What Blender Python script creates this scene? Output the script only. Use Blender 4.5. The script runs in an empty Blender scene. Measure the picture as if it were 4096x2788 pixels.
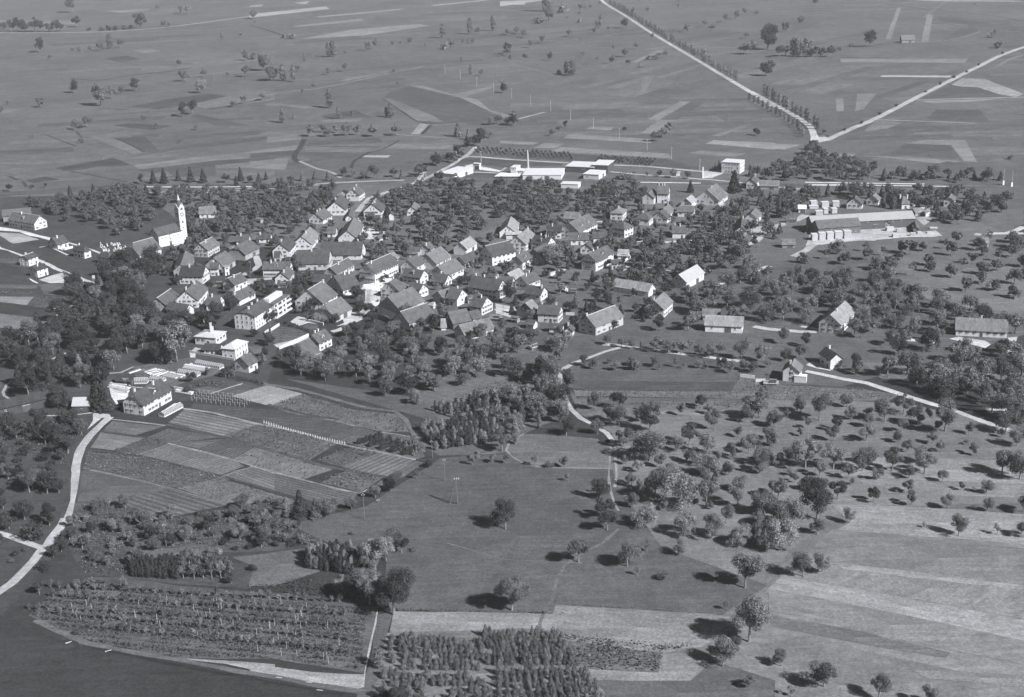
import bpy, math, random
import numpy as np
from mathutils import Matrix, Vector
rnd = random.Random(7)
HAZE = 0.00007
C = bpy.context.scene.collection
sc = bpy.context.scene
# ---------------------------------------------------------------- camera
PW, PH = 4096, 2788
FL, PITCH, ROLL, CH = 5400.0, math.radians(19.2), math.radians(1.8), 220.0
_Y0 = (0, math.sin(PITCH), math.cos(PITCH)); _D = Vector((0, math.cos(PITCH), -math.sin(PITCH)))
_x = Vector((math.cos(ROLL), -math.sin(ROLL)*_Y0[1], -math.sin(ROLL)*_Y0[2]))
_y = Vector((math.sin(ROLL), math.cos(ROLL)*_Y0[1], math.cos(ROLL)*_Y0[2]))
cd = bpy.data.cameras.new('camera'); cam = bpy.data.objects.new('camera', cd); C.objects.link(cam)
cam.matrix_world = Matrix(((_x[0], _y[0], -_D[0], 0), (_x[1], _y[1], -_D[1], 0), (_x[2], _y[2], -_D[2], CH), (0, 0, 0, 1)))
cd.sensor_width = 36; cd.lens = FL/PW*36; cd.clip_start = 1; cd.clip_end = 20000
sc.camera = cam
# ---------------------------------------------------------------- light
AZ, EL = math.radians(-38), math.radians(37)
SUN = Vector((math.cos(EL)*math.cos(AZ), math.cos(EL)*math.sin(AZ), math.sin(EL)))
w = bpy.data.worlds.new('World'); sc.world = w; w.use_nodes = True
nt = w.node_tree; bg = nt.nodes['Background']
sky = nt.nodes.new('ShaderNodeTexSky'); sky.sky_type = 'NISHITA'; sky.sun_disc = False
sky.air_density = 0.5; sky.dust_density = 0.2; sky.sun_elevation = EL; sky.sun_rotation = math.atan2(SUN.x, SUN.y)
bw = nt.nodes.new('ShaderNodeRGBToBW'); nt.links.new(sky.outputs[0], bw.inputs[0])   # panchromatic film sees the sky as grey
nt.links.new(bw.outputs[0], bg.inputs[0]); bg.inputs[1].default_value = 0.05
sl = bpy.data.lights.new('sun', 'SUN'); sl.energy = 5.0; sl.angle = math.radians(0.6); sl.color = (1.0, 0.995, 0.985)
so = bpy.data.objects.new('sun', sl); C.objects.link(so); so.rotation_euler = SUN.to_track_quat('Z', 'Y').to_euler(); so.location = (0, 0, 400)
sc.view_settings.view_transform = 'Standard'; sc.view_settings.look = 'None'; sc.view_settings.gamma = 1
sc.view_settings.exposure = 0.7
sc.cycles.max_bounces = 4; sc.cycles.diffuse_bounces = 2; sc.cycles.glossy_bounces = 1; sc.cycles.transparent_max_bounces = 4
sc.cycles.volume_bounces = 0; sc.cycles.use_adaptive_sampling = True; sc.cycles.adaptive_threshold = 0.03
# ---------------------------------------------------------------- where a point of the plain lies
TILE = {'A0': (0,700,.258176),'A1':(500,700,.258176),'A2':(1100,700,.258176),'A3':(1700,700,.258176),'A4':(2300,700,.258176),'A5':(2900,700,.258176),'A6':(3496,700,.258176),
 'B0':(500,1000,.221239),'B1':(900,950,.221239),'B2':(1300,950,.221239),'B3':(1700,950,.221239),'B4':(2100,950,.221239),'B5':(0,1000,.221239),'B6':(2600,950,.221239),
 'C0':(500,1250,.258176),'C1':(1000,1150,.221239),'C2':(1500,1150,.258176),'C3':(2000,1150,.258176),'C4':(2550,1150,.387263),'C5':(3296,1150,.379327),'C6':(0,1300,.387263),'C7':(1600,550,.344234),
 'D0':(0,1600,.473322),'D1':(1000,1500,.473322),'D2':(2000,1500,.473322),'D3':(3000,1500,.4716),'D4':(0,2088,.473322),'D5':(1000,2088,.473322),'D6':(2000,2088,.473322),'D7':(3000,2088,.4716),
 'E0':(0,0,.505747),'E1':(1000,0,.505747),'E2':(2000,0,.505747),'E3':(3000,0,.505768),'E4':(2400,550,.344234),'F':(0,0,1.762478),'S':(0,0,1)}
def U(t, x, y, z=0.0):
    ox, oy, s = TILE[t]
    u = (ox+x*s-PW/2)/FL; v = (PH/2-(oy+y*s))/FL
    d = _D + _x*u + _y*v
    k = (z-CH)/d.z
    return Vector((d.x*k, d.y*k, z))
def pxm(P):
    return FL/((P-Vector((0, 0, CH))).dot(_D))          # photo pixels per metre at P
# ---------------------------------------------------------------- materials
def nodes(name, rough=0.9, spec=0.15):
    m = bpy.data.materials.new(name); m.use_nodes = True
    n = m.node_tree.nodes; b = n['Principled BSDF']
    b.inputs['Roughness'].default_value = rough; b.inputs['Specular IOR Level'].default_value = spec
    return m, n, m.node_tree.links, b
TINT = (0.965, 0.985, 1.06)
def tone(n, l, b, val):
    """grey value -> slightly cool base colour"""
    c = n.new('ShaderNodeCombineXYZ')
    for i in range(3):
        m = n.new('ShaderNodeMath'); m.operation = 'MULTIPLY'; m.inputs[1].default_value = TINT[i]
        l.new(val, m.inputs[0]); l.new(m.outputs[0], c.inputs[i])
    l.new(c.outputs[0], b.inputs['Base Color'])
def mth(n, l, op, a, b_):
    m = n.new('ShaderNodeMath'); m.operation = op
    for i, v in enumerate((a, b_)):
        if isinstance(v, (int, float)): m.inputs[i].default_value = v
        else: l.new(v, m.inputs[i])
    return m.outputs[0]
def noise(n, l, vec, scale, detail=3, rough=.6):
    t = n.new('ShaderNodeTexNoise'); t.inputs['Scale'].default_value = scale; t.inputs['Detail'].default_value = detail; t.inputs['Roughness'].default_value = rough
    l.new(vec, t.inputs['Vector']); return t.outputs['Fac']
def ranged(n, l, v, lo, hi, a=.3, b_=.7):
    m = n.new('ShaderNodeMapRange'); m.inputs[1].default_value = a; m.inputs[2].default_value = b_; m.inputs[3].default_value = lo; m.inputs[4].default_value = hi
    l.new(v, m.inputs[0]); return m.outputs[0]
def scaled(n, l, vec, s):
    m = n.new('ShaderNodeMapping'); m.inputs['Scale'].default_value = s; l.new(vec, m.inputs['Vector']); return m.outputs[0]
def obj_grey(n, l):
    o = n.new('ShaderNodeObjectInfo'); s = n.new('ShaderNodeSeparateColor'); l.new(o.outputs['Color'], s.inputs[0]); return s.outputs[0], o.outputs['Random']
def mat_grey(name, layers, rough=.9, spec=.15, coord='Object', const=None):
    """the object's own grey, varied by layers of noise (scale vector, scale, lo, hi)"""
    m, n, l, b = nodes(name, rough, spec)
    g, r = obj_grey(n, l)
    if name == 'roof_tiles': g = mth(n, l, 'MULTIPLY', g, ranged(n, l, r, .72, 1.3, 0, 1))
    if const is not None:
        v = n.new('ShaderNodeValue'); v.outputs[0].default_value = const; g = v.outputs[0]
    tc = n.new('ShaderNodeTexCoord')
    for sv, s, lo, hi in layers:
        src = tc.outputs[coord]
        f = noise(n, l, scaled(n, l, src, sv), s)
        g = mth(n, l, 'MULTIPLY', g, ranged(n, l, f, lo, hi))
    tone(n, l, b, g)
    return m
M = {}
M['wall'] = mat_grey('plaster', [((1,1,1), .35, .82, 1.05), ((1,1,.3), 1.6, .8, 1.06)], .85)
M['roof'] = mat_grey('roof_tiles', [((2.2,.35,.35), 1.0, .72, 1.3), ((1,1,1), .35, .8, 1.22), ((1,1,1), 3.5, .7, 1.32)], .85)
M['metal_roof'] = mat_grey('sheet_roof', [((1,.3,1), .5, .92, 1.06), ((1,1,1), 3, .95, 1.05)], .6, .3)
M['plain'] = mat_grey('painted', [((1,1,1), 1.5, .9, 1.1)], .8)
M['road'] = mat_grey('gravel', [((1,1,1), .07, .7, 1.1), ((1,1,1), .5, .75, 1.15), ((1,1,1), 2.5, .85, 1.1)], .95, coord='Object')
M['glass'] = mat_grey('window_glass', [((1,1,1), 1, .8, 1.2)], .25, .4, const=.03)
M['frame'] = mat_grey('window_frame', [((1,1,1), 3, .9, 1.1)], .7, const=.55)
M['wood'] = mat_grey('weathered_wood', [((1,1,.2), 2, .7, 1.3)], .9, const=.09)
M['bark'] = mat_grey('bark', [((1,1,.3), 2, .6, 1.4)], .95, const=.2)
M['ridge'] = mat_grey('ridge_mortar', [((1,1,1), 2, .8, 1.1)], .9, const=.55)
M['brick'] = mat_grey('chimney_plaster', [((1,1,1), 2, .8, 1.15)], .9, const=.6)
def mat_field(name, rows, rowamp, spots):
    m, n, l, b = nodes(name, .97, .05)
    g, r = obj_grey(n, l)
    tc = n.new('ShaderNodeTexCoord'); uv = tc.outputs['UV']; ob = tc.outputs['Object']
    g = mth(n, l, 'MULTIPLY', g, ranged(n, l, noise(n, l, ob, .009, 5, .65), .80, 1.22))
    g = mth(n, l, 'MULTIPLY', g, ranged(n, l, noise(n, l, ob, .07, 6, .75), .80, 1.22))
    g = mth(n, l, 'MULTIPLY', g, ranged(n, l, noise(n, l, scaled(n, l, ob, (.06, .5, 1)), 1, 4, .7), .88, 1.14))
    g = mth(n, l, 'MULTIPLY', g, ranged(n, l, noise(n, l, ob, .42, 3, .8), .82, 1.2))
    g = mth(n, l, 'MULTIPLY', g, ranged(n, l, noise(n, l, scaled(n, l, uv, (.03, .45, 1)), 1, 4), 1-rowamp*.9, 1+rowamp*.9))
    g = mth(n, l, 'MULTIPLY', g, ranged(n, l, noise(n, l, ob, 1.1, 2), 1-spots, 1+spots))
    if rows:
        wv = n.new('ShaderNodeTexWave'); wv.bands_direction = 'Y'; wv.inputs['Scale'].default_value = 1/rows*.314
        wv.inputs['Distortion'].default_value = 1.2; wv.inputs['Detail Scale'].default_value = .3; l.new(uv, wv.inputs['Vector'])
        g = mth(n, l, 'MULTIPLY', g, ranged(n, l, wv.outputs['Fac'], 1-rowamp, 1+rowamp, 0, 1))
    tone(n, l, b, g)
    return m
M['meadow'] = mat_field('meadow_grass', 0, .13, .2)
M['stubble'] = mat_field('stubble', 0, .2, .24)
M['rows'] = mat_field('planted_rows', 1.7, .2, .3)
M['widerows'] = mat_field('wide_rows', 2.6, .27, .3)
def mat_leaf(name, base, var=.35):
    m, n, l, b = nodes(name, .8, .1)
    o = n.new('ShaderNodeObjectInfo'); tc = n.new('ShaderNodeTexCoord'); ge = n.new('ShaderNodeNewGeometry')
    v = n.new('ShaderNodeValue'); v.outputs[0].default_value = base; g = v.outputs[0]
    g = mth(n, l, 'MULTIPLY', g, ranged(n, l, o.outputs['Random'], 1-var, 1+var, 0, 1))
    g = mth(n, l, 'MULTIPLY', g, ranged(n, l, noise(n, l, tc.outputs['Object'], .45, 2), .6, 1.45))
    g = mth(n, l, 'MULTIPLY', g, ranged(n, l, ge.outputs['Random Per Island'], .62, 1.45, 0, 1))
    tone(n, l, b, g)
    tr = n.new('ShaderNodeBsdfTranslucent'); l.new(b.inputs['Base Color'].links[0].from_socket, tr.inputs[0])
    mx = n.new('ShaderNodeMixShader'); mx.inputs[0].default_value = .2
    l.new(b.outputs[0], mx.inputs[1]); l.new(tr.outputs[0], mx.inputs[2])
    l.new(mx.outputs[0], n['Material Output'].inputs[0])
    return m
M['leaf'] = mat_leaf('foliage', .145)
M['leafpale'] = mat_leaf('pale_foliage', .2, .3)
M['leafdark'] = mat_leaf('dark_foliage', .055, .3)
M['crop'] = mat_leaf('crop_foliage', .11, .2)
# ---------------------------------------------------------------- mesh helpers
class MB:
    def __init__(s): s.v = []; s.f = []; s.m = []
    def add(s, verts, faces, mi=0):
        k = len(s.v); s.v += [tuple(p) for p in verts]; s.f += [tuple(i+k for i in f) for f in faces]; s.m += [mi]*len(faces)
    def box(s, c, d, mi=0, rz=0):
        x, y, z = c; a, b, h = d[0]/2, d[1]/2, d[2]/2; cs, sn = math.cos(rz), math.sin(rz)
        vs = [(x+i*a*cs-j*b*sn, y+i*a*sn+j*b*cs, z+k*h) for k in (-1, 1) for i, j in ((-1,-1),(1,-1),(1,1),(-1,1))]
        s.add(vs, [(3,2,1,0),(4,5,6,7),(0,1,5,4),(1,2,6,5),(2,3,7,6),(3,0,4,7)], mi)
    def tube(s, p, q, r0, r1, n=6, mi=0):
        p = Vector(p); q = Vector(q); d = (q-p).normalized(); a = d.orthogonal().normalized(); b = d.cross(a)
        vs = [p+(a*math.cos(t)+b*math.sin(t))*r0 for t in [2*math.pi*i/n for i in range(n)]]+[q+(a*math.cos(t)+b*math.sin(t))*r1 for t in [2*math.pi*i/n for i in range(n)]]
        s.add(vs, [(i, (i+1)%n, n+(i+1)%n, n+i) for i in range(n)]+[tuple(range(n))[::-1], tuple(range(n, 2*n))], mi)
    def shell(s, verts, faces, th, mi=0):
        """a closed slab: the faces given, th thick downwards"""
        k = len(verts)
        s2 = [tuple(v) for v in verts]+[(v[0], v[1], v[2]-th) for v in verts]
        fs = list(faces)+[tuple(i+k for i in f[::-1]) for f in faces]
        ed = {}
        for f in faces:
            for a, b in zip(f, f[1:]+f[:1]): ed[(a, b)] = 1
        fs += [(b, a, a+k, b+k) for (a, b) in ed if (b, a) not in ed]
        s.add(s2, fs, mi)
    def mesh(s, name, mats):
        me = bpy.data.meshes.new(name); me.from_pydata(s.v, [], s.f)
        for m in mats: me.materials.append(m)
        if len(mats) > 1: me.polygons.foreach_set('material_index', s.m)
        me.update(); return me
    def build(s, name, mats, parent=None, grey=None):
        if not isinstance(mats, (list, tuple)): mats = [mats]
        return link(name, s.mesh(name, mats), parent, grey)
def link(name, me, parent=None, grey=None):
    o = bpy.data.objects.new(name, me); C.objects.link(o); o.parent = parent
    if grey is not None: o.color = (grey, grey, grey, 1)
    return o
ORD = 'zeroth first second third fourth fifth sixth seventh eighth ninth tenth eleventh twelfth thirteenth fourteenth fifteenth sixteenth seventeenth eighteenth nineteenth twentieth'.split()
def ordinal(i):
    if i <= 20: return ORD[i]
    t = {2: 'twenty', 3: 'thirty', 4: 'forty', 5: 'fifty', 6: 'sixty', 7: 'seventy', 8: 'eighty', 9: 'ninety'}[i//10 % 10]
    return (t+'-'+ORD[i % 10]) if i % 10 else {'twenty': 'twentieth', 'thirty': 'thirtieth', 'forty': 'fortieth'}.get(t, t[:-1]+'ieth')
def tag(o, label=None, cat=None, group=None, kind=None):
    if label: o['label'] = label
    if cat: o['category'] = cat
    if group: o['group'] = group
    if kind: o['kind'] = kind
    return o
def empty(name, loc, rz=0):
    o = bpy.data.objects.new(name, None); C.objects.link(o); o.location = loc; o.rotation_euler = (0, 0, rz); o.empty_display_size = .5
    return o
# ---------------------------------------------------------------- ground
BB = []
g = MB(); g.add([(-2600, -300, 0), (2600, -300, 0), (2600, 5200, 0), (-2600, 5200, 0)], [(0, 1, 2, 3)])
go = g.build('ground', M['meadow'], grey=.043); tag(go, kind='structure')
uvl = go.data.uv_layers.new(name='UVMap')
for i, v in enumerate(g.f[0]): uvl.data[i].uv = (g.v[v][0], g.v[v][1])
def zlev(P):
    """each sheet lies 4 mm above the sheets it crosses"""
    x0 = min(p[0] for p in P); x1 = max(p[0] for p in P); y0 = min(p[1] for p in P); y1 = max(p[1] for p in P); l = 1
    for a, b, c, d, k in BB:
        if a < x1 and b > x0 and c < y1 and d > y0: l = max(l, k+1)
    BB.append((x0, x1, y0, y1, l)); return .004*l
def sheet(name, pts2, grey, mat, ang=None):
    """a flat sheet on the ground; uv in metres, u along the rows"""
    z = zlev(pts2); cx = sum(p[0] for p in pts2)/len(pts2); cy = sum(p[1] for p in pts2)/len(pts2)
    a = sum((pts2[i][0]*pts2[(i+1)%len(pts2)][1]-pts2[(i+1)%len(pts2)][0]*pts2[i][1]) for i in range(len(pts2)))
    if a < 0: pts2 = pts2[::-1]
    me = bpy.data.meshes.new(name); me.from_pydata([(p[0]-cx, p[1]-cy, 0) for p in pts2], [], [tuple(range(len(pts2)))])
    me.materials.append(M[mat]); o = link(name, me, grey=grey); o.location = (cx, cy, z); o['kind'] = 'structure'
    c, s = math.cos(ang or 0), math.sin(ang or 0); ul = me.uv_layers.new(name='UVMap')
    for li, lp in enumerate(me.loops):
        v = me.vertices[lp.vertex_index].co; ul.data[li].uv = (v.x*c+v.y*s, -v.x*s+v.y*c)
    return o
def ragged(P, amp=.35, step=7):
    """edges of fields are never ruled: small real wobble along each side"""
    out = []
    for i in range(len(P)):
        a, b = P[i], P[(i+1) % len(P)]; L = math.hypot(b[0]-a[0], b[1]-a[1]); n = max(1, min(40, int(L/step)))
        for k in range(n):
            t = k/n; j = amp if k else 0
            out.append((a[0]+(b[0]-a[0])*t+rnd.uniform(-j, j), a[1]+(b[1]-a[1])*t+rnd.uniform(-j, j)))
    return out
def field(t, grey, pts, mat='meadow', along=None, name='field'):
    P = [U(t, *p) for p in pts] if not isinstance(pts[0][0], str) else [U(*p) for p in pts]
    ang = 0
    if mat != 'meadow' or along:
        a, b = (P[0], P[1]) if along is None else (P[along[0]], P[along[1]]); ang = math.atan2(b.y-a.y, b.x-a.x)
    sheet(name, ragged([(p.x, p.y) for p in P]), grey, mat, ang)
    return [(p.x, p.y) for p in P]
ROADS = []
def ribbon(name, P, wd, grey, mat='road', wob=.3, block=True):
    """a strip along a centre line, smoothed, with slightly uneven edges"""
    Q = []
    for i in range(len(P)-1):
        p0 = P[max(i-1, 0)]; p1 = P[i]; p2 = P[i+1]; p3 = P[min(i+2, len(P)-1)]
        n = max(1, int((p2-p1).length/(6 if (p2-p1).length < 200 else 15)))
        for k in range(n):
            t = k/n
            Q.append(.5*((2*p1)+(p2-p0)*t+(2*p0-5*p1+4*p2-p3)*t*t+(3*p1-p0-3*p2+p3)*t**3))
    Q.append(P[-1]); z = zlev(Q); L = []; R = []
    for i, q in enumerate(Q):
        d = (Q[min(i+1, len(Q)-1)]-Q[max(i-1, 0)]); n = Vector((-d.y, d.x, 0)).normalized()
        L.append(q+n*(wd/2+rnd.uniform(-wob, wob))); R.append(q-n*(wd/2+rnd.uniform(-wob, wob)))
    o0 = Q[0]; vs = [(p.x-o0.x, p.y-o0.y, 0) for p in L+R]; k = len(Q)
    me = bpy.data.meshes.new(name); me.from_pydata(vs, [], [(i+k, i+1+k, i+1, i) for i in range(k-1)])
    me.materials.append(M[mat]); o = link(name, me, grey=grey); o.location = (o0.x, o0.y, z); o['kind'] = 'structure'
    ul = me.uv_layers.new(name='UVMap')
    for li, lp in enumerate(me.loops):
        v = me.vertices[lp.vertex_index].co; ul.data[li].uv = (v.x, v.y)
    if block: ROADS.append(([(q.x, q.y) for q in Q], wd))
    return o
def road(t, wd, grey, pts, name='road', **k):
    return ribbon(name, [U(t, *p) if not isinstance(p[0], str) else U(*p) for p in pts], wd, grey, **k)
# ---------------------------------------------------------------- broad tone of the meadows
field('F', .104, [(-900,-40),(3400,-40),(3400,470),(1830,440),(820,436),(560,440),(-700,455)], 'meadow', name='meadow')  # far plain: paler grey stands in for part of the distant haze
field('F', .112, [(0,430),(780,420),(2200,425),(2324,540),(1600,760),(1000,760),(640,560),(420,560),(300,560),(100,470)], 'meadow')
field('F', .058, [(-400,455),(330,440),(430,520),(400,600),(640,740),(600,900),(240,920),(180,1200),(0,1400),(-500,1400)], 'meadow')
field('F', .09, [(930,900),(1000,700),(1600,600),(2324,560),(2324,760),(1900,880),(1290,880),(1000,960),(650,860)], 'meadow')
field('F', .135, [(1230,1375),(1400,960),(2500,960),(2500,1720),(1300,1720)], 'meadow')
field('D7', .175, [(-250,1050),(160,560),(500,250),(700,60),(2600,60),(2600,1650),(-600,1650)], 'meadow')
# the plain is a quilt of narrow strips, hardly different from each other
QR = random.Random(11)
for bx, by, ang in [(-900,1500,.25),(-650,1250,.12),(-500,1750,.3),(-350,1350,.2),(-150,1600,.35),(-250,2050,.3),(100,1300,-.05),(150,1550,1.0),(350,1500,.9),(300,1850,.8),(50,2000,.5),(600,1400,.02),(700,1650,-.03),(500,1250,.0),(750,2000,.1),(550,2300,-.1),(850,1800,1.35),(-600,2200,.2),(-50,2400,.15),(300,2500,.05),(-900,1900,.15),(-450,1150,.12),(-700,1120,.1),(900,1350,-.02),(650,1180,-.05),(350,1150,-.05),(-120,1180,.02)]:
    ca, sa = math.cos(ang), math.sin(ang); v = -110
    while v < 110:
        wd = QR.uniform(9, 34); u0 = QR.uniform(-130, -40)
        while u0 < 110:
            L = QR.uniform(50, 170)
            if QR.random() < .62:
                P4 = [(bx+u*ca-q*sa, by+u*sa+q*ca) for u, q in ((u0, v), (u0+L, v), (u0+L+QR.uniform(-8, 8), v+wd), (u0+QR.uniform(-8, 8), v+wd))]
                sheet('field', ragged(P4, .5, 20), .104*QR.uniform(.78, 1.25), QR.choice(['stubble', 'meadow', 'rows']), ang)
            u0 += L+1
        v += wd+.6

# ---------------------------------------------------------------- fields of the far plain
for t, grey, mat, pts in [
 ('E0',.15,'stubble',[(0,160),(560,160),(610,190),(0,192)]),('E0',.17,'stubble',[(820,85),(1180,68),(1180,80),(950,102)]),
 ('E0',.15,'stubble',[(1040,400),(1200,385),(1270,405),(1130,420)]),('E0',.062,'meadow',[(820,462),(1000,440),(1120,470),(940,492)]),
 ('E0',.12,'stubble',[(1300,470),(1700,440),(2175,400),(2175,470),(1650,520)]),
 ('E0',.13,'stubble',[(1500,830),(1950,705),(2175,725),(2175,790),(1630,860)]),('E0',.066,'meadow',[(1230,870),(1480,830),(1800,760),(1650,740),(1300,790),(900,870)]),
 ('E0',.12,'stubble',[(470,855),(620,835),(780,855),(600,870)]),('E0',.105,'stubble',[(780,845),(1000,840),(1290,870),(1160,880)]),
 ('E0',.14,'stubble',[(0,890),(60,855),(200,862),(20,897)]),('E0',.06,'meadow',[(900,995),(1000,975),(1365,995),(1210,1030)]),
 ('E0',.075,'meadow',[(1500,925),(1560,900),(2000,1000),(1700,990)]),('E0',.13,'rows',[(700,1075),(1000,1035),(1140,1200),(1060,1222)]),
 ('E0',.07,'meadow',[(900,1090),(1150,1080),(1260,1190),(1140,1202)]),('E0',.105,'rows',[(600,1130),(760,1100),(1040,1220),(860,1255)]),
 ('E0',.085,'meadow',[(940,1255),(1450,1150),(2110,1075),(2110,1105),(1450,1185)]),('E0',.13,'stubble',[(940,1258),(1420,1185),(1480,1190),(960,1265)]),
 ('E0',.15,'stubble',[(1050,1312),(1600,1240),(2175,1180),(2175,1240),(1100,1338)]),('E0',.185,'stubble',[(1055,1308),(1600,1238),(1700,1240),(1080,1318)]),
 ('E0',.06,'meadow',[(430,1330),(900,1250),(1040,1305),(500,1352)]),('E0',.125,'stubble',[(560,1357),(770,1320),(960,1312),(620,1362)]),
 ('E0',.075,'meadow',[(1080,1345),(1700,1270),(2175,1240),(2175,1262),(1700,1320),(1710,1395),(1370,1400)]),
 ('E0',.14,'stubble',[(1700,1308),(2175,1264),(2175,1320),(1715,1335)]),('E0',.12,'stubble',[(1715,1355),(2175,1330),(2175,1385),(1720,1398)]),
 ('E0',.135,'stubble',[(1160,1380),(1320,1355),(1367,1390),(1200,1405)]),('E0',.11,'stubble',[(0,1300),(200,1295),(285,1330),(180,1365),(0,1372)]),
 ('E0',.12,'stubble',[(1085,1385),(1150,1383),(1195,1412),(1150,1425)]),('E0',.062,'meadow',[(200,1425),(360,1395),(480,1420),(260,1450)]),
 ('E0',.075,'meadow',[(0,1530),(300,1500),(1200,1445),(1200,1465),(400,1530),(0,1550)]),
 ('E1',.23,'stubble',[(0,112),(600,50),(630,70),(0,140)]),('E1',.22,'stubble',[(340,22),(480,8),(440,32)]),('E1',.23,'stubble',[(0,45),(100,35),(95,48),(0,56)]),
 ('E1',.17,'stubble',[(520,130),(1230,65),(1180,80),(560,137)]),('E1',.15,'stubble',[(330,215),(380,200),(870,148),(912,165)]),
 ('E1',.16,'stubble',[(390,308),(800,235),(1330,190),(1425,205),(900,280)]),('E1',.25,'stubble',[(1430,42),(1840,0),(1900,0),(1450,46)]),
 ('E1',.22,'stubble',[(1970,40),(2175,5),(2175,36)]),('E1',.065,'meadow',[(1100,730),(1260,680),(1660,775),(1860,850),(1890,890),(2000,942),(1540,975),(1360,970),(1050,780)]),
 ('E1',.11,'meadow',[(1050,780),(1100,775),(1460,920),(1530,965),(1310,955)]),
 ('E1',.14,'stubble',[(1255,675),(1380,680),(1600,745),(1930,678),(1900,700),(1700,765),(1800,790),(1900,870),(2110,925),(2020,938),(1870,868),(1660,772)]),
 ('E1',.06,'meadow',[(560,915),(830,870),(970,930),(870,940),(600,945)]),('E1',.19,'stubble',[(1272,1062),(1345,975),(1420,985),(1350,1062)]),
 ('E1',.25,'stubble',[(878,1242),(900,1228),(1112,1227),(1090,1246)]),('E1',.14,'stubble',[(0,1195),(380,1150),(365,1185),(0,1212)]),
 ('E1',.062,'meadow',[(0,1215),(360,1190),(345,1235),(0,1265)]),('E1',.13,'stubble',[(0,1275),(310,1250),(275,1345),(0,1330)]),
 ('E1',.105,'stubble',[(445,1160),(870,1155),(1010,1190),(950,1205),(430,1202)]),('E1',.125,'stubble',[(1020,1175),(1145,1135),(1480,1140),(1670,1150),(1640,1180)]),
 ('E1',.12,'stubble',[(140,1088),(400,1068),(405,1105),(130,1128)]),('E1',.072,'meadow',[(440,1210),(870,1215),(760,1320),(500,1310)]),
 ('E1',.12,'stubble',[(700,640),(780,615),(1100,560),(1090,575),(760,640)]),('E1',.11,'stubble',[(100,830),(180,810),(560,850),(400,860)]),
 ('E1',.072,'meadow',[(170,845),(250,835),(490,870),(300,862)]),('E1',.12,'stubble',[(540,950),(900,930),(860,960),(600,970)]),
 ('E2',.25,'stubble',[(0,10),(260,0),(370,0),(0,50)]),('E2',.14,'stubble',[(1165,942),(1430,800),(1505,805),(1260,955)]),
 ('E2',.145,'stubble',[(1112,1052),(1260,950),(1392,950),(1270,1058)]),('E2',.145,'stubble',[(540,1065),(600,1060),(1195,1100),(1190,1132),(500,1092)]),
 ('E2',.145,'stubble',[(408,1197),(480,1163),(1330,1215),(1365,1252)]),('E2',.15,'stubble',[(265,1172),(350,1130),(512,1135),(440,1170)]),
 ('E2',.15,'stubble',[(0,1112),(250,1122),(305,1130),(260,1145),(0,1135)]),('E2',.075,'meadow',[(0,1140),(250,1150),(250,1172),(0,1165)]),
 ('E2',.19,'stubble',[(1625,1135),(1690,1108),(2175,1130),(2175,1182)]),('E2',.12,'stubble',[(1108,720),(1130,600),(1212,605),(1150,732)]),
 ('E2',.075,'meadow',[(1265,680),(1380,670),(1440,602),(1400,600),(1375,660)]),('E2',.145,'stubble',[(675,1020),(720,1000),(905,1005),(870,1032)]),
 ('E2',.12,'stubble',[(1670,1075),(1950,980),(2000,985),(1740,1078)]),('E2',.13,'stubble',[(1480,1210),(1600,1190),(1950,1215),(1850,1240)]),
 ('E2',.07,'meadow',[(1265,945),(1510,805),(1620,810),(1400,945)]),('E2',.06,'rows',[(450,1210),(1320,1260),(1600,1330),(1600,1345),(900,1290),(0,1240),(0,1195),(300,1200)]),
 ('E2',.14,'stubble',[(1040,490),(1240,400),(1300,400),(1080,495)]),
 ('E3',.27,'stubble',[(1025,602),(1050,595),(1590,598),(1580,612),(1040,608)]),('E3',.19,'stubble',[(1585,672),(1680,618),(1850,623),(2167,742),(2100,768)]),
 ('E3',.068,'meadow',[(1570,678),(1800,690),(2050,772),(1325,792)]),('E3',.17,'stubble',[(1350,800),(2020,775),(1800,800),(1450,815)]),
 ('E3',.065,'meadow',[(1390,942),(1475,868),(1820,868),(1900,972)]),('E3',.15,'stubble',[(1220,1132),(1400,1105),(1705,1110),(1795,1282),(1690,1272),(1590,1148)]),
 ('E3',.15,'stubble',[(555,1217),(835,1215),(800,1256),(580,1242)]),('E3',.14,'stubble',[(860,1230),(1300,1245),(1650,1272),(1640,1282),(1460,1292),(1100,1250)]),
 ('E3',.065,'meadow',[(1480,130),(2167,218),(2167,257),(1500,168)]),('E3',.065,'meadow',[(1490,337),(1670,222),(1770,215),(1812,240),(1560,330)]),
 ('E3',.155,'stubble',[(1070,312),(1165,62),(1195,62),(1112,312)]),('E3',.155,'stubble',[(1355,332),(1400,110),(1445,120),(1412,332)]),
 ('E3',.072,'meadow',[(200,320),(450,165),(595,153),(480,210),(300,270)]),('E3',.14,'stubble',[(715,465),(1725,463),(1700,497),(720,492)]),
 ('E3',.075,'meadow',[(715,610),(1020,608),(1600,618),(1500,640),(720,632)]),('E3',.15,'rows',[(678,782),(737,775),(742,878),(685,880)]),
 ('E3',.17,'stubble',[(0,1125),(400,1145),(275,1182),(0,1166)]),('E3',.068,'meadow',[(1230,1140),(1580,1150),(1680,1265),(1100,1215)]),
 ('E3',.12,'stubble',[(1000,950),(1220,965),(1080,1020),(900,1040)]),('E3',.07,'meadow',[(1500,1290),(1560,1275),(1740,1300),(1600,1335)]),
 ('E3',.14,'stubble',[(1920,540),(2050,460),(2167,430),(2167,440),(2060,475)]),('E3',.13,'stubble',[(850,740),(1000,740),(900,860),(830,880)]),
 ('E3',.22,'stubble',[(1250,0),(1400,0),(2080,5),(2167,12),(1500,10)])]:
    field(t, grey*(1.0 if t == 'E0' else 1.22), pts, mat)  # all but the western fields painted paler, imitating stronger haze there
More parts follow.
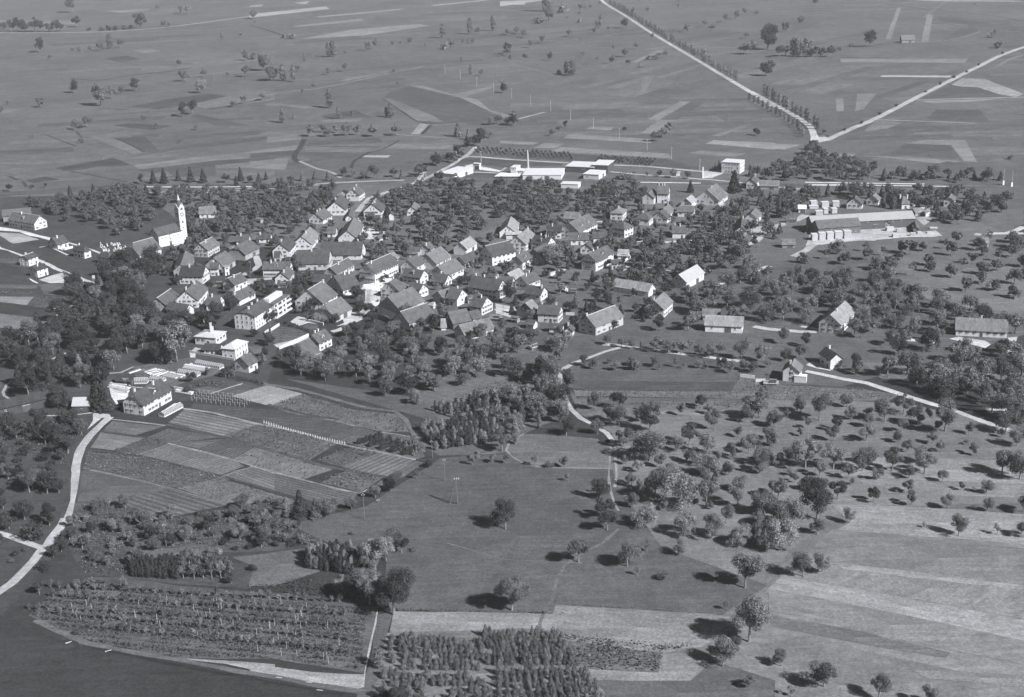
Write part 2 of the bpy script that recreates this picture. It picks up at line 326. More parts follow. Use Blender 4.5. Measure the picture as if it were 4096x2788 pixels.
# dark ditches and field edges
for t, wd, pts in [('E0',2.5,[(900,1090),(1000,1130),(1140,1203)]),('E0',2,[(350,1060),(450,1100),(600,1158)]),('E0',2,[(540,1352),(800,1400),(1010,1440)]),
 ('E0',5,[(550,620),(780,635),(1000,600),(1300,570),(1510,535)]),('E0',2,[(600,1040),(645,1085)]),('E0',4,[(1650,865),(1900,820),(2150,770)]),('E1',6,[(0,210),(80,220),(200,260),(350,310)]),
 ('E1',2,[(1050,780),(1200,880),(1340,965),(1520,978)]),('E1',2.5,[(440,1155),(870,1160),(1080,1165)]),('E1',2.5,[(950,1205),(1060,1175),(1180,1110)]),('E1',4,[(1360,1060),(1430,990)]),('E1',5,[(430,1100),(400,1160),(350,1240),(390,1290)]),
 ('E1',3,[(800,1330),(830,1270),(950,1200)]),('E3',3,[(740,0),(1100,30),(1400,75),(1800,110),(2167,165)]),('E3',3,[(200,375),(700,370),(950,365),(1100,345),(1500,345)]),('E3',2,[(715,455),(1200,462)]),('E3',3,[(1480,640),(1650,690)]),
 ('A0',2.5,[(130,20),(280,80)]),('A0',2.5,[(350,100),(385,135),(400,185)]),('A0',3,[(0,320),(500,280),(1200,215),(2000,150)])]:
    road(t, wd, .045, pts, 'ditch', mat='meadow', block=False)
# pale tracks of the plain
for t, wd, grey, pts in [('E0',5,.42,[(-60,258),(300,260),(700,254),(1000,240),(1350,211),(1800,152),(2000,126),(2200,93)]),('E0',3,.2,[(1560,122),(1800,85),(2080,36)]),('E0',4,.13,[(500,620),(900,650),(1400,570),(1900,500),(2200,480)]),
 ('E1',4,.2,[(-20,800),(200,740),(560,695),(900,625),(1130,575),(1400,520)]),('E1',3,.32,[(390,1275),(520,1330),(620,1355),(700,1392),(715,1410)]),('E1',2,.25,[(1080,1058),(1600,1095)]),
 ('E2',4,.35,[(135,945),(240,915),(355,887)]),('E2',3,.16,[(-20,430),(130,510),(380,580),(480,610)]),('E2',3,.22,[(1510,368),(1900,378)]),('E3',4,.3,[(1320,790),(1700,778),(2200,768)]),('E3',3,.3,[(990,946),(1400,960),(1780,975)]),
 ('E3',3,.2,[(1500,330),(1700,290),(1820,250)]),('E3',3,.17,[(1370,140),(1550,10)])]:
    road(t, wd, grey, pts, 'track', block=False)
road('E2', 6, .5, [(740,-40),(800,0),(850,40),(1000,130),(1200,262),(1500,440),(1850,650),(2040,765),(2175,850)], 'road')
road('E3', 6, .5, [(0,722),(200,832),(400,945),(480,1010),(510,1090)], 'road')
road('E3', 6.5, .44, [(600,1112),(800,1020),(1000,935),(1400,730),(1800,530),(2000,432),(2200,362)], 'road')
field('E3', .42, [(472,1142),(485,1060),(500,1020),(545,1085),(620,1082),(625,1110),(560,1125)], 'stubble', name='road_junction')
# ---------------------------------------------------------------- railway and its yard
ribbon('railway_bed', [U('S',x,y) for x,y in [(-300,798),(0,775),(520,752),(1100,742),(1340,732),(1700,716),(2300,719),(2700,728),(3200,738),(3700,743),(4400,742)]], 13, .10, mat='road')
for dy, wd, grey, x0, x1 in [(-1.2,.35,.35,1200,4200),(1.2,.35,.35,1200,4200),(4.5,2.2,.75,2560,2820),(-4.0,2.4,.75,3225,3715),(3.2,2.2,.7,3225,3870),(6.2,2.0,.6,3230,3560),(-5.5,1.6,.6,2690,2800),(5.2,1.2,.6,570,1340)]:
    pts = [(x, 716+max(0,(1700-x))*.0445*(1 if x>1100 else 1)+(max(0,x-2000)*.0145)) for x in range(x0, x1+1, 120)]
    ribbon('rail' if wd < 1 else 'platform', [U('S',x,y)-Vector((0,dy,0)) for x,y in pts], wd, grey, wob=.03)
road('A1', 3, .55, [(290,180),(500,186),(900,184),(1320,186),(1800,180),(2324,182)], 'road')
road('A1', 2.5, .4, [(1050,292),(1420,262),(1800,238),(2324,205)], 'path')
road('A2', 4, .35, [(0,195),(400,165),(850,125),(1500,95),(2000,80)], 'path')
road('C7', 4, .44, [(880,110),(820,170),(780,205),(720,240),(600,320),(450,400),(290,480),(200,520),(60,575)], 'road')
road('A3', 4, .44, [(-2,-90),(-90,60),(-120,95)], 'road', block=False)
road('A2', 4.2, .44, [(2230,95),(2060,165),(1960,200),(1800,245),(1700,275),(1620,310)], 'road')
road('A2', 4, .44, [(1620,310),(1480,350),(1400,420),(1330,500),(1280,570)], 'road')
field('A2', .42, [(1280,660),(1420,780),(1500,800),(1620,850),(1700,900),(1800,950),(1700,1000),(1560,1000),(1330,990),(1250,1000),(1380,880)], 'stubble', name='farmyard')
road('C7', 4, .44, [(720,235),(800,222),(950,228),(1300,258),(1700,282),(1960,295)], 'road')
road('E4', 4, .44, [(160,320),(420,328),(700,350),(1100,388),(1250,400),(1420,385)], 'road')
road('C7', 2.5, .5, [(770,398),(960,405),(1150,415)], 'path'); road('C7', 2, .4, [(1150,400),(1230,350)], 'path')
road('E4', 2.5, .5, [(0,390),(200,405),(450,430),(800,450),(1000,470),(1480,508),(1900,560),(2324,600)], 'path')
field('E4', .42, [(1200,392),(1420,372),(1430,420),(1300,470),(1190,475)], 'stubble', name='terrace'); field('C7', .5, [(750,330),(830,310),(1180,385),(1150,400),(800,360)], 'stubble', name='works_yard')
field('C7', .07, [(730,245),(950,240),(1900,300),(1880,330),(1500,330),(1200,350),(850,300),(640,320)], 'meadow'); field('C7', .075, [(790,410),(1130,420),(1090,470),(700,468)], 'meadow')
# ---------------------------------------------------------------- village streets and yards
W1 = .66
road('B2', 5.5, .62, [(680,890),(850,880),(1000,880),(1150,850),(1190,800),(1130,740)], 'road'); road('B2', 3.5, .62, [(650,930),(760,900),(900,830),(940,800)], 'road')
field('B2', W1, [(690,850),(1150,800),(1120,850),(1090,940),(990,990),(860,960),(740,950)], 'stubble', name='village_square')
field('B2', .5, [(830,955),(930,960),(1000,1050),(1010,1240),(830,1330),(780,1340),(800,1200)], 'stubble', name='forecourt')
road('B2', 3.6, .36, [(790,940),(785,1060),(775,1180),(740,1310),(650,1400),(540,1510),(430,1580)], 'road')
road('B2', .7, .50, [(740,960),(738,1060),(725,1180),(690,1300),(600,1390)], 'kerb', block=False); road('B2', .7, .50, [(845,960),(830,1060),(820,1180),(790,1320),(700,1420),(560,1530)], 'kerb', block=False)
road('C1', 3.8, .5, [(2000,560),(1880,620),(1740,710),(1600,770),(1480,800)], 'road')
field('C1', .42, [(1660,480),(1820,440),(2060,480),(1880,600),(1720,680),(1560,700),(1700,640)], 'stubble', name='forecourt')
field('C1', .42, [(730,620),(860,520),(980,540),(1060,600),(1180,620),(1330,680),(1200,660),(1050,640),(900,690),(860,690)], 'stubble', name='terrace')
road('B1', 4.2, .44, [(560,330),(590,420),(620,500),(540,570),(430,620),(330,680),(300,720)], 'road'); road('B1', 5, .44, [(330,770),(600,760),(850,740)], 'road')
field('B1', .42, [(320,790),(540,790),(500,850),(290,860)], 'stubble', name='forecourt')
field('A1', .55, [(740,1085),(850,1050),(950,1000),(1030,1010),(900,1070),(770,1100),(770,1180),(760,1290),(732,1200)], 'stubble', name='path')
field('B3', .42, [(1270,1190),(1690,1270),(1690,1330),(1560,1340),(1500,1400),(1280,1370)], 'stubble', name='forecourt')
road('C2', 2.6, .44, [(1870,330),(1960,400),(2080,440),(2200,490),(2324,520)], 'road'); road('C3', 2.6, .44, [(0,390),(150,440),(250,480),(370,510)], 'road', block=False)
field('B4', .55, [(420,650),(560,600),(700,560),(760,570),(600,650),(480,700)], 'stubble', name='forecourt')
field('B4', .42, [(1720,490),(1890,490),(1950,515),(1700,650),(1680,600)], 'stubble', name='forecourt')
field('B4', .062, [(1720,650),(1960,515),(2300,560),(2600,640),(2500,700),(2324,770),(2200,810),(1640,710)], 'meadow')
road('B4', .9, .4, [(1700,650),(1960,512),(2300,555),(2720,615)], 'garden_path', block=False)
field('A4', .42, [(900,1030),(1080,1000),(1040,1030),(920,1045)], 'stubble', name='terrace'); road('A4', 4, .5, [(1280,1020),(1400,1040),(1520,1030),(1760,1010),(2000,1020),(2220,1050)], 'road'); road('A4', 3, .5, [(345,720),(450,725),(560,735)], 'path')
# sawmill roads and yard
road('A5', 4, .50, [(380,1530),(450,1500),(560,1450),(690,1410)], 'road'); road('B6', 3.6, .50, [(1000,940),(1120,890),(1300,830),(1450,775),(1570,740),(1700,690),(1830,630)], 'road')
road('A5', 5, .44, [(1060,1260),(1150,1220),(1260,1160),(1350,1090),(1450,1050),(1700,1020),(2000,1000),(2324,1000)], 'road')
field('A5', .36, [(1330,880),(2324,800),(2324,1020),(2150,1010),(1900,1030),(1500,1080),(1330,1060),(1250,1100),(1280,1020)], 'stubble', name='sawmill_yard')
field('A6', .36, [(-20,800),(480,800),(560,880),(760,880),(960,860),(1060,940),(900,960),(560,960),(200,990),(-20,1010)], 'stubble', name='sawmill_yard'); field('A6', .3, [(640,660),(820,640),(900,680),(780,780)], 'stubble', name='sawmill_yard')
road('A5', 6, .44, [(430,860),(620,850),(760,800),(880,770),(960,740),(1100,700),(1250,620)], 'road'); field('A5', .36, [(400,800),(730,790),(880,750),(800,830),(640,900),(560,980),(420,960)], 'stubble', name='farmyard')
road('A5', 4, .44, [(560,960),(480,1030),(330,1090)], 'road'); field('A5', .12, [(1000,590),(1120,600),(1110,770),(930,770)], 'rows')
road('A6', 5, .50, [(2324,800),(2200,860),(2090,895),(2030,905)], 'road'); road('A6', 5, .50, [(2324,905),(2150,905),(2030,905),(1900,905),(1740,908)], 'road')
road('A6', 4, .44, [(1560,1030),(1520,1010),(1570,950),(1630,905)], 'path')
# ---------------------------------------------------------------- north-west: lane and allotments
road('A0', 2.6, .55, [(-60,1090),(0,1130),(200,1200),(330,1250)], 'lane'); road('B5', 3, .55, [(350,90),(560,150),(780,215),(1000,330),(1200,410),(1500,530),(1680,590),(1840,640)], 'lane')
road('B5', 1.4, .04, [(830,0),(1100,95),(1500,200),(1760,290)], 'ditch', mat='meadow', block=False)
road('B5', 2.0, .4, [(1640,850),(1400,900),(1300,1000),(1170,1090),(1040,1160),(940,1240),(700,1370),(510,1490),(330,1580)], 'path')
road('C6', 3, .44, [(330,130),(280,150),(150,200),(-20,285)], 'road')
field('A0', .5, [(-20,800),(300,850),(600,930),(780,970),(770,1010),(600,965),(450,940),(300,880),(-20,860)], 'stubble', name='farmyard')
field('A0', .3, [(-20,890),(300,905),(480,960),(610,1000),(480,1035),(200,1060),(-20,930)], 'stubble'); field('A0', .05, [(300,1050),(610,1000),(800,1030),(830,1090),(1500,1390),(1300,1440),(700,1350),(620,1130)], 'meadow')
road('A0', 1.6, .5, [(610,1120),(740,1100),(900,1170),(1050,1240)], 'path'); road('A0', 2, .55, [(1030,1040),(1200,1090),(1400,1150),(1550,1210),(1700,1280),(1960,1370)], 'path')
field('A0', .38, [(880,1110),(1040,1080),(1130,1130),(960,1170)], 'stubble', name='terrace')
field('B5', .055, [(-20,-20),(130,10),(380,110),(340,130),(-20,140)], 'meadow'); field('B5', .085, [(-20,150),(340,140),(370,250),(-20,230)], 'meadow')
field('B5', .42, [(700,540),(1000,440),(1130,410),(1500,550),(1480,590),(900,600)], 'stubble', name='building_plot'); field('B5', .5, [(400,440),(470,480),(560,520),(700,600),(640,610)], 'stubble', name='path')
field('B5', .052, [(-20,260),(330,310),(560,560),(700,620),(-20,620)], 'rows'); field('B5', .1, [(-20,625),(690,630),(660,700),(-20,690)], 'stubble')
field('B5', .06, [(-20,710),(650,720),(600,830),(-20,830)], 'rows'); field('B5', .2, [(-20,840),(620,845),(480,1000),(200,960),(-20,940)], 'stubble')
field('B5', .075, [(640,850),(900,840),(1400,880),(1280,980),(1130,1090),(520,1010)], 'widerows'); field('B5', .045, [(-20,955),(480,1005),(1120,1095),(900,1240),(540,1210),(-20,1140)], 'meadow')
field('B5', .14, [(-20,1150),(540,1215),(890,1245),(600,1420),(250,1440),(-20,1400)], 'stubble'); field('B5', .1, [(700,620),(1500,590),(1650,620),(1600,800),(1400,860),(800,800)], 'stubble')
field('B5', .06, [(-20,1480),(240,1450),(500,1440),(300,1582),(-20,1582)], 'rows')
# park lawns and path
field('C6', .06, [(-20,150),(250,160),(500,420),(250,500),(60,700),(-20,760)], 'meadow'); field('C6', .07, [(520,370),(740,260),(860,330),(640,400)], 'meadow'); field('C6', .075, [(370,480),(560,470),(480,560),(360,560)], 'meadow'); field('C6', .085, [(960,250),(1080,130),(1180,130),(1210,210),(1080,240),(1000,300)], 'meadow')
road('C6', 1.3, .35, [(100,760),(50,730),(35,690),(70,620),(130,570),(250,500)], 'path'); road('C6', 1.4, .42, [(520,362),(640,305),(740,262)], 'path')
# nursery yard
field('C6', .5, [(1120,600),(1350,620),(1320,740),(1260,800),(1200,820),(1150,740)], 'stubble', name='yard'); field('C6', .42, [(960,910),(1130,920),(1145,950),(1050,960),(900,1080),(960,990)], 'stubble', name='yard')
field('C6', .10, [(1380,430),(2000,330),(2330,440),(2200,520),(1900,600),(1780,640),(1500,540),(1400,530)], 'stubble', name='yard'); field('C6', .07, [(1040,500),(1190,490),(1350,640),(1110,610)], 'meadow')
road('C6', 1.6, .38, [(1120,500),(1250,490),(1380,430)], 'path'); road('C6', 1, .5, [(430,940),(800,925),(960,905)], 'path'); field('C0', .42, [(1000,620),(1090,540),(1180,560),(1095,600),(1090,700),(1010,695)], 'stubble', name='yard')
field('C1', .09, [(340,820),(560,700),(900,760),(1060,850),(700,980),(450,1020),(420,930)], 'widerows', along=(0,3)); field('C1', .4, [(420,1030),(700,970),(1060,860),(1060,890),(760,1040),(530,1110)], 'stubble', name='path'); field('C1', .085, [(930,700),(1080,650),(1240,680),(1220,740),(1060,760)], 'meadow')
field('C0', .11, [(1900,520),(2100,510),(2200,620),(2000,640)], 'stubble'); field('C0', .1, [(1050,1180),(1300,1145),(1500,1170),(1320,1255),(1150,1230)], 'stubble'); field('C0', .085, [(1350,1250),(1810,1100),(2130,1150),(1900,1230),(1660,1290)], 'stubble')
road('C0', 1.2, .45, [(1330,1255),(1560,1180),(1820,1100)], 'garden_path')
# ---------------------------------------------------------------- nursery beds
NB = {}
for k, t, grey, mat, pts in [('a','D0',.11,'stubble',[(950,178),(1385,222),(1130,302),(865,262)]),('b','D0',.145,'stubble',[(850,272),(1235,325),(960,425),(765,402)]),
 ('c','D0',.135,'widerows',[(1560,80),(2195,207),(1880,302),(1420,192)]),('d','D0',.09,'rows',[(1250,312),(1420,242),(1905,312),(1415,362)]),('d2','D0',.085,'stubble',[(960,428),(1250,315),(1420,362),(1150,465)]),
 ('e','D1',.078,'rows',[(-433,626),(-193,536),(40,602),(-153,713)]),('e2','D0',.1,'rows',[(1430,362),(1910,325),(1680,412)]),('f','D0',.125,'rows',[(1150,467),(1420,372),(1990,512),(2060,560),(1850,640),(1500,560)]),
 ('g','D0',.085,'stubble',[(730,440),(1150,470),(1500,562),(2000,662),(1450,742),(840,600),(700,590)]),('h','D0',.088,'meadow',[(700,598),(840,602),(1440,747),(990,862),(655,860)]),
 ('i','D0',.095,'widerows',[(1440,750),(1920,890),(1320,1012),(990,865)]),('j','D1',.13,'stubble',[(-623,956),(-263,871),(211,1010),(420,1070),(200,1130),(-193,1099)]),('k','D1',.12,'rows',[(37,773),(211,833),(211,983),(-63,901),(-253,853)]),
 ('l','D1',.24,'stubble',[(-151,178),(150,85),(450,160),(170,262),(-20,215)]),('m','D1',.12,'stubble',[(175,262),(450,162),(860,290),(1240,332),(1345,480),(1110,480),(870,422),(300,312)]),
 ('n','D1',.068,'rows',[(-480,240),(-100,270),(200,292),(890,430),(620,532),(400,478),(80,412),(-500,275)]),('o','D1',.088,'rows',[(625,532),(900,432),(1090,490),(870,582),(745,572)]),('p','D1',.10,'stubble',[(82,418),(400,485),(740,580),(500,722),(300,672),(-233,513)]),
 ('q','D1',.095,'stubble',[(560,722),(870,602),(1080,652),(800,782)]),('r','D1',.125,'widerows',[(800,782),(1090,657),(1400,720),(1270,800),(1150,862)]),('s','D1',.14,'stubble',[(-150,713),(40,610),(300,675),(700,800),(450,882),(37,771)]),
 ('t','D1',.10,'stubble',[(590,912),(820,802),(1130,862),(930,992)]),('u','D1',.09,'rows',[(211,835),(450,892),(930,1002),(800,1110),(500,1060),(211,985)]),('v','D1',.11,'stubble',[(1130,870),(1400,730),(1480,740),(1300,860),(1000,985)]),
 ('w','D1',.1,'stubble',[(870,590),(1110,490),(1360,525),(1480,690),(1400,715),(1080,645)]),('x','D1',.09,'stubble',[(1400,480),(1700,390),(2000,280),(2324,200),(2200,560),(2150,660),(1900,680),(1600,680),(1480,620)]),
 ('y','D1',.085,'rows',[(1700,220),(2080,60),(2324,20),(2324,160),(1950,220),(1720,300),(1520,270)]),('x2','D2',.09,'stubble',[(0,170),(330,150),(430,180),(590,260),(560,350),(380,420),(200,500),(60,600),(0,640)]),('y2','D2',.1,'stubble',[(0,20),(320,30),(350,170),(0,160)])]:
    NB[k] = field(t, grey, pts, mat)
road('D1', 1.8, .3, [(1670,400),(1760,350),(1900,300),(2000,225)], 'path'); field('D2', .3, [(120,160),(200,120),(330,110),(300,160),(180,180)], 'stubble')
for t, wd, grey, pts in [('D0',1.2,.3,[(930,160),(1100,180),(1400,215)]),('D0',1.5,.32,[(1550,72),(1800,110),(2195,205),(2324,235)]),('D0',2.4,.06,[(1400,205),(1920,320),(2324,440)]),('D0',1.3,.27,[(1420,365),(1760,450),(2150,560),(2324,620)]),
 ('D0',1.0,.22,[(1150,468),(1330,405),(1420,368)]),('D0',1.2,.2,[(760,590),(1000,640),(1440,745),(1700,820),(1920,890)]),('D0',1.8,.055,[(720,420),(1150,468),(1600,575),(2050,690),(2324,780)]),('D0',1.4,.06,[(860,262),(1130,302),(1235,325)]),
 ('D1',1.3,.3,[(0,402),(400,480),(740,577),(1090,652),(1400,717)]),('D1',2.3,.07,[(0,580),(300,670),(620,770),(800,800),(1150,862)]),('D1',1.2,.27,[(0,770),(450,887),(930,1000),(1050,940)]),('D1',2.6,.15,[(60,65),(140,78),(400,120),(700,200),(1000,280),(1230,310),(1320,380),(1370,480),(1480,610)]),
 ('D1',1.1,.28,[(1110,485),(1240,500),(1360,525)]),('D1',1.0,.2,[(640,370),(890,432)]),('D1',2,.06,[(150,250),(500,340),(740,375)]),('D0',1.2,.24,[(1850,660),(2000,600),(2150,562)]),('D0',1.0,.3,[(1940,510),(2060,482)])]:
    road(t, wd*.85, grey*.72 if grey > .1 else grey, pts, 'path', mat='stubble')
# ---------------------------------------------------------------- meadows, orchard floor, arable of the near ground
field('F', .145, [(1400,960),(1500,915),(1800,905),(2060,915),(2170,940),(2400,1000),(2400,1140),(1930,1150),(1810,1225),(1740,1330),(1500,1240),(1400,1100)], 'meadow')
field('F', .12, [(1290,880),(1310,935),(1390,985),(1500,915),(1310,905)], 'meadow')
field('F', .105, [(1100,765),(1270,800),(1240,880),(1000,960),(950,900)], 'stubble'); field('D1', .14, [(1950,60),(2324,-30),(2324,20),(2150,30)], 'stubble')
field('F', .086, [(650,1190),(830,1150),(1000,1040),(1150,1030),(1390,1062),(1398,1100),(1500,1240),(1742,1330),(1640,1396),(1250,1394),(890,1398),(872,1340),(880,1250),(760,1238)], 'meadow')
field('F', .1, [(1310,1095),(1352,1098),(1352,1132),(1318,1135)], 'stubble')
field('D2', .118, [(200,500),(500,510),(820,540),(930,620),(945,790),(600,785),(300,770),(120,690),(60,640),(85,580)], 'stubble', along=(6,4))
field('C4', .085, [(-700,640),(0,640),(300,670),(840,740),(1060,800),(1060,920),(960,1060),(0,1060),(-660,1050),(-720,860)], 'meadow')
field('C4', .066, [(-680,960),(0,965),(1020,980),(965,1068),(0,1062),(-660,1050)], 'meadow'); field('C4', .125, [(-660,1060),(960,1075),(1040,930),(1300,1000),(1760,1010),(2324,1050),(2700,1110),(2600,1170),(1700,1180),(1100,1150),(0,1130),(-640,1125)], 'rows')
field('C4', .062, [(1400,1000),(1770,1000),(2324,1035),(2324,1060),(1760,1020)], 'meadow'); field('C4', .096, [(-620,1135),(0,1138),(1100,1155),(1100,1190),(400,1210),(-560,1215)], 'stubble')
field('C4', .17, [(0,1270),(400,1275),(800,1260),(1110,1275),(1050,1330),(300,1320)], 'stubble')
field('F', .125, [(1980,560),(2180,530),(2330,545),(2330,720),(2180,700),(2050,640)], 'meadow'); field('C5', .14, [(900,40),(1100,-10),(2200,90),(2200,260),(1700,230),(1300,200)], 'meadow'); field('C5', .135, [(400,790),(800,800),(1700,880),(2150,900),(2150,960),(1200,1010),(600,960)], 'meadow')
field('A6', .105, [(1700,420),(2000,260),(2324,250),(2324,760),(2000,880),(1600,700)], 'meadow')
# south-east strips
for grey, mat, pts in [(.185,'meadow',[(-200,1100),(500,950),(1000,1100),(2500,1420),(2500,1600),(-900,1600),(-700,1300)]),(.27,'stubble',[(160,562),(1340,795),(2500,1045),(2500,860),(1050,592),(270,465)]),
 (.175,'meadow',[(500,250),(710,62),(2500,245),(2500,580),(730,340)]),(.21,'stubble',[(420,480),(700,345),(2500,585),(2500,855),(1050,590)]),(.25,'stubble',[(690,345),(900,362),(2500,560),(2500,600),(800,400)]),
 (.20,'meadow',[(150,566),(1340,797),(2500,1048),(2500,1240),(1650,1080),(1000,945),(170,780)]),(.135,'meadow',[(170,792),(1000,948),(1700,1110),(1660,1155),(1000,1045),(180,885)]),(.19,'stubble',[(160,690),(700,790),(860,850),(160,770)]),(.2,'stubble',[(1380,1260),(2500,1300),(2500,1420),(1500,1330)])]:
    field('D7', grey*.88, pts, mat)
field('D3', .215, [(690,1095),(1400,1120),(2500,1190),(2500,1445),(740,1312),(850,1250)], 'stubble', along=(0,2)); field('D3', .205, [(770,690),(1510,705),(2040,722),(2500,740),(2500,930),(1600,900),(830,858)], 'stubble', along=(0,3)); field('D3', .175, [(830,870),(2500,940),(2500,1050),(1300,1000)], 'meadow')
# south: lower meadow, stubble, scrub, tree beds
field('D0', .072, [(600,870),(1000,850),(1300,1010),(1650,975),(2324,840),(2560,1010),(2400,1268),(2000,1290),(1500,1290),(600,1290)], 'stubble')
field('D4', .062, [(560,180),(1200,250),(1300,330),(1900,330),(2160,380),(2120,560),(1500,530),(1050,470),(700,450)], 'stubble')
field('D6', .185, [(470,700),(1000,735),(1750,775),(1960,800),(2000,900),(1700,1060),(1380,1110),(520,1000),(420,940)], 'stubble'); field('D6', .11, [(400,950),(520,1005),(1380,1105),(1340,1270),(620,1240),(480,1060)], 'stubble')
field('D6', .2, [(1365,1112),(1530,1112),(1765,1200),(1610,1340),(1300,1345),(640,1335),(620,1242),(1340,1275)], 'stubble'); field('D6', .1, [(640,1340),(1610,1345),(1800,1180),(2324,1340),(2324,1600),(840,1600)], 'meadow')
field('D5', .21, [(1215,757),(2324,772),(2646,785),(2620,905),(2324,960),(2000,940),(1180,935)], 'stubble', along=(0,2)); field('D5', .15, [(1150,940),(2324,900),(2620,930),(2760,1150),(2900,1320),(3100,1600),(900,1600)], 'stubble')
field('D5', .095, [(1085,785),(1210,760),(1130,1050),(1120,1250),(960,1600),(900,1479),(1000,1230)], 'meadow')
field('D4', .095, [(240,790),(420,620),(720,480),(1100,560),(2324,640),(3200,720),(3190,790),(3070,1280),(2324,1160),(1500,1150),(700,1000)], 'stubble', along=(0,7))
field('D5', .26, [(0,1200),(530,1270),(975,1290),(950,1400),(885,1420),(400,1340),(0,1270)], 'stubble'); field('D4', .24, [(1500,1150),(2324,1205),(2324,1285),(1900,1200)], 'stubble')
field('D4', .105, [(1200,245),(1770,190),(1780,240),(1640,310),(1420,340),(1260,320)], 'stubble'); field('D4', .105, [(1960,300),(2324,255),(2700,210),(2760,300),(2700,420),(2324,540),(2100,545),(2150,380)], 'stubble')
field('D4', .075, [(700,470),(1050,470),(1500,540),(2100,590),(3100,660),(3050,720),(2324,640),(1100,560)], 'meadow')
road('D4', 2.2, .105, [(300,830),(450,900),(680,1010),(1000,1080),(1400,1150),(2000,1260),(2324,1310),(2800,1400),(3200,1450)], 'track', mat='stubble')
road('D4', 1.3, .04, [(-20,770),(250,890),(480,980),(640,1025),(670,1100),(665,1170),(620,1250),(500,1350),(330,1440)], 'ditch', mat='meadow'); road('D4', 1.2, .03, [(700,1050),(1100,1130),(1500,1210),(2000,1300),(2400,1375),(2900,1460)], 'ditch', mat='meadow')
road('D6', 1.3, .11, [(1000,60),(860,185),(740,240),(540,370),(470,500),(440,660),(380,740),(340,850),(330,960),(420,1100),(560,1240),(720,1400),(850,1520)], 'track', mat='stubble'); road('D6', .6, .13, [(-900,180),(-500,170),(0,310),(300,330),(700,350)], 'path', mat='stubble')
road('D2', 1.0, .22, [(968,590),(975,700),(985,850),(970,950)], 'track', mat='stubble'); road('D2', .9, .2, [(935,610),(925,750),(920,900),(935,1000),(1000,1150)], 'track', mat='stubble'); road('D5', .6, .3, [(1080,760),(1060,860),(1010,1080),(975,1260),(950,1400)], 'path', mat='stubble')
# lanes of the near ground
road('D0', 3.6, .44, [(930,145),(850,215),(755,310),(690,400),(655,500),(635,620),(620,720),(598,850),(572,960),(520,1060),(440,1165),(400,1225)], 'road', wob=.2)
road('D4', 3.6, .44, [(395,195),(350,245),(280,330),(200,420),(100,515),(0,590),(-90,650)], 'road', wob=.2); road('D4', 2.8, .44, [(370,228),(200,165),(80,118),(-40,85)], 'road', wob=.2)
road('D0', 1.6, .055, [(560,380),(585,620),(570,850),(520,1000)], 'verge', mat='meadow', block=False)
road('C3', 3.2, .50, [(1590,882),(1760,885),(2000,928),(2324,958)], 'road'); road('C4', 3, .50, [(-10,625),(300,665),(600,705),(840,733),(1050,760)], 'road')
road('C3', 2.6, .44, [(1850,932),(1640,990),(1400,1080),(1150,1170),(1010,1250),(945,1340),(915,1440),(925,1560)], 'lane'); road('D2', 2.2, .44, [(502,40),(500,100),(540,165),(570,230),(600,290),(680,365),(780,415),(900,490),(960,570)], 'lane')
road('C4', 3, .50, [(1740,862),(1900,895),(2100,940),(2324,978)], 'road'); road('C5', 3.4, .50, [(200,965),(450,1005),(640,1070),(900,1155),(1130,1225),(1330,1280),(1440,1325),(1700,1420),(2000,1520),(2200,1600)], 'road'); road('C5', 3, .44, [(1330,1275),(1430,1258),(1600,1275),(1930,1292)], 'road')
road('C4', 4, .44, [(1200,400),(1330,425),(1480,440),(1700,455),(1850,460)], 'road'); road('C4', 3, .44, [(1690,400),(1850,425),(2000,450),(2150,480)], 'path'); field('C5', .42, [(1320,540),(1420,520),(1700,560),(1760,600),(1700,640),(1480,580)], 'stubble', name='farmyard'); field('C5', .42, [(1940,530),(2040,520),(2030,560),(1990,600),(2080,640),(1960,680),(1930,740),(1925,640)], 'stubble', name='farmyard')
field('C5', .5, [(750,500),(900,520),(1000,540),(1180,560),(1170,590),(1000,570),(760,560)], 'stubble', name='farmyard'); field('C4', .45, [(1740,800),(1800,760),(2000,820),(1990,860),(1830,830)], 'stubble', name='terrace')
road('D2', .9, .2, [(950,790),(600,788),(300,775),(110,695),(55,640),(80,575),(200,497)], 'path', mat='stubble', block=False)
# ---------------------------------------------------------------- houses
FOOT = []                                              # footprints (cx, cy, ux, uy, half length, half width)
def footprint(O, d, L, W_, m=0):
    c = O+d*(L/2); FOOT.append((c.x, c.y, d.x, d.y, L/2+m, W_/2+m))
def inside_house(x, y, m):
    for cx, cy, ux, uy, a, b in FOOT:
        dx, dy = x-cx, y-cy
        if abs(dx*ux+dy*uy) < a+m and abs(-dx*uy+dy*ux) < b+m: return True
    return False
_wm = {}
def window_mesh(wd, ht, shut):
    k = (round(wd, 1), round(ht, 1), shut)
    if k not in _wm:
        b = MB(); b.box((0, .05, 0), (wd, .10, ht), 1); b.box((0, .085, 0), (wd-.16, .10, ht-.16), 0); b.box((0, .11, -ht/2-.04), (wd+.15, .24, .08), 1)
        b.box((0, .10, 0), (.05, .11, ht-.16), 1)
        if shut:
            for s in (-1, 1): b.box((s*(wd*.75+.03), .045, 0), (wd*.5, .07, ht), 2)
        _wm[k] = b.mesh('window', [M['glass'], M['frame'], M['wood']])
    return _wm[k]
def put(name, me, parent, loc, rz=0, grey=None):
    o = link(name, me, parent, grey); o.location = loc; o.rotation_euler = (0, 0, rz); return o
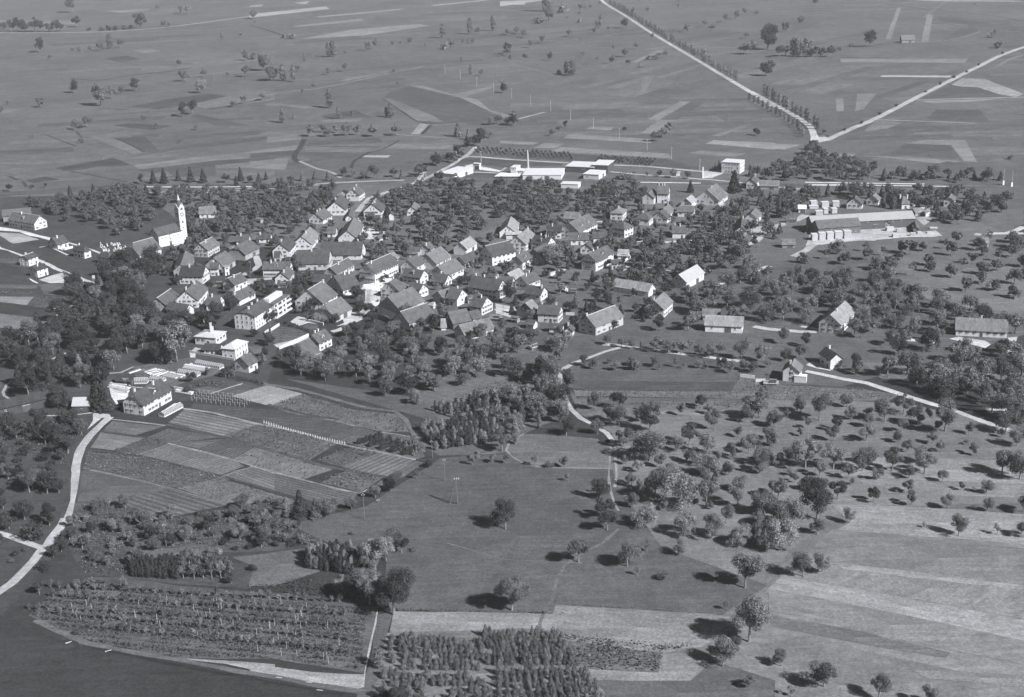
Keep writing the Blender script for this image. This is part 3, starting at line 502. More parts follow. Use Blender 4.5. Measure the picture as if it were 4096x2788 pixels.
def windows(root, loc, ang, O, L, W_, he, hr, ends, shut=False, dens=1.0, barn=False, gz=None):
    """windows on each wall of a block that faces the photographer"""
    cz, sz = math.cos(ang), math.sin(ang)
    sides = [((L/2, -W_/2), (0, -1), L, math.pi), ((L/2, W_/2), (0, 1), L, 0), ((0, 0), (-1, 0), W_, math.pi/2), ((L, 0), (1, 0), W_, -math.pi/2)]
    st = max(1, round((he-.5)/2.8)); n = 0
    for i, ((px, py), (nx, ny), ln, rz) in enumerate(sides):
        gx = loc[0]+px*cz-py*sz; gy = loc[1]+px*sz+py*cz; wx = nx*cz-ny*sz; wy = nx*sz+ny*cz
        if wx*(0-gx)+wy*(0-gy) <= 0: continue
        cols = max(1, int(ln/(3.0 if not barn else 5.5)*dens)); tx, ty = -ny, nx
        for r in range(st):
            z = (r+.55)*(he/st)+.1
            for c in range(cols):
                if rnd.random() < (.5 if barn else .12): continue
                if r == 0 and i < 2 and c == cols//2 and not barn: 
                    d = put('door', door_mesh(1.2, 2.2), root, (px+nx*.01+tx*((c+.5)/cols-.5)*ln, py+ny*.01+ty*((c+.5)/cols-.5)*ln, 1.1), rz); continue
                o = ((c+.5)/cols-.5)*(ln-1.0)
                put('window', window_mesh(.85, 1.2 if not barn else .9, shut and not barn), root, (px+nx*.005+tx*o, py+ny*.005+ty*o, z), rz); n += 1
        if barn and i < 2:
            put('barn_door', door_mesh(3.2, 3.0), root, (px+nx*.01+tx*ln*.12, py+ny*.01+ty*ln*.12, 1.5), rz)
        if i >= 2 and ends != 'h' and hr-he > 2.6:
            k = 2 if W_ > 9 else 1
            for c in range(k):
                o = (c-(k-1)/2)*2.2
                put('window', window_mesh(.8, 1.1, False), root, (px+nx*.005+tx*o, py+ny*.005+ty*o, he+(hr-he)*.30), rz)
            if hr-he > 4.2: put('window', window_mesh(.6, .8, False), root, (px+nx*.005, py+ny*.005, he+(hr-he)*.64), rz)
_dm = {}
def door_mesh(a, h):
    if (a, h) not in _dm:
        b = MB(); b.box((0, .05, 0), (a, .1, h), 0); b.box((0, .04, h/2+.06), (a+.3, .14, .14), 1)
        _dm[(a, h)] = b.mesh('door', [M['wood'], M['frame']])
    return _dm[(a, h)]
def chimney(root, x, y, zt, h=1.6, w_=.75, zb=None):
    b = MB(); zb = zt-1.5 if zb is None else zb
    b.box((0, 0, (h+zt-zb)/2-(zt-zb)), (w_, w_, h+zt-zb), 0); b.box((0, 0, h+.06), (w_+.2, w_+.2, .16), 0); b.box((0, 0, h+.19), (w_*.55, w_*.55, .12), 1)
    o = b.build('chimney', [M['brick'], M['wood']], root); o.location = (x, y, zt); return o
def block(root, L, W_, he, hr, wall, roof, ends='g', wmat='wall', rmat='roof', ov=.55, x0=0, names=('wall', 'roof'), cap=False):
    """one gabled, half-hipped ('k') or hipped ('h') block along x; ends: one letter for both or two"""
    e = (ends+ends)[:2]; a = W_/2; k = .42
    def xr(s, c): return {'g': 0, 'k': k*a*.9, 'h': min(a, L*.48)}[c]
    b = MB(); vs = [(x0, -a, 0), (x0+L, -a, 0), (x0+L, a, 0), (x0, a, 0), (x0, -a, he), (x0+L, -a, he), (x0+L, a, he), (x0, a, he)]
    fs = [(0, 1, 5, 4), (2, 3, 7, 6)]
    for s, c, (p, q, r, t) in ((0, e[0], (3, 0, 4, 7)), (1, e[1], (1, 2, 6, 5))):
        x = x0+L*s; n = len(vs)
        if c == 'h': fs.append((p, q, r, t))
        elif c == 'g': vs.append((x, 0, hr-.12)); fs.append((p, q, r, n, t))
        else:
            zk = hr-k*(hr-he)-.1; yk = a*k
            vs += [(x, (-yk if s == 0 else yk), zk), (x, (yk if s == 0 else -yk), zk)]; fs.append((p, q, r, n, n+1, t))
    b.add(vs, fs); b.build(names[0], M[wmat], root, wall)
    sl = (hr-he)/a; ze = he-ov*sl; A = a+ov; g0, g1 = x0-.5, x0+L+.5
    r = MB(); R0 = g0+(xr(0, e[0])+(ov if e[0] != 'g' else 0)*0 if e[0] != 'g' else 0); R1 = g1-(xr(1, e[1]) if e[1] != 'g' else 0)
    V = [(R0, 0, hr), (R1, 0, hr)]; F = []
    def end(s, c):
        g = g0 if s == 0 else g1
        if c in 'gh': V.extend([(g, -A, ze), (g, A, ze)]); return [len(V)-2], [len(V)-1]
        zk = hr-k*(hr-he); yk = a*k
        V.extend([(g, -A, ze), (g, -yk, zk), (g, yk, zk), (g, A, ze)]); n = len(V); return [n-4, n-3], [n-1, n-2]
    (l0, u0) = end(0, e[0]); (l1, u1) = end(1, e[1])
    F.append(tuple([l0[0], l1[0]]+l1[1:]+[1, 0]+l0[1:][::-1])); F.append(tuple([u1[0], u0[0]]+u0[1:]+[0, 1]+u1[1:][::-1]))
    if e[0] != 'g': F.append((u0[-1], l0[-1], 0))
    if e[1] != 'g': F.append((l1[-1], u1[-1], 1))
    r.shell(V, F, .22); ro = r.build(names[1], M[rmat], root, roof*(.62 if rmat == 'roof' else 1))
    if cap:
        c = MB(); c.box(((R0+R1)/2, 0, hr+.05), (R1-R0, .42, .16)); c.build('ridge_tiles', M['ridge'], ro)
    return ro
def solve(t, r1, r2, e, he, pit):
    def at(a):
        hr = he+a*pit; A = U(t, *r1, hr); B = U(t, *r2, hr); d = (B-A); d.z = 0; d.normalize(); n = Vector((-d.y, d.x, 0))
        if n.dot(A) > 0: n = -n                        # towards the photographer
        return A, B, d, hr, n.dot(U(t, *e, he-.3)-A)
    lo, hi = 1.6, 11.0
    for _ in range(24):
        m = (lo+hi)/2
        if at(m)[4]-.55 > m: lo = m
        else: hi = m
    A, B, d, hr, q = at(lo)
    return A, B, d, lo, hr
def house(name, t, x1, y1, x2, y2, ex, ey, he, label, wall=.64, roof=.13, ends='g', pit=.82, cat='house', barn=False, shut=True, ch=(.35,), cap=False, dorm=0, dens=1.0, wmat='wall', rmat='roof', group=None, amax=None, extra=None):
    A, B, d, a, hr = solve(t, (x1, y1), (x2, y2), (ex, ey), he, pit)
    if amax and a > amax: a = amax; hr = he+a*pit
    L = (B-A).length-1.0; L = max(L, 3.0); ang = math.atan2(d.y, d.x); O = A+d*.5; O.z = 0
    root = empty(name, O, ang); tag(root, label, cat, group); W_ = 2*a
    ro = block(root, L, W_, he, hr, wall, roof, ends, wmat, rmat, cap=cap)
    windows(root, O, ang, O, L, W_, he, hr, ends[0], shut, dens, barn)
    if not barn:
        for c in ch: chimney(ro, L*c, rnd.choice((-.8, .8)), hr-.5, 1.5)
    cs = -1 if (-math.sin(ang)*-O.x+math.cos(ang)*-O.y) < 0 else 1
    for i in range(dorm):                              # gabled dormers on the slope that shows
        x = L*(i+1)/(dorm+1); m = MB(); y0 = cs*(a*.72); zb = he+(hr-he)*.28
        m.add([(x-.9, y0, zb-.3), (x+.9, y0, zb-.3), (x+.9, y0, zb+1.1), (x, y0, zb+1.9), (x-.9, y0, zb+1.1), (x-.9, y0-cs*2.4, zb+1.1), (x+.9, y0-cs*2.4, zb+1.1), (x, y0-cs*3.2, zb+1.9), (x-.9, y0-cs*1, zb-.3), (x+.9, y0-cs*1, zb-.3)], [(0, 1, 2, 3, 4), (0, 4, 5, 8), (1, 9, 6, 2)])
        dd = m.build('dormer', M['wall'], ro, wall); m = MB()
        m.shell([(x-1.2, y0+cs*.3, zb+.95), (x, y0+cs*.3, zb+2.05), (x+1.2, y0+cs*.3, zb+.95), (x-1.2, y0-cs*2.4, zb+.95), (x, y0-cs*3.2, zb+2.05), (x+1.2, y0-cs*2.4, zb+.95)], [(0, 1, 4, 3), (1, 2, 5, 4)], .12); m.build('dormer_roof', M['roof'], ro, roof)
        m = MB(); m.box((x, y0+cs*.03, zb+.5), (.8, .08, .9)); m.build('dormer_window', M['glass'], ro)
    footprint(O, d, L, W_)
    return root, O, d, L, W_, he, hr, ang
def boxhouse(name, t, l, f, r, he, label, wall=.64, roof=.45, rise=0, cat='house', ends='h', ch=(), rmat='roof', shut=True, dens=1.0, barn=False, wmat='wall', win=True, group=None, ov=.5, mans=0):
    """block given by three eave corners: left, front, right"""
    Lp, Fp, Rp = (U(t, *q, he) for q in (l, f, r)); d = (Lp-Fp); Lw = d.length; d.normalize(); n = Vector((d.y, -d.x, 0))
    if n.dot(Rp-Fp) < 0: n = -n
    Wd = abs(n.dot(Rp-Fp)); long_ = Lw >= Wd
    ax, L, W_ = (-d, Lw, Wd) if long_ else (n, Wd, Lw)
    ctr = Fp+d*Lw/2+n*Wd/2; O = ctr-ax*L/2; O.z = 0; ang = math.atan2(ax.y, ax.x)
    root = empty(name, O, ang); tag(root, label, cat, group)
    if rise: ro = block(root, L, W_, he, he+rise, wall, roof, ends, wmat, rmat, ov=ov)
    else:
        b = MB(); b.box((L/2, 0, he/2), (L, W_, he)); b.build('wall', M[wmat], root, wall)
        b = MB(); b.box((L/2, 0, he+.15), (L+2*ov, W_+2*ov, .3)); b.box((L/2, 0, he+.31), (L+2*ov-.6, W_+2*ov-.6, .03)); ro = b.build('roof', M[rmat], root, roof)
    if win: windows(root, O, ang, O, L, W_, he, he+rise, 'h', shut, dens, barn)
    for c in ch: chimney(ro, L*c, 0, he+rise*.8, 1.6)
    footprint(O, ax, L, W_)
    return root, O, ax, L, W_, ang
G = 'houses and barns of the village'
H = house
# --- north-west edge
H('farmhouse','A0',200,565,618,630,400,738,5,'long farmhouse with white east gable at the north-western orchards, beside the gravel yard',roof=.15,dorm=1,cap=True)
H('barn','A0',25,540,480,500,25,640,5,'plain long barn roof behind the farmhouse with the gravel yard',wall=.25,roof=.17,barn=True,cat='barn')
H('house','A0',800,972,985,925,885,1082,3.5,'small dark-roofed house with walled white terrace at the lane below the north-western farm',roof=.11)
boxhouse('villa','A0',(1130,1150),(1300,1180),(1412,1152),5,'western one of two hipped white villas in front of the churchyard',roof=.09,rise=2.6,ch=(.3,))
boxhouse('villa','A0',(1505,1248),(1680,1282),(1790,1252),5,'eastern one of two hipped white villas, just below the gravestones',roof=.09,rise=2.6,ch=(.3,))
H('house','A0',350,1250,515,1192,418,1318,5,'upper of two white twin houses by the allotments, stepped shadow under its eave',roof=.09,cap=True,shut=False,pit=.5)
H('house','A0',495,1415,680,1362,570,1482,5,'lower of two white twin houses, next to the bare building plot',roof=.09,shut=False,pit=.5)
# --- the church
r_, O_, d_, L_, W_, he_, hr_, a_ = H('church','A1',430,825,800,737,530,942,8.3,'white village church with tall clock tower and dark nave roof',.64,roof=.09,ends='g',cat='church',ch=(),dens=.01,shut=False,pit=.9)
cs = -1 if (-math.sin(a_)*-O_.x+math.cos(a_)*-O_.y) < 0 else 1
for i in range(5):
    b = MB(); x = L_*(i+.75)/5.6; b.box((x, cs*(W_/2+.03), 4.3), (.7, .12, 3.2)); b.tube((x, cs*(W_/2-.03), 5.9), (x, cs*(W_/2+.09), 5.9), .35, .35, 10)
    b.box((x, cs*(W_/2+.16), 2.3), (1.3, .3, .16), 1); b.build('arched_window', [M['plain'], M['frame']], r_, .6)
    b = MB(); b.box((x, cs*(W_/2+.08), 5.8), (.55, .06, .7)); b.build('window_tracery', M['glass'], r_)
b = MB(); b.box((L_*.5, cs*(W_/2+.1), 1.4), (1.5, .3, 2.8)); b.build('door', M['wood'], r_)
TW = 4.7; tx = L_+TW/2-.15; ty = cs*(W_/2-TW/2-.0)
b = MB(); b.box((tx, ty, 10.4), (TW, TW, 20.8)); b.box((tx, ty, 20.3), (TW+.35, TW+.35, .3)); tw = b.build('tower', M['wall'], r_, .64)
b = MB()
for k in range(4):                                      # four stepped gables round the belfry
    c, s = math.cos(k*math.pi/2), math.sin(k*math.pi/2)
    def q(u, v, z): return (tx+u*c-v*s, ty+u*s+v*c, z)
    h = TW/2
    b.add([q(-h, h-.3, 20.8), q(h, h-.3, 20.8), q(h, h-.3, 22.2), q(.9, h-.3, 24.2), q(0, h-.3, 25.4), q(-.9, h-.3, 24.2), q(-h, h-.3, 22.2), q(-h, h, 20.8), q(h, h, 20.8), q(h, h, 22.2), q(.9, h, 24.2), q(0, h, 25.4), q(-.9, h, 24.2), q(-h, h, 22.2)],
          [(0,1,2,3,4,5,6)]+[(13,12,11,10,9,8,7)]+[(i, i+7, (i+1)%7+7, (i+1)%7) for i in range(7)])
b.build('tower_gables', M['wall'], tw, .64)
b = MB(); b.tube((tx, ty, 21.5), (tx, ty, 26.2), 2.9, 1.3, 8); b.tube((tx, ty, 26.2), (tx, ty, 31), 1.3, .06, 8); b.build('spire', M['roof'], tw, .10)
b = MB(); b.tube((tx, ty, 27.6), (tx, ty, 31.6), .95, .04, 8); b.build('spire_tip', M['metal_roof'], tw, .5)
for (nx, ny) in ((0, cs), (-1, 0), (1, 0)):
    p = Vector((tx+nx*TW/2, ty+ny*TW/2, 18.2)); n = Vector((nx, ny, 0))
    b = MB(); b.tube(p-n*.05, p+n*.1, 1.3, 1.3, 20); b.build('clock_face', M['plain'], tw, .05)
    b = MB(); b.tube(p, p+n*.16, .85, .85, 20, 0); t_ = Vector((-ny, nx, 0)); b.tube(p+n*.2, p+n*.2+Vector((0, 0, .75)), .07, .04, 4, 1); b.tube(p+n*.2, p+n*.2+t_*.5-Vector((0, 0, .35)), .07, .04, 4, 1)
    b.build('clock_dial', [M['frame'], M['wood']], tw)
    for z, s in ((13.2, (.95, 1.5)), (9.5, (.6, .9))):
        b = MB(); q_ = Vector((tx+nx*TW/2, ty+ny*TW/2, z)); b.box(q_, (s[0] if nx == 0 else .15, s[0] if ny == 0 else .15, s[1])); b.build('belfry_window', M['glass'], tw)
footprint(O_+d_*(L_), d_, TW, TW)
H('parish_barn','A1',65,1065,432,962,175,1255,4,'broad light-streaked half-hipped barn directly below the church nave',wall=.5,roof=.19,ends='kg',cat='barn',cap=True,barn=True)
H('house','A1',1140,490,1405,475,1140,608,3.5,'lone light-roofed house in the orchard east of the church tower',roof=.2,wall=.6,ch=())
H('shed','A1',2032,648,2145,662,2010,697,2.4,'tiny shed alone in the orchard above the village centre',roof=.22,wall=.3,cat='shed',ch=(),barn=True,pit=.4)
H('house','A1',1722,922,1930,916,1712,1028,3.4,'small house peeping over the big hipped barn east of the church',roof=.10)
H('house','A1',2070,902,2265,898,2075,988,3.2,'low house with wide white front under the orchard edge east of the church',roof=.10,ch=(.1,))
H('barn','A1',1705,1095,1935,985,1830,1256,4.2,'large swept-roof barn by the village street end, east of the church',wall=.35,roof=.15,barn=True,cat='barn',ends='kk')
H('house','A1',1155,1062,1350,958,1300,1160,5,'grey-gabled house with small windows right below the church lawn',wall=.5,roof=.17,cap=True)
H('barn','B0',1095,0,1002,258,1258,110,4,'steep barn end-on below the church lawn, dark western slope',wall=.3,roof=.16,barn=True,cat='barn')
H('barn','B0',1590,140,1812,8,1850,268,4.2,'mottled barn roof between the arcaded house and the swept-roof barn',wall=.4,roof=.15,barn=True,cat='barn')
H('house','B0',1012,278,1460,284,1400,484,5,'wide dark-roofed house with white walls all round, left of the arcaded house',roof=.085,dens=1.2)
H('house','B0',900,300,1010,262,1020,340,4.6,'narrow white wing joined to the left of the wide dark-roofed house',roof=.1,ch=(),wall=.78)
H('inn','B0',1530,222,1705,216,1505,340,5,'arcaded white house with dark roof in the middle of the western quarter',roof=.10,dens=1.3)
boxhouse('house','B0',(1755,300),(1800,310),(1865,285),5.5,'white tower-like block beside the arcaded house',roof=.2)
H('shed','B0',1562,468,1828,465,1562,597,2.6,'low dark roof in front of the arcaded house',roof=.10,cat='shed',barn=True,wall=.3)
H('house','B0',1852,508,2095,408,2022,620,4.4,'white gabled house with shuttered windows facing the walled forecourt',roof=.15,cap=True)
H('barn','B0',572,868,832,692,702,1035,4,'big barn with pale shingled gable at the western edge of the village',wall=.32,roof=.17,barn=True,cat='barn',cap=True)
H('house','B0',1088,745,1288,532,1310,925,4.8,'tall two-part house with patched roof east of the pale-gabled barn',roof=.14,ch=(.2,.7))
H('house','B0',1490,815,1740,818,1440,992,3.6,'boxy house with sunny gable beside the dark park trees',roof=.14)
H('house','B0',1932,788,2240,640,2090,905,3.6,'long streaked-roof house above the institution, white gable to the west',roof=.19,ch=(.05,))
H('house','B0',800,928,1165,982,960,1100,3.4,'low dark-slated house with sunlit gable before the two-part house',roof=.10)
H('house','B0',640,1100,775,1166,612,1212,4.2,'narrow white house standing alone at the wooded western border',roof=.10,ch=())
# --- north group
H('school','A2',1195,220,1288,155,1335,296,4.9,'bright white gabled house, northernmost of the village by the road to the works',roof=.2,ch=(.1,.9))
H('barn','A2',955,312,1050,260,1000,372,3.5,'low barn half hidden left of the northernmost white house',wall=.4,roof=.2,barn=True,cat='barn')
H('house','A2',928,415,1010,290,1092,546,4.4,'steep white-gabled house with bell-cast eaves below the northernmost house',roof=.14)
H('house','A2',622,590,770,510,765,690,3.4,'striped-roof cottage left of the steep white-gabled house',roof=.2,ch=(.3,.6))
H('shed','A2',1140,622,1180,512,1215,645,2.4,'little gable-fronted shed between the steep house and the half-timbered house',roof=.2,cat='shed',barn=True)
H('timber_house','A2',1500,448,1570,362,1648,578,4.8,'dark half-timbered house with white upper gable north of the centre',roof=.16,dens=1.5,cap=True)
H('barn','A2',1742,472,1802,588,1982,792,4,'very steep barn with sweeping eastern slope beside the half-timbered house',wall=.6,roof=.13,barn=True,cat='barn')
H('house','A2',2115,490,2160,408,2208,566,3.5,'small white-gabled house alone in the orchards right of the steep barn',roof=.19,ch=())
H('barn','A2',1112,862,1222,650,1282,970,4,'barn with pale slope and open white front in the middle of the northern farmyard',wall=.55,roof=.18,barn=True,cat='barn')
H('house','A2',810,798,955,796,808,905,3,'small cube of a house left of the farmyard barn',roof=.15,ch=())
H('house','A2',408,950,535,798,560,1088,4.4,'house with boldly striped roof and plain white gable',roof=.24,ch=(.4,))
H('house','A2',78,1066,192,940,235,1172,5,'white gabled house west of the striped roof, small dark windows',roof=.14,dens=.7)
H('barn','A2',718,1035,1368,1030,900,1240,3.6,'very long dark barn roof behind the trees north of the hotel',wall=.6,roof=.12,barn=True,cat='barn')
H('farmhouse','A2',335,1160,855,1150,345,1378,4.5,'huge broad farmhouse roof with two small chimneys in the village middle',roof=.12,ch=(.35,.45),wall=.5)
H('house','A2',1570,945,1680,890,1640,985,2.6,'tiny white cottage at the east end of the northern farmyard',roof=.14,ch=(.9,))
H('house','B1',692,430,1195,430,700,576,5,'long house with big gabled dormer and row of shuttered windows on the village street',roof=.12,ch=(.28,.42),dorm=1,dens=1.5)
H('house','B1',1015,640,1118,508,1152,762,3.6,'small white gabled house standing before the long dormered house',roof=.13,ch=(.2,))
H('shed','B1',885,245,985,242,800,402,3,'low dark annex below the white gabled house west of the striped roof',roof=.11,cat='shed',barn=True,wall=.4)
H('house','B1',1885,538,2222,362,2030,652,4.2,'grey-gabled house north-west of the hotel with bright ridge',wall=.5,roof=.15,cap=True,ch=(.4,))
H('house','B2',150,686,488,605,340,950,4.4,'dark-roofed inn across the square from the hotel, white ground floor',roof=.10,ch=(.55,.8),dens=1.2)
H('shed','B1',1620,650,1932,672,1562,797,3,'low dark shed roof behind the inn with white ground floor',roof=.10,cat='shed',barn=True,wall=.3)
H('house','B1',1490,945,1772,778,1735,1222,5,'tall weathered house with bright verge west of the curving street',roof=.16,ch=(.95,),cap=True)
H('barn','C1',1312,318,1645,160,1565,522,3.8,'patched barn roof at the bend of the curving street',wall=.45,roof=.16,barn=True,cat='barn',ends='kg')
# --- institution
r_, O_, d_, L_, W_, he_, hr_, a_ = H('institution','B1',330,1320,930,950,572,1425,7.6,'large white institution with balconies and dormered roof beside the vegetable garden',roof=.14,ends='kg',ch=(.1,.28,.45),dens=1.1,shut=False,pit=.5,cat='institution')
cs = -1 if (-math.sin(a_)*-O_.x+math.cos(a_)*-O_.y) < 0 else 1
b = MB(); b.box((L_*.76, cs*(W_/2+.2), 4.2), (L_*.5, 3.2, 8.4)); b.build('balcony_wing', M['wall'], r_, .64); b = MB(); b.box((L_*.76, cs*(W_/2+.3), 8.5), (L_*.5+.8, 3.8, .3)); b.build('wing_roof', M['roof'], r_, .1)
b = MB(); b.box((L_*.76, cs*(W_/2-3.4), 9.6), (L_*.42, 3.4, 2.4)); b.build('attic_storey', M['wall'], r_, .7)
for fl in range(3):
    for k in range(4):
        b = MB(); b.box((L_*(.56+.13*k), cs*(W_/2+1.82), 1.8+2.7*fl), (L_*.10 if k % 2 else L_*.055, .14, 1.3)); b.build('window', M['glass'], r_)
    b = MB(); b.box((L_*.76, cs*(W_/2+2.3), .8+2.7*fl), (L_*.5, 1.1, .8)); b.build('balcony', M['wall'], r_, .64)
# --- centre
H('hotel','B2',736,478,1178,288,888,652,6.8,'big white three-storey hotel with many windows on the village square',roof=.12,dens=1.35,ch=(.15,),cap=True,shut=True)
H('shed','B2',1190,300,1235,255,1330,375,3.4,'small pale roof tucked behind the far end of the hotel',roof=.25,cat='shed',barn=True)
H('house','B2',1155,800,1350,690,1345,970,4.8,'white corner house with hipped eastern roof beside the village square',roof=.12,ends='gh',dens=1.1,ch=(.5,))
H('barn','B2',1128,1070,1582,882,1362,1330,4,'long barn with bright lower roof patch just south of the corner house',wall=.4,roof=.17,barn=True,cat='barn')
H('barn','B2',1356,1340,1842,1180,1480,1572,4,'speckled wide barn at the southern rim of the village centre',wall=.6,roof=.17,barn=True,cat='barn',cap=True)
H('cottage','B2',1230,1468,1400,1462,1135,1535,2.8,'squat hipped cottage under trees left of the speckled wide barn',roof=.14,ends='h',ch=())
H('house','B2',1490,405,1692,285,1642,555,4.4,'pale-gabled house right behind the hotel lane',wall=.55,roof=.14,ch=(.9,))
H('barn','B2',1818,290,2095,150,2015,482,4,'barn with lighter square patch, in the row behind the hotel',wall=.5,roof=.2,barn=True,cat='barn')
H('house','B2',1790,130,1885,68,1912,226,4,'small grey-gabled house at the north end of the row behind the hotel',wall=.5,roof=.16,ch=(.1,))
H('shed','B2',1520,162,1730,166,1510,292,3,'flat-looking dark annex beside the small grey-gabled house',roof=.13,cat='shed',barn=True,wall=.35)
H('house','B2',1450,540,1800,590,1645,725,4.8,'dark house with cross dormer and sunny east gable between hotel and barns',roof=.11,dorm=1,ch=(.6,))
H('house','B2',1560,800,1782,838,1690,1005,4,'white gabled house with creeper behind the long barn',roof=.12,ch=(.35,))
H('house','B3',215,515,545,370,455,668,4.2,'long flecked roof with four chimneys along its ridge',roof=.15,ch=(.2,.5,.7,.8))
H('house','B3',205,642,430,666,345,815,3.4,'low house with pale eave line in front of the four-chimney roof',roof=.14,ch=(.3,))
H('house','B3',612,345,850,245,885,402,3.6,'angled cottage with small white gables left of the massive shaded-gable house',roof=.15,ch=(.6,))
H('barn','A3',535,1045,700,945,660,1147,4.4,'barn with very pale square roof and bright wall north-west of the massive house',roof=.32,wall=.6,barn=True,cat='barn')
H('mansion','B3',1082,152,1522,50,1212,352,6,'massive house with shaded west gable, white south wall and pale ridge',wall=.8,roof=.13,cap=True,dens=.9,ch=())
H('house','B3',1640,332,1832,232,1745,470,5,'house with white dormer and sunny south wall just right of the massive house',roof=.13,dorm=1,ch=(.4,))
H('barn','A3',1275,785,1330,637,1442,812,4.4,'barn with pale eastern roof face at the head of the eastern quarter',roof=.33,wall=.75,barn=True,cat='barn')
H('shed','A3',1250,870,1500,868,1240,925,3.6,'low link building with almost white roof',roof=.6,cat='shed',barn=True,pit=.4)
H('house','A3',1422,950,1592,815,1562,1082,4.8,'house with curved mottled roof and white bell-cast gable',roof=.24,ch=(.9,))
H('house','A3',1700,920,1962,962,1830,1080,4.8,'dark house with dormer and white east gable in the eastern quarter',roof=.10,ch=(.3,.7),dorm=1)
H('barn','A3',1682,1145,1872,1045,1852,1300,4,'weathered barn next to the great spreading tree of the eastern quarter',roof=.15,wall=.25,barn=True,cat='barn')
H('house','A3',1892,770,2120,766,1878,882,5.2,'dark-roofed house with long row of windows over white wall',roof=.10,dens=1.4)
H('shed','A3',1778,780,1885,780,1755,876,3.2,'annex left of the house with the long row of windows',roof=.13,cat='shed',barn=True,wall=.2)
H('barn','A3',2168,560,2412,575,2125,668,3,'low pale barn north of the eastern quarter',roof=.25,cat='barn',barn=True,wall=.2)
H('farmhouse','A4',-95,732,205,590,330,758,5,'big farmhouse with broad mid-grey roof and white gables, eastern quarter',roof=.15,ch=(),dorm=2)
H('house','A4',-80,890,215,884,0,1006,3.8,'long low roof with tiny dormer in front of the big farmhouse',roof=.13,dorm=1,ch=())
boxhouse('villa','A4',(548,582),(742,590),(828,532),5,'mansard villa with pale flat top among the eastern trees',roof=.3,rise=2.4,ch=(.5,))
boxhouse('villa','A4',(562,800),(765,835),(885,785),6,'twin-gabled white villa with cypress before its front',roof=.14,rise=3.6,ch=(.5,),dens=1.2)
boxhouse('villa','A4',(945,668),(1150,682),(1222,640),4.6,'dark hip-roofed house with veranda right of the mansard villa',roof=.12,rise=3.2,ch=(.4,))
H('house','A4',1310,562,1372,522,1432,682,3.5,'white gabled cottage with paired dark window between the two hipped houses',roof=.16,ch=())
H('house','A4',1362,510,1462,450,1450,612,3.4,'cottage with broad white chimney behind the white gabled cottage',roof=.2,ch=(.95,))
H('house','A4',1592,467,1862,475,1505,562,4,'house with bright ridge and half-hip facing west in the north-east quarter',roof=.16,cap=True,ends='kg',ch=())
H('house','A4',1720,362,1805,302,1842,422,3.6,'light-roofed white house behind the bright-ridged one',roof=.35,ch=())
r_ = H('villa','A4',1278,137,1470,140,1262,288,7.2,'tall slate-roofed house with half-timbered white east gable by the railway',roof=.14,ch=(.1,.4,.6),dens=1.2)
H('barn','A4',1130,275,1205,205,1290,300,5,'wing with round white arch joined to the tall slate-roofed house',roof=.15,wall=.6,barn=True,cat='barn')
H('farmhouse','A4',2042,226,2192,122,2250,392,4,'large barn-like farmhouse with dormer close to the dark fir',roof=.16,dorm=1)
H('house','A4',1500,772,1722,772,1492,897,4,'square-fronted house with white lower storey alone right of the villas',roof=.16,ch=(.2,.6))
H('shed','A4',262,880,500,868,300,978,3.4,'dark-roofed annex below the twin-gabled villa',roof=.09,cat='shed',barn=True,wall=.6)
H('cottage','A4',172,1066,225,1008,322,1102,3.4,'small chalet-like cottage above the long white house',roof=.13,ch=())
H('long_house','B4',1140,290,1482,130,1312,422,6.6,'long white house with dark balconied gable and rows of windows',roof=.16,dens=1.5,ch=(.3,.55),dorm=1)
H('house','B4',1560,398,1695,402,1640,472,4.2,'white wing with bright wall at the right of the long white house',roof=.14,ch=())
H('shed','B4',1680,206,1886,213,1860,332,2.6,'small pale-roofed shed behind the long white house',roof=.42,cat='shed',barn=True,wall=.8)
H('house','A5',400,590,478,500,504,674,4.5,'pale-gabled house with white ground floor at the sawmill crossroads',roof=.2,ch=())
H('house','A5',246,800,264,640,342,872,3.2,'steep-roofed white cottage just below the pale-gabled crossroads house',roof=.18,ch=(.9,))
H('villa','E4',1755,485,1800,430,1830,515,4.6,'small white villa with pointed gable right of the dark fir',roof=.16,ch=(.9,))
H('shed','E4',1860,492,2090,496,1880,562,3,'long low shed roof right of the small pointed villa',roof=.22,cat='shed',barn=True,wall=.3)
# --- sawmill
H('sawmill_hall','A5',1300,634,2898,550,2945,672,6,'very long pale sawmill hall, rear of the timber yard',roof=.33,wall=.10,cat='hall',barn=True,ends='gg',rmat='metal_roof',pit=.5,wmat='plain')
H('sawmill_hall','A5',1392,700,2062,656,1432,832,5,'front sawmill hall with darker roof above the white timber stacks',roof=.15,wall=.14,cat='hall',barn=True,pit=.6,wmat='plain')
H('sawmill_shed','A6',205,705,165,612,440,747,4,'open gable-fronted sawmill shed with white boarding',roof=.15,wall=.4,cat='shed',barn=True)
H('sawmill_shed','A6',655,800,634,710,740,795,3,'smallest gabled sawmill shed at the east of the yard',roof=.15,wall=.2,cat='shed',barn=True)
H('shed','A5',1130,460,1265,462,1100,526,3,'white-roofed shed beside the upper timber stacks',roof=.75,cat='shed',barn=True,pit=.3,rmat='metal_roof')
H('shed','A5',872,985,1092,985,878,1078,2.6,'low grey shed under trees at the sawmill road',roof=.24,cat='shed',barn=True,wall=.3)
H('chalet','A5',2008,352,2032,305,2132,457,3.8,'chalet with steep dark triangular gable behind the sawmill',roof=.17,ch=())
H('house','A6',-22,312,25,270,96,384,3.6,'half-hidden white gabled house right of the chalet',roof=.2,ch=())
H('house','A6',392,326,535,320,600,442,4,'wide hip-roofed house with light slates behind the sawmill',roof=.24,ends='h',ch=(.1,.9))
H('house','A6',1165,335,1198,275,1236,430,4.6,'white half-hipped house alone north-east of the sawmill',roof=.2,ends='k',ch=())
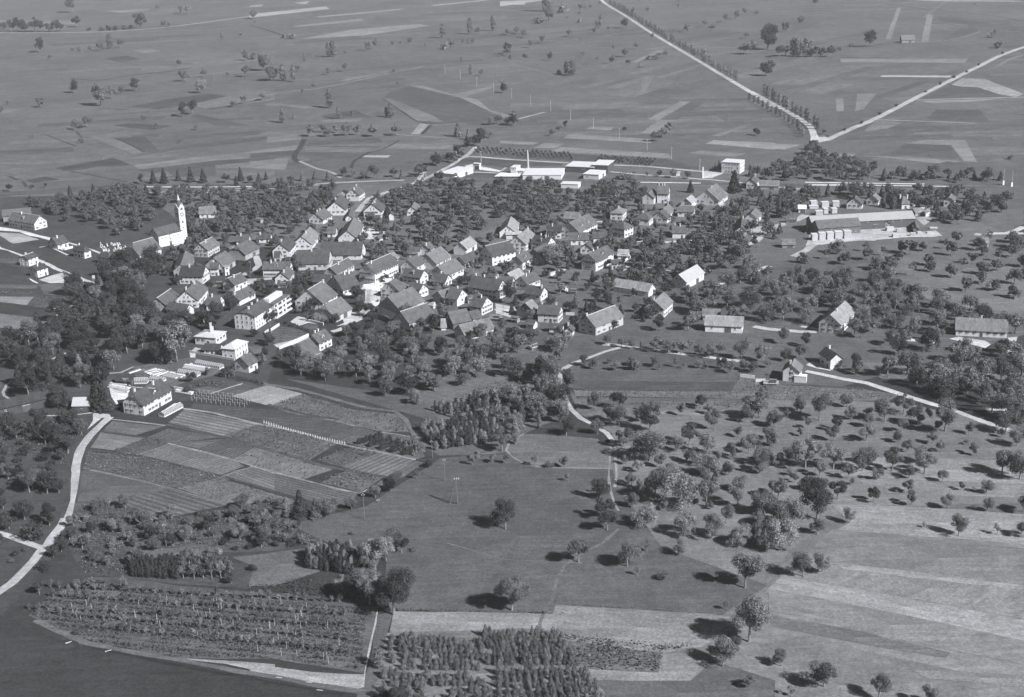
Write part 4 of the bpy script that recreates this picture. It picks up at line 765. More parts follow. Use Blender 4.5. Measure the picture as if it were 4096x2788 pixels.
H('shed','A6',1612,966,1780,968,1640,1052,3,'pale-roofed little barn by the white curved drive in the east',roof=.3,cat='barn',barn=True)
# --- east
H('barn','B6',515,665,850,482,668,818,4.4,'very pale-roofed barn with white end wall beside the eastern lane',roof=.36,wall=.62,cat='barn',barn=True,rmat='metal_roof')
H('barn','B4',1640,732,2310,835,2160,972,3.4,'long light grey roof slanting behind trees below the dark lawn',roof=.32,wall=.75,cat='barn',barn=True)
H('house','C4',170,132,270,44,264,242,5,'white shuttered house with stained roof on the slope above the pale lane',roof=.2,ch=(.1,))
H('barn','C4',700,280,1100,298,1072,405,4,'light-roofed farm with white lower wall in the eastern orchard',roof=.36,wall=.75,cat='barn',barn=True)
H('shed','C4',668,216,860,220,648,292,3,'darker shed roof right behind the light-roofed farm',roof=.2,cat='shed',barn=True,wall=.3)
H('farmhouse','C5',65,285,222,137,232,355,5.4,'tall pale farmhouse with long bright east wall deep in the eastern orchard',roof=.3,ch=(.3,))
H('farmhouse','C5',1386,310,1945,338,1378,442,3.6,'long two-toned roof of the easternmost farm with white front',roof=.2,ch=(.5,))
r_, O_, d_, L_, W_, he_, hr_, a_ = H('villa','C4',1590,800,1620,726,1696,852,5.2,'white villa with arched loggia at the edge of the turnip field',roof=.22,ch=(.3,),dens=.6)
boxhouse('loggia','C4',(1620,915),(1745,925),(1765,905),3,'arched white loggia in front of the villa by the turnip field',roof=.7,win=False,ov=.1)
H('villa','C4',2065,685,1945,608,1996,757,5.2,'upper white villa with dark roof, the one farther up the pale road',roof=.12,ch=(.85,),dens=.7)
# --- south-east of the centre
H('barn','B3',225,968,452,898,342,1122,3.6,'barn with white lower front left of the sunny-gabled twin',roof=.16,wall=.6,cat='barn',barn=True)
H('house','B3',458,900,682,936,570,1124,4.4,'house with blinding white east gable in the southern row',roof=.13,ch=(.5,),dens=.5)
boxhouse('garden_pavilion','B3',(62,1200),(150,1225),(240,1195),2,'garden pavilion with white pyramid roof',roof=.6,rise=1.2,win=False,cat='pavilion')
H('mansion','B3',862,682,1410,766,1312,975,5.6,'biggest barn-house of the southern row with long shaded front and white gable',roof=.12,ch=(0.05,.35,.75),dens=1.1)
H('house','B3',1292,690,1602,706,1525,842,4.4,'house whose white gable rises behind the biggest barn-house',roof=.13,ch=(0.05,))
H('barn','B3',1480,642,1700,545,1685,735,4,'barn with smooth pale roof in the south-eastern cluster',roof=.33,wall=.5,cat='barn',barn=True)
H('house','B3',1722,706,1975,602,1872,842,4.4,'shaded-gabled house with white teeth-like windows below the pale barn',roof=.17,ch=(.3,.7),dens=1.3)
H('house','B3',1850,852,2162,892,2062,1042,4,'house with sunny east gable below the shaded-gabled house',roof=.14,ch=(.9,))
H('house','B3',890,1035,1130,1076,1012,1272,4.8,'white gable-fronted inn with many dark windows opposite the bright forecourt',roof=.13,ch=(.6,),dens=1.3)
H('barn','B3',402,1340,750,1276,492,1562,4,'tilted barn with deep black western gable in the southern row',roof=.17,wall=.12,cat='barn',barn=True)
H('barn','B3',778,1335,960,1292,1042,1432,3.5,'lower barn joined to the one with the black gable',roof=.15,wall=.3,cat='barn',barn=True)
H('barn','C2',1292,575,1770,462,1862,632,3.4,'moss-flecked long barn roof, southernmost of the row with white end wall',roof=.18,wall=.6,cat='barn',barn=True)
boxhouse('hut','C2',(1022,552),(1098,548),(1112,538),4,'white hut with pyramid roof beside the black western gable',roof=.6,rise=2.4,win=False,cat='hut')
H('barn','C3',385,237,492,175,540,392,4,'shed-like barn with bright triangular roof left of the white double house',roof=.24,wall=.15,cat='barn',barn=True)
H('house','C3',605,255,950,278,560,402,5,'double house with lean-to and towering sunlit east gable',roof=.11,ch=(.08,.78),dens=1.2)
H('shed','C3',420,482,560,502,352,562,2.8,'humped dark roof in the trees below the double house',roof=.15,cat='shed',barn=True)
H('house','C3',1060,620,1092,560,1132,692,3.2,'tiny white-gabled house between the double house and the great barn',roof=.14,ch=(.8,))
H('shed','C3',762,548,985,562,702,622,2.8,'flat dark roof linking toward the tiny white-gabled house',roof=.14,cat='shed',barn=True)
H('farmhouse','C3',1336,440,1786,270,1475,622,5,'great light-grey barn-house with wooden west gable at the southern edge',roof=.23,wall=.45,ch=(.03,),cap=True,barn=False,dens=.7)
# --- nursery quarter
boxhouse('villa','C0',(1080,362),(1400,388),(1640,295),4.4,'flat pale-roofed white villa with two tall chimneys above the greenhouses',roof=.5,rise=1.3,ch=(),dens=1.1,rmat='metal_roof')
H('house','C0',1232,475,1500,482,1180,575,3.4,'dark-roofed white annex between the two pale-roofed villas',roof=.10,ch=(),dens=1.2)
boxhouse('villa','C0',(1495,542),(1702,562),(1880,442),5.6,'white cube villa with pale hipped roof above the greenhouses',roof=.5,rise=1.9,dens=1.1,rmat='metal_roof',shut=False)
H('house','C0',1782,690,1940,615,1890,840,4.2,'house with shaded shuttered front right of the white cube villa',roof=.17,ch=(.8,))
H('shed','C0',500,545,592,490,578,622,3.2,'white gabled shed in the dark park trees',roof=.6,cat='shed',ch=(),barn=True)
H('nursery_house','C6',1352,712,1655,548,1532,805,5.4,'large gardener house with half-hipped front and long white south wall',roof=.10,ends='kg',ch=(.15,.7),dens=1.2,cat='house',dorm=0)
H('nursery_wing','C6',1352,640,1600,655,1480,760,5.8,'cross wing with white east gable joined to the large gardener house',roof=.10,ch=(),cat='house',cap=True)
H('barn','C6',-200,822,500,665,515,748,4.6,'very long dark shed running out of the western edge',roof=.085,wall=.07,cat='barn',barn=True)
H('shed','C6',752,745,950,740,742,836,3.2,'square shed with light roof and dark walls at the lane end',roof=.4,wall=.1,cat='shed',barn=True,rmat='metal_roof')
H('shed','C6',1212,507,1385,522,1190,572,2.2,'open dark shelter above the cold frames behind the gardener house',roof=.09,wall=.1,cat='shed',barn=True)
H('barn','C1',756,1042,1066,900,938,1202,3.4,'plain dark barn beside the walled vegetable garden',roof=.14,wall=.2,cat='barn',barn=True,cap=True)
H('shed','C1',1012,1182,1212,1086,1162,1282,2.4,'small shed roof joined below the plain dark barn',roof=.16,cat='shed',barn=True,wall=.2)
H('villa','C1',1102,857,1352,740,1256,1012,4.8,'villa with white cross dormer and tall chimney by the vegetable garden',roof=.17,ch=(.35,.6),dorm=1)
# --- small outbuildings
def shed(*a, **k): return H('shed', *a, cat='shed', barn=True, **k)
shed('B1',945,792,1130,788,935,852,2.2,'low flat-looking roof right in front of the small white gabled house',roof=.13,wall=.4)
H('house','B0',150,195,335,172,112,268,4,'house mostly behind trees just below the half-hipped barn near the church',roof=.11)
shed('B4',810,905,905,908,838,962,2,'tiny white-gabled garden hut in the allotments east of the southern row',roof=.12,wall=.65)
shed('B4',655,860,750,880,660,925,2.2,'little white hut left of the tiny garden hut',roof=.5,wall=.65)
shed('C3',455,905,520,885,470,935,1.6,'small pale box-like hut alone in the orchard south of the village',roof=.55,wall=.6,pit=.3)
shed('C2',1418,126,1525,110,1440,182,3,'annex between the sunny-gabled house and the white inn',roof=.16,wall=.6)
shed('B3',1140,640,1400,668,1180,712,4,'dark roof just behind the biggest barn-house',roof=.13,wall=.4)
shed('B2',1130,240,1210,225,1150,290,3,'small mottled roof behind the hotel ridge',roof=.2,wall=.5)
shed('A4',2215,452,2290,420,2300,492,2.6,'small white-roofed shed right of the large barn-like farmhouse',roof=.45,wall=.6)
shed('A1',1590,1120,1690,1080,1650,1140,2.4,'low dark shed between the grey-gabled house and the swept-roof barn',roof=.13,wall=.3)
shed('A2',480,1300,560,1290,470,1340,2.2,'low shed at the foot of the white gabled house',roof=.2,wall=.5)
shed('B2',1030,1265,1300,1385,1020,1400,3,'long low lean-to on the dark west side of the long barn',roof=.12,wall=.15)
shed('B3',1180,1380,1400,1400,1190,1440,1.8,'low frame roof in the garden before the bright forecourt',roof=.25,wall=.4)
shed('B3',1560,1400,1700,1420,1540,1470,2.2,'low roof by the white lane below the black-sided barn',roof=.2,wall=.3)
shed('A5',930,650,1110,645,935,690,2.4,'grey open timber roof in the yard left of the sawmill',roof=.2,wall=.15)
shed('A6',780,530,870,560,790,600,2.4,'white sloping shed at the east end of the sawmill',roof=.55,wall=.6,pit=.4)
shed('A6',600,520,740,500,610,590,3,'grey board-stacked shed behind the sawmill',roof=.25,wall=.3)
shed('C4',1300,1000-40,1460,965,1300,985,1.2,'low white frame beside the villa by the turnip field',roof=.4,wall=.6,pit=.3)
shed('B5',960,1015,1020,1012,960,1050,1.6,'tiny white hut in the slanting allotment rows',roof=.5,wall=.6,pit=.4)
shed('B5',1250,1125,1370,1075,1280,1150,1.8,'white-roofed garden hut on the allotment path',roof=.6,wall=.5,pit=.4)
shed('B1',1480,1090,1560,1060,1500,1130,2.2,'timber porch on the west side of the tall weathered house',roof=.3,wall=.4)
shed('A3',1750,990,1810,970,1760,1060,3,'pale pointed dormer-like roof among the dark eastern houses',roof=.4,wall=.3)
# --- works north of the railway
def flat(t, l, f, r, he, label, wall=.6, roof=.62, name='works_hall', cat='hall', win=True, ov=.35, **k): return boxhouse(name, t, l, f, r, he, label, wall, roof, 0, cat, rmat='metal_roof', barn=True, win=win, wmat='plain', ov=ov, **k)
flat('C7',(1425,437),(1875,437),(2015,360),3.6,'largest flat works hall with glaring white roof')
flat('C7',(455,412),(635,430),(770,348),4,'glaring flat-roofed hall where the road meets the railway')
flat('C7',(850,303),(922,308),(940,300),4.6,'small white works cube beside the rubble yard',name='works_cube')
flat('C7',(1285,347),(1352,350),(1385,323),6,'boiler house of the works with flat roof beside the chimney',name='boiler_house'); flat('C7',(1340,385),(1430,390),(1470,365),3.4,'low annex between boiler house and works chimney',name='annex')
flat('C7',(1925,335),(2250,350),(2300,290),4.6,'wide grey-roofed works hall with dark walls behind the white hall',wall=.09,roof=.6)
flat('E4',(-90,318),(88,325),(165,268),6.4,'dark cube hall with pale roof at the east end of the works',wall=.08,roof=.62,win=False)
flat('C7',(2130,425),(2310,435),(2390,385),3.8,'small white hall by the loading track of the works')
r_ = flat('E4',(1415,285),(1625,298),(1700,263),8.4,'modern flat-roofed white villa in three storeys north of the railway',name='modern_villa',cat='house',roof=.62,win=False)
windows(r_[0], r_[1], r_[5], None, r_[3], r_[4], 8.4, 8.4, 'h', False, 1.3)
flat('E4',(885,405),(930,405),(952,400),2.8,'tiny white hut in the field east of the works',name='hut',cat='hut',win=False)
flat('C7',(1870,540),(2070,546),(2078,517),3,'narrow white loading shelter beside the railway',name='shelter',cat='shelter',win=False)
for i in range(11):                                     # slanting drying racks
    x = 1105+i*29; A = U('C7', x, 470); B = U('C7', x+75, 425); d = B-A; b = MB(); b.box((0, 0, 1.2), (d.length, 1.2, .25)); b.box((d.length*.25, 0, .55), (.3, .3, 1.1)); b.box((-d.length*.25, 0, .55), (.3, .3, 1.1))
    o = b.build('drying_rack', M['plain'], None, .75); o.location = (A+B)/2; o.rotation_euler = (0, 0, math.atan2(d.y, d.x)); tag(o, ordinal(i+1)+' from the left of the slim white racks slanting before the white works hall', 'rack', 'slanting racks of the works')
c_ = U('C7', 1487, 366); b = MB(); b.tube((0, 0, 0), (0, 0, 1.5), 1.3, 1.2, 14); b.tube((0, 0, 1.5), (0, 0, 15.6), .95, .5, 14)
r_ = empty('factory_chimney', c_); tag(r_, 'slender brick works chimney rising over the flat halls', 'chimney'); b.build('shaft', M['plain'], r_, .45); b = MB(); b.tube((0, 0, 15.6), (0, 0, 16.1), .62, .62, 14); b.build('rim', M['plain'], r_, .08)
H('field_barn','E3',1192,278,1300,275,1186,318,4,'lonely field barn far out on the north-eastern plain',roof=.2,wall=.3,cat='barn',barn=True)
# ---------------------------------------------------------------- trees: tapered trunk, limbs, crown of many leaf clumps
def leaf_quads(rs, P, N, size, tris=False):
    """small faces at P turned roughly outward along N"""
    n = len(P); N = N+rs.normal(0, .55, (n, 3)); N /= np.linalg.norm(N, axis=1)[:, None]+1e-9
    T = np.cross(N, rs.normal(0, 1, (n, 3))); T /= np.linalg.norm(T, axis=1)[:, None]+1e-9; B = np.cross(N, T)
    s = (size*rs.uniform(.6, 1.35, n))[:, None]; a = rs.uniform(.5, .95, n)[:, None]
    V = np.stack([P-T*s*.5-B*s*a*.35, P+T*s*.35-B*s*a*.5, P+T*s*.5+B*s*a*.4, P-T*s*.3+B*s*a*.5], 1).reshape(-1, 3)
    return V
def crown_points(rs, kind, h, r, n):
    if kind == 'round' or kind == 'big' or kind == 'weep':
        z0 = h*(.15 if kind != 'weep' else .08); zc = (h+z0)/2; hz = (h-z0)/2
        nl = int(rs.integers(8, 18)) if kind != 'big' else int(rs.integers(16, 28))
        L = rs.normal(0, 1, (nl, 3)); L /= np.linalg.norm(L, axis=1)[:, None]; L *= rs.uniform(.35, .85, (nl, 1)); L[:, 2] = L[:, 2]*.8-.08
        C0 = L*np.array([r*.9, r*.9, hz*.95])+np.array([0, 0, zc]); R = rs.uniform(.17, .42, nl)*r
        k = rs.choice(nl, n, p=R**2/np.sum(R**2)); D_ = rs.normal(0, 1, (n, 3)); D_ /= np.linalg.norm(D_, axis=1)[:, None]
        P = C0[k]+D_*(R[k]*rs.uniform(.55, 1.1, n))[:, None]*np.array([1.05, 1.05, .85]); N = D_+np.array([0, 0, .35])
        if kind == 'weep': P[:, 2] -= np.maximum(0, np.hypot(P[:, 0], P[:, 1])-r*.55)*rs.uniform(.2, 1.3, n)
        P[:, :2] *= r/np.percentile(np.hypot(P[:, 0], P[:, 1]), 95); P[:, 2] *= h/np.percentile(P[:, 2], 99); keep = P[:, 2] > h*.07; return P[keep], N[keep]
    if kind == 'cone' or kind == 'fir':
        u = rs.uniform(0, 1, n); z = h*(.04+.96*(1-np.sqrt(1-u*.985)))
        prof = (1-(z/h)**(1.6 if kind == 'cone' else 1.0)); rr = r*np.clip(prof, .03, 1)*rs.uniform(.75, 1.06, n)
        if kind == 'cone': rr *= np.clip(.55+z/h*2.2, 0, 1)
        a = rs.uniform(0, 6.283, n); rr *= 1+.16*np.sin(a*3+z*2.1)+.1*np.sin(a*5-z*3)
        P = np.stack([rr*np.cos(a), rr*np.sin(a), z], 1); return P, np.stack([np.cos(a), np.sin(a), .35+0*a], 1)
    if kind == 'column':
        z = h*rs.uniform(.1, 1, n); rr = r*np.sin(np.clip((z/h)*2.6+.35, 0, 3.1))**.6*rs.uniform(.6, 1.08, n); a = rs.uniform(0, 6.283, n)
        rr *= 1+.2*np.sin(a*2+z*1.3)+.15*np.sin(z*2.7+a); P = np.stack([rr*np.cos(a), rr*np.sin(a), z], 1); return P, np.stack([np.cos(a), np.sin(a), .5+0*a], 1)
    if kind == 'bush':
        nl = 7; C0 = np.stack([rs.uniform(-.5, .5, nl)*r, rs.uniform(-.5, .5, nl)*r, rs.uniform(.3, .65, nl)*h], 1); k = rs.integers(0, nl, n)
        D_ = rs.normal(0, 1, (n, 3)); D_ /= np.linalg.norm(D_, axis=1)[:, None]; P = C0[k]+D_*np.array([r*.52, r*.52, h*.38])*rs.uniform(.6, 1.1, (n, 1)); P[:, 2] = np.abs(P[:, 2]); return P, D_+np.array([0, 0, .4])
def quads_mesh(name, V, mats, mi=None, extra=None):
    nv = len(V); nf = nv//4; me = bpy.data.meshes.new(name)
    ev, ef = (extra.v, extra.f) if extra else ([], []); EV = np.array(ev, dtype=np.float32).reshape(-1, 3)
    A = np.concatenate([V.astype(np.float32), EV]); me.vertices.add(len(A)); me.vertices.foreach_set('co', A.ravel())
    loops = list(range(nv)); st = list(range(0, nv, 4)); tot = [4]*nf
    for f in ef: st.append(len(loops)); tot.append(len(f)); loops += [i+nv for i in f]
    me.loops.add(len(loops)); me.loops.foreach_set('vertex_index', loops); me.polygons.add(len(st)); me.polygons.foreach_set('loop_start', st)
    for m in mats: me.materials.append(m)
    if ef: me.polygons.foreach_set('material_index', [0]*nf+[1]*len(ef))
    me.update(calc_edges=True); me.validate(); return me
def trunk_mb(rs, h, r, kind):
    b = MB(); t = .035*h**.9+.05; lean = rs.uniform(-.04, .04, 2)*h
    if kind in ('cone', 'fir', 'column'):
        b.tube((0, 0, -.1), (0, 0, h*.8), t, t*.25, 6); return b
    if kind == 'bush':
        for i in range(4): a = rs.uniform(0, 6.28); b.tube((0, 0, -.05), (math.cos(a)*r*.4, math.sin(a)*r*.4, h*.6), t*.5, t*.2, 4)
        return b
    f = Vector((lean[0]*.5, lean[1]*.5, h*.33)); b.tube((0, 0, -.1), f, t, t*.72, 7)
    for i in range(6):
        a = i*1.05+rs.uniform(-.4, .4); q = Vector((math.cos(a)*r*.55, math.sin(a)*r*.55, h*rs.uniform(.5, .8))); m = f.lerp(q, .5)+Vector((0, 0, -.05*h)); b.tube(f, m, t*.55, t*.35, 5); b.tube(m, q, t*.35, t*.1, 5)
    b.tube(f, (0, 0, h*.85), t*.6, t*.1, 5); return b
SPEC = {'round': (9, 4.2), 'weep': (8.5, 4.6), 'big': (15, 6.3), 'cone': (5, 1.15), 'fir': (14, 3.6), 'column': (10, 1.5), 'bush': (2.4, 1.9), 'young': (6, 2.0)}
LODN = {'near': {'round': (5600, .29), 'weep': (5600, .29), 'big': (12000, .36), 'cone': (900, .24), 'fir': (4200, .42), 'column': (1600, .32), 'bush': (800, .25), 'young': (1200, .27)},
        'mid': {'round': (2300, .45), 'weep': (2300, .45), 'big': (5200, .55), 'cone': (260, .45), 'fir': (1300, .75), 'column': (800, .45), 'bush': (400, .38), 'young': (700, .38)},
        'far': {'round': (900, .72), 'weep': (900, .72), 'big': (1700, .95), 'cone': (90, .8), 'fir': (500, 1.2), 'column': (420, .65), 'bush': (80, .8), 'young': (140, .8)}}
LM = {'': 'leaf', 'd': 'leafdark', 'p': 'leafpale'}
_tm = {}
def tree_mesh(kind, lod, var, tint, split):
    k = (kind, lod, var, tint, split)
    if k not in _tm:
        rs = np.random.default_rng(abs(hash((kind, var)) if False else sum(map(ord, kind))*31+var*7+5)); h, r = SPEC[kind]; n, s = LODN[lod][kind]
        P, N = crown_points(rs, 'round' if kind == 'young' else kind, h, r, n); V = leaf_quads(rs, P, N, s); tb = trunk_mb(rs, h, r, kind); mats = [M[LM[tint]], M['bark']]
        _tm[k] = (quads_mesh('crown', V, mats[:1]), tb.mesh('trunk', [M['bark']])) if split else (quads_mesh(kind+'_tree', V, mats, extra=tb), None)
    return _tm[k]
TREES = []                                            # (x, y, radius) for spacing
GROUPS = {}
NAME = {'round': 'fruit_tree', 'weep': 'pear_tree', 'big': 'broadleaf_tree', 'cone': 'young_conifer', 'fir': 'fir_tree', 'column': 'poplar_tree', 'bush': 'bush', 'young': 'young_tree'}
cnt = {}
def tree(kind, P, h, wd=None, label=None, cat=None, group=None, tint='', lod=None, name=None, parts=None):
    H0, R0 = SPEC[kind]; s = h/H0; sx = (wd/2/R0) if wd else s*rnd.uniform(.88, 1.12)
    px = pxm(P)/4                                      # render pixels per metre
    lod = lod or ('near' if px > 2.35 else 'mid' if px > 1.25 else 'far'); parts = (lod == 'near' and h > 3.4) if parts is None else parts
    me, tm = tree_mesh(kind, lod, rnd.randrange(8 if kind in ('round', 'weep', 'cone', 'young') else 4), tint, parts)
    nm = name or (cat or '').replace(' ', '_') or NAME[kind]; nm = NAME[kind] if nm == 'tree' else nm; rz = rnd.uniform(0, 6.28)
    if parts:
        o = empty(nm, (P.x, P.y, 0), rz)
        link('crown', me, o); link('trunk', tm, o)
    else:
        o = link(nm, me); o.location = (P.x, P.y, 0); o.rotation_euler = (0, 0, rz)
    o.scale = (sx, sx*rnd.uniform(.92, 1.08), s); tag(o, label, cat or 'tree', group); GROUPS.setdefault(group, []).append((o, kind, tint, h, P.copy())); TREES.append((P.x, P.y, max(sx*R0, 1)*.8)); cnt[cat or 'tree'] = cnt.get(cat or 'tree', 0)+1
    return o
def T(t, txt, kind='round', asp=1.0, label=None, cat='fruit tree', group=None, tint='', **k):
    """trees at 'x,y,d' = foot of the trunk and crown width in the photo"""
    for q in txt.split():
        a = q.split(','); x, y, d = float(a[0]), float(a[1]), float(a[2]); kk, tt = kind, tint
        for c in a[3:]:
            if c in ('d', 'p'): tt = c
            else: kk = {'r': 'round', 'w': 'weep', 'b': 'big', 'f': 'fir', 'c': 'column', 'o': 'cone', 'u': 'bush', 'y': 'young'}[c]
        P = U(t, x, y); wd = d*TILE[t][2]/pxm(P)*1.12; H0, R0 = SPEC[kk]; h = (.72 if kk == 'column' else 1)*wd/(2*R0)*H0*asp*rnd.uniform(.95, 1.18)
        tree(kk, P, h, wd, label, cat, group, tt, **k)
# --- the open orchard in the south-east: every tree where it stands
g1 = 'fruit trees of the open south-eastern orchard'; l1 = 'fruit tree standing on the open grass of the south-eastern orchard, shadow on its left'
T('D3', '30,370,160 110,225,110 215,440,115 315,360,55 430,320,115 590,385,175 488,455,70 740,472,100,d 820,272,100 860,385,105 995,350,70 1140,400,150 1300,335,140 1425,425,170,w 1290,480,90 1015,450,90 200,605,90 155,545,90 430,520,60 470,788,200,p 330,745,110 550,690,100 705,795,185,p 710,560,115 985,560,125 955,815,170 1005,760,130 1205,815,150 1330,655,95 1420,750,140 1480,840,165 1258,572,80 1545,585,80 1620,655,80 1900,682,85 1832,590,40 1590,482,85 1655,475,215 1855,505,80 2135,850,190 2285,885,180 2265,600,135 2170,488,160 2132,530,65 78,830,125 120,740,125,w 220,775,105 45,620,105 325,850,60 590,852,110 832,880,100 1078,890,90 1345,880,90 1630,910,85', label=l1, group=g1)
T('D3', '240,1055,145 478,975,90 742,1055,135,d 378,912,75 612,930,40 860,930,45 1045,1080,105,d 1368,1102,95 1340,1000,90 1680,1132,105 1790,975,60 2003,1000,105 2010,1155,95 2320,1165,140 120,1185,180 570,1222,280,b,d 320,1302,235,w,p 845,1250,100 570,1355,115 1475,1292,35 60,1265,100 60,1450,200,w 250,1490,240,w,p', label=l1, group=g1)
T('D2', '560,512,130,d 1010,285,115,d 940,395,115 1010,430,150 1042,605,140 800,300,110 825,500,100 1222,302,60 1540,345,80 1692,282,100,d 1170,392,90 1300,352,110 1270,462,165,d 1812,462,145 1760,332,70 2082,402,90 2190,362,165 2222,242,115 2020,530,80 2312,442,100 1265,720,260,w 1130,722,100 1062,752,60 1492,652,105 1600,592,150 1752,655,130 1580,732,90 1962,692,110,w 2102,662,115 2222,765,145,w 2280,605,90 1650,765,110 1742,865,195 1170,822,90,p 1362,782,90 1442,825,70 1110,935,100 1852,722,60 1932,845,100 2192,832,80 1310,1022,185 1432,905,120,p 1532,1112,265,w,p 1212,1032,130 1742,1112,190 1782,985,160 2010,1105,165 2042,992,130 2222,1185,150 2300,1000,90', label=l1, group=g1)
T('D2', '1110,1125,110 1232,1282,185,w,p 1392,1152,80 1560,1362,200,w,p 1792,1375,185,w 1912,1255,130 2042,1445,180,w,p 2182,1285,100 2252,1475,170,w,p 2312,1342,130 1772,1132,60', label=l1, group=g1)
for t, q, lb in [('D2','848,1035,150,d','dark tree with pale grass patch around it beside the narrow meadow track'),('D2','880,1215,150,d','rear of two touching dark trees left of the open orchard'),('D2','908,1312,150,d','front of two touching dark trees left of the open orchard'),
  ('D2','575,900,42,y','slim sapling alone in the meadow below the oval field'),('D1','2160,1302,190,d','round solitary tree in the middle of the great meadow'),('D6','100,748,255,b','tall full broadleaf tree at the hedge end of the great meadow'),
  ('D5','1215,785,290,b,d','massive dark tree at the head of the grass lane between the beds'),('D5','1010,700,230,b','broad tree leaning on the massive dark one at the lane head'),('D5','865,108,50,u','single round bush in the upper great meadow'),
  ('D6','665,340,175','wind-bent tree by the curving meadow track'),('D6','1075,378,215,w','broad drooping pear tree in the southern meadow'),('D6','1240,248,60,y','thin bent sapling above the drooping pear tree'),('D6','1508,278,105','small white-trunked tree with flat crown in the southern meadow'),
  ('D6','1160,455,45,y','thin sapling right below the drooping pear tree'),('D6','1370,482,105,u','low spreading bush tree in the southern meadow'),('D6','2070,558,250','large airy tree with white trunk at the strip-field corner'),('D6','1912,745,48,y','frail sapling above the stubble field'),
  ('D6','2105,1012,290,b','huge soft round tree at the right end of the stubble field'),('D6','1880,1222,190','gnarled tree at the pale triangular plot'),('D6','1985,1135,140','tree between the gnarled one and the huge round tree'),('D6','2110,1402,95','small round tree in the bottom strip meadow'),
  ('D7','452,462,170','left of two trees at the tip of the bright strip'),('D7','612,422,140','right of two trees at the tip of the bright strip'),('D7','262,1222,115','lollipop-shaped tree on a thin trunk near the bottom edge'),('D7','630,1397,215','spreading tree with dark left shadow near the bottom edge'),
  ('D7','1092,1500,160','tree cut by the bottom edge, right of the spreading one'),('D7','1512,1545,140','rightmost tree cut by the bottom edge'),('D7','350,1482,60,y','faint bare sapling at the bottom edge'),('D7','12,1372,70','small tree just left of the lollipop tree'),
  ('D3','1765,1367,135','tree with long shadow on the pale strip at the right edge'),('D3','2095,1352,55,y','tiny tree on the pale strip near the right edge'),('D3','2330,1375,120','tree cut by the right edge above the strips')]:
    T(t, q, label=lb, group=None, cat='tree')
T('D2', '300,772,60,y 418,782,85,u 550,785,85 55,752,50,y', label='small tree on the lower rim of the oval field', group='trees on the rim of the oval field', cat='young tree')
T('D1', '1920,722,75 2050,742,60 1882,762,50,y 2168,752,45,y', label='small tree on the meadow edge between nursery and oval field', group='trees at the nursery meadow edge', cat='young tree')
# --- meadow row above the oval field and along the pale lane
T('C4', '165,820,100 235,860,42,y 395,825,60,y 472,840,35,y 622,832,75 712,845,45,y 860,842,95,d 950,885,100 1102,855,85 1195,880,105,d -70,850,80 -30,860,90', label='small fruit tree in the row across the lawn above the turnip field', group='row of small fruit trees on the lawn', cat='fruit tree')
T('C3', '1320,1220,140,d 1450,1275,140 1395,1270,60,y 1795,1285,140 1700,1180,80 2145,1285,120 2060,1220,120 1660,895,130 1880,925,120 2040,945,110 2210,960,100', label='fruit tree on the slope along the pale lane', group='trees along the pale lane', cat='fruit tree')
T('C4', '190,660,130 310,672,120 450,690,120 625,710,100 740,725,120 1070,735,150 1280,765,150,w 545,630,80 1495,580,130 1745,610,120,d 865,700,110 1350,830,70 1695,745,110 1530,760,100,d 2250,900,100', label='fruit tree between the pale lane and the eastern farms', group='fruit trees above the pale lane', cat='fruit tree')
# --- far plain: trees one can tell apart
gf = 'scattered trees of the far plain'; lf = 'solitary field tree far out on the plain beyond the railway'
T('E0', '310,415,75,d 580,98,90 605,215,70,d 1110,225,95,d 580,425,35 620,420,40 715,408,38 795,400,50 872,385,40,c 957,378,50 397,475,30 1250,85,35 1432,108,40 1480,112,50 2010,148,50 1293,210,40 1332,212,25 1758,312,25,c 1905,295,32 1945,480,60 2005,465,40 2095,560,80 1938,608,70 2150,640,90 600,735,75,d 800,835,110,b,p 880,780,80,p 965,745,45 1080,720,75,d 1422,525,35 1460,645,70 1615,610,45 1683,645,32 1800,605,25 1590,735,80,p 325,848,60 60,830,30 1445,922,80,d 1520,905,80,d 590,1028,60 640,1015,25 690,1010,75 1133,962,38 1562,1030,38,p 1428,1132,28 258,1090,25 645,1130,50,u 1850,845,40 1835,850,30 1925,820,45 2080,790,45 1235,990,25,u 75,1515,45,d 255,1498,32,d 362,1490,28,d 1115,1455,55,d 937,1520,28,d 2015,195,25 5,895,40 1225,1015,20,u', asp=1.05, label=lf, group=gf, cat='field tree')
T('E1', '28,150,50 270,300,60,u 330,308,60,u 30,470,50,u 110,560,90 185,635,85 262,640,45,c 345,645,38,c 375,568,38 430,490,20,c 535,468,28 625,450,40,c 660,450,40,c 750,435,28 620,590,38 748,568,45 1132,580,25 1170,680,28 505,700,28 422,740,30 102,795,48 632,855,50,c 258,970,40,c 343,940,16,c 703,940,30,c 810,915,28 1080,925,25,c 1110,930,35,c 1140,928,30 1525,300,40,c 1588,385,55 1540,390,70,u 1740,270,38,c 1795,268,38 1925,245,40,c 2035,278,38 2108,265,38 2160,298,35 1690,350,28 1722,350,14,c 1765,345,28 1387,372,12,c 1672,490,14,c 1745,590,25,c 1832,600,35 2035,445,55 2055,475,30 1998,655,35,u 2012,735,50,d 930,400,50 990,390,55 1125,360,25 1190,355,25 1265,345,35 2085,905,40,u', asp=1.1, label=lf, group=gf, cat='field tree')
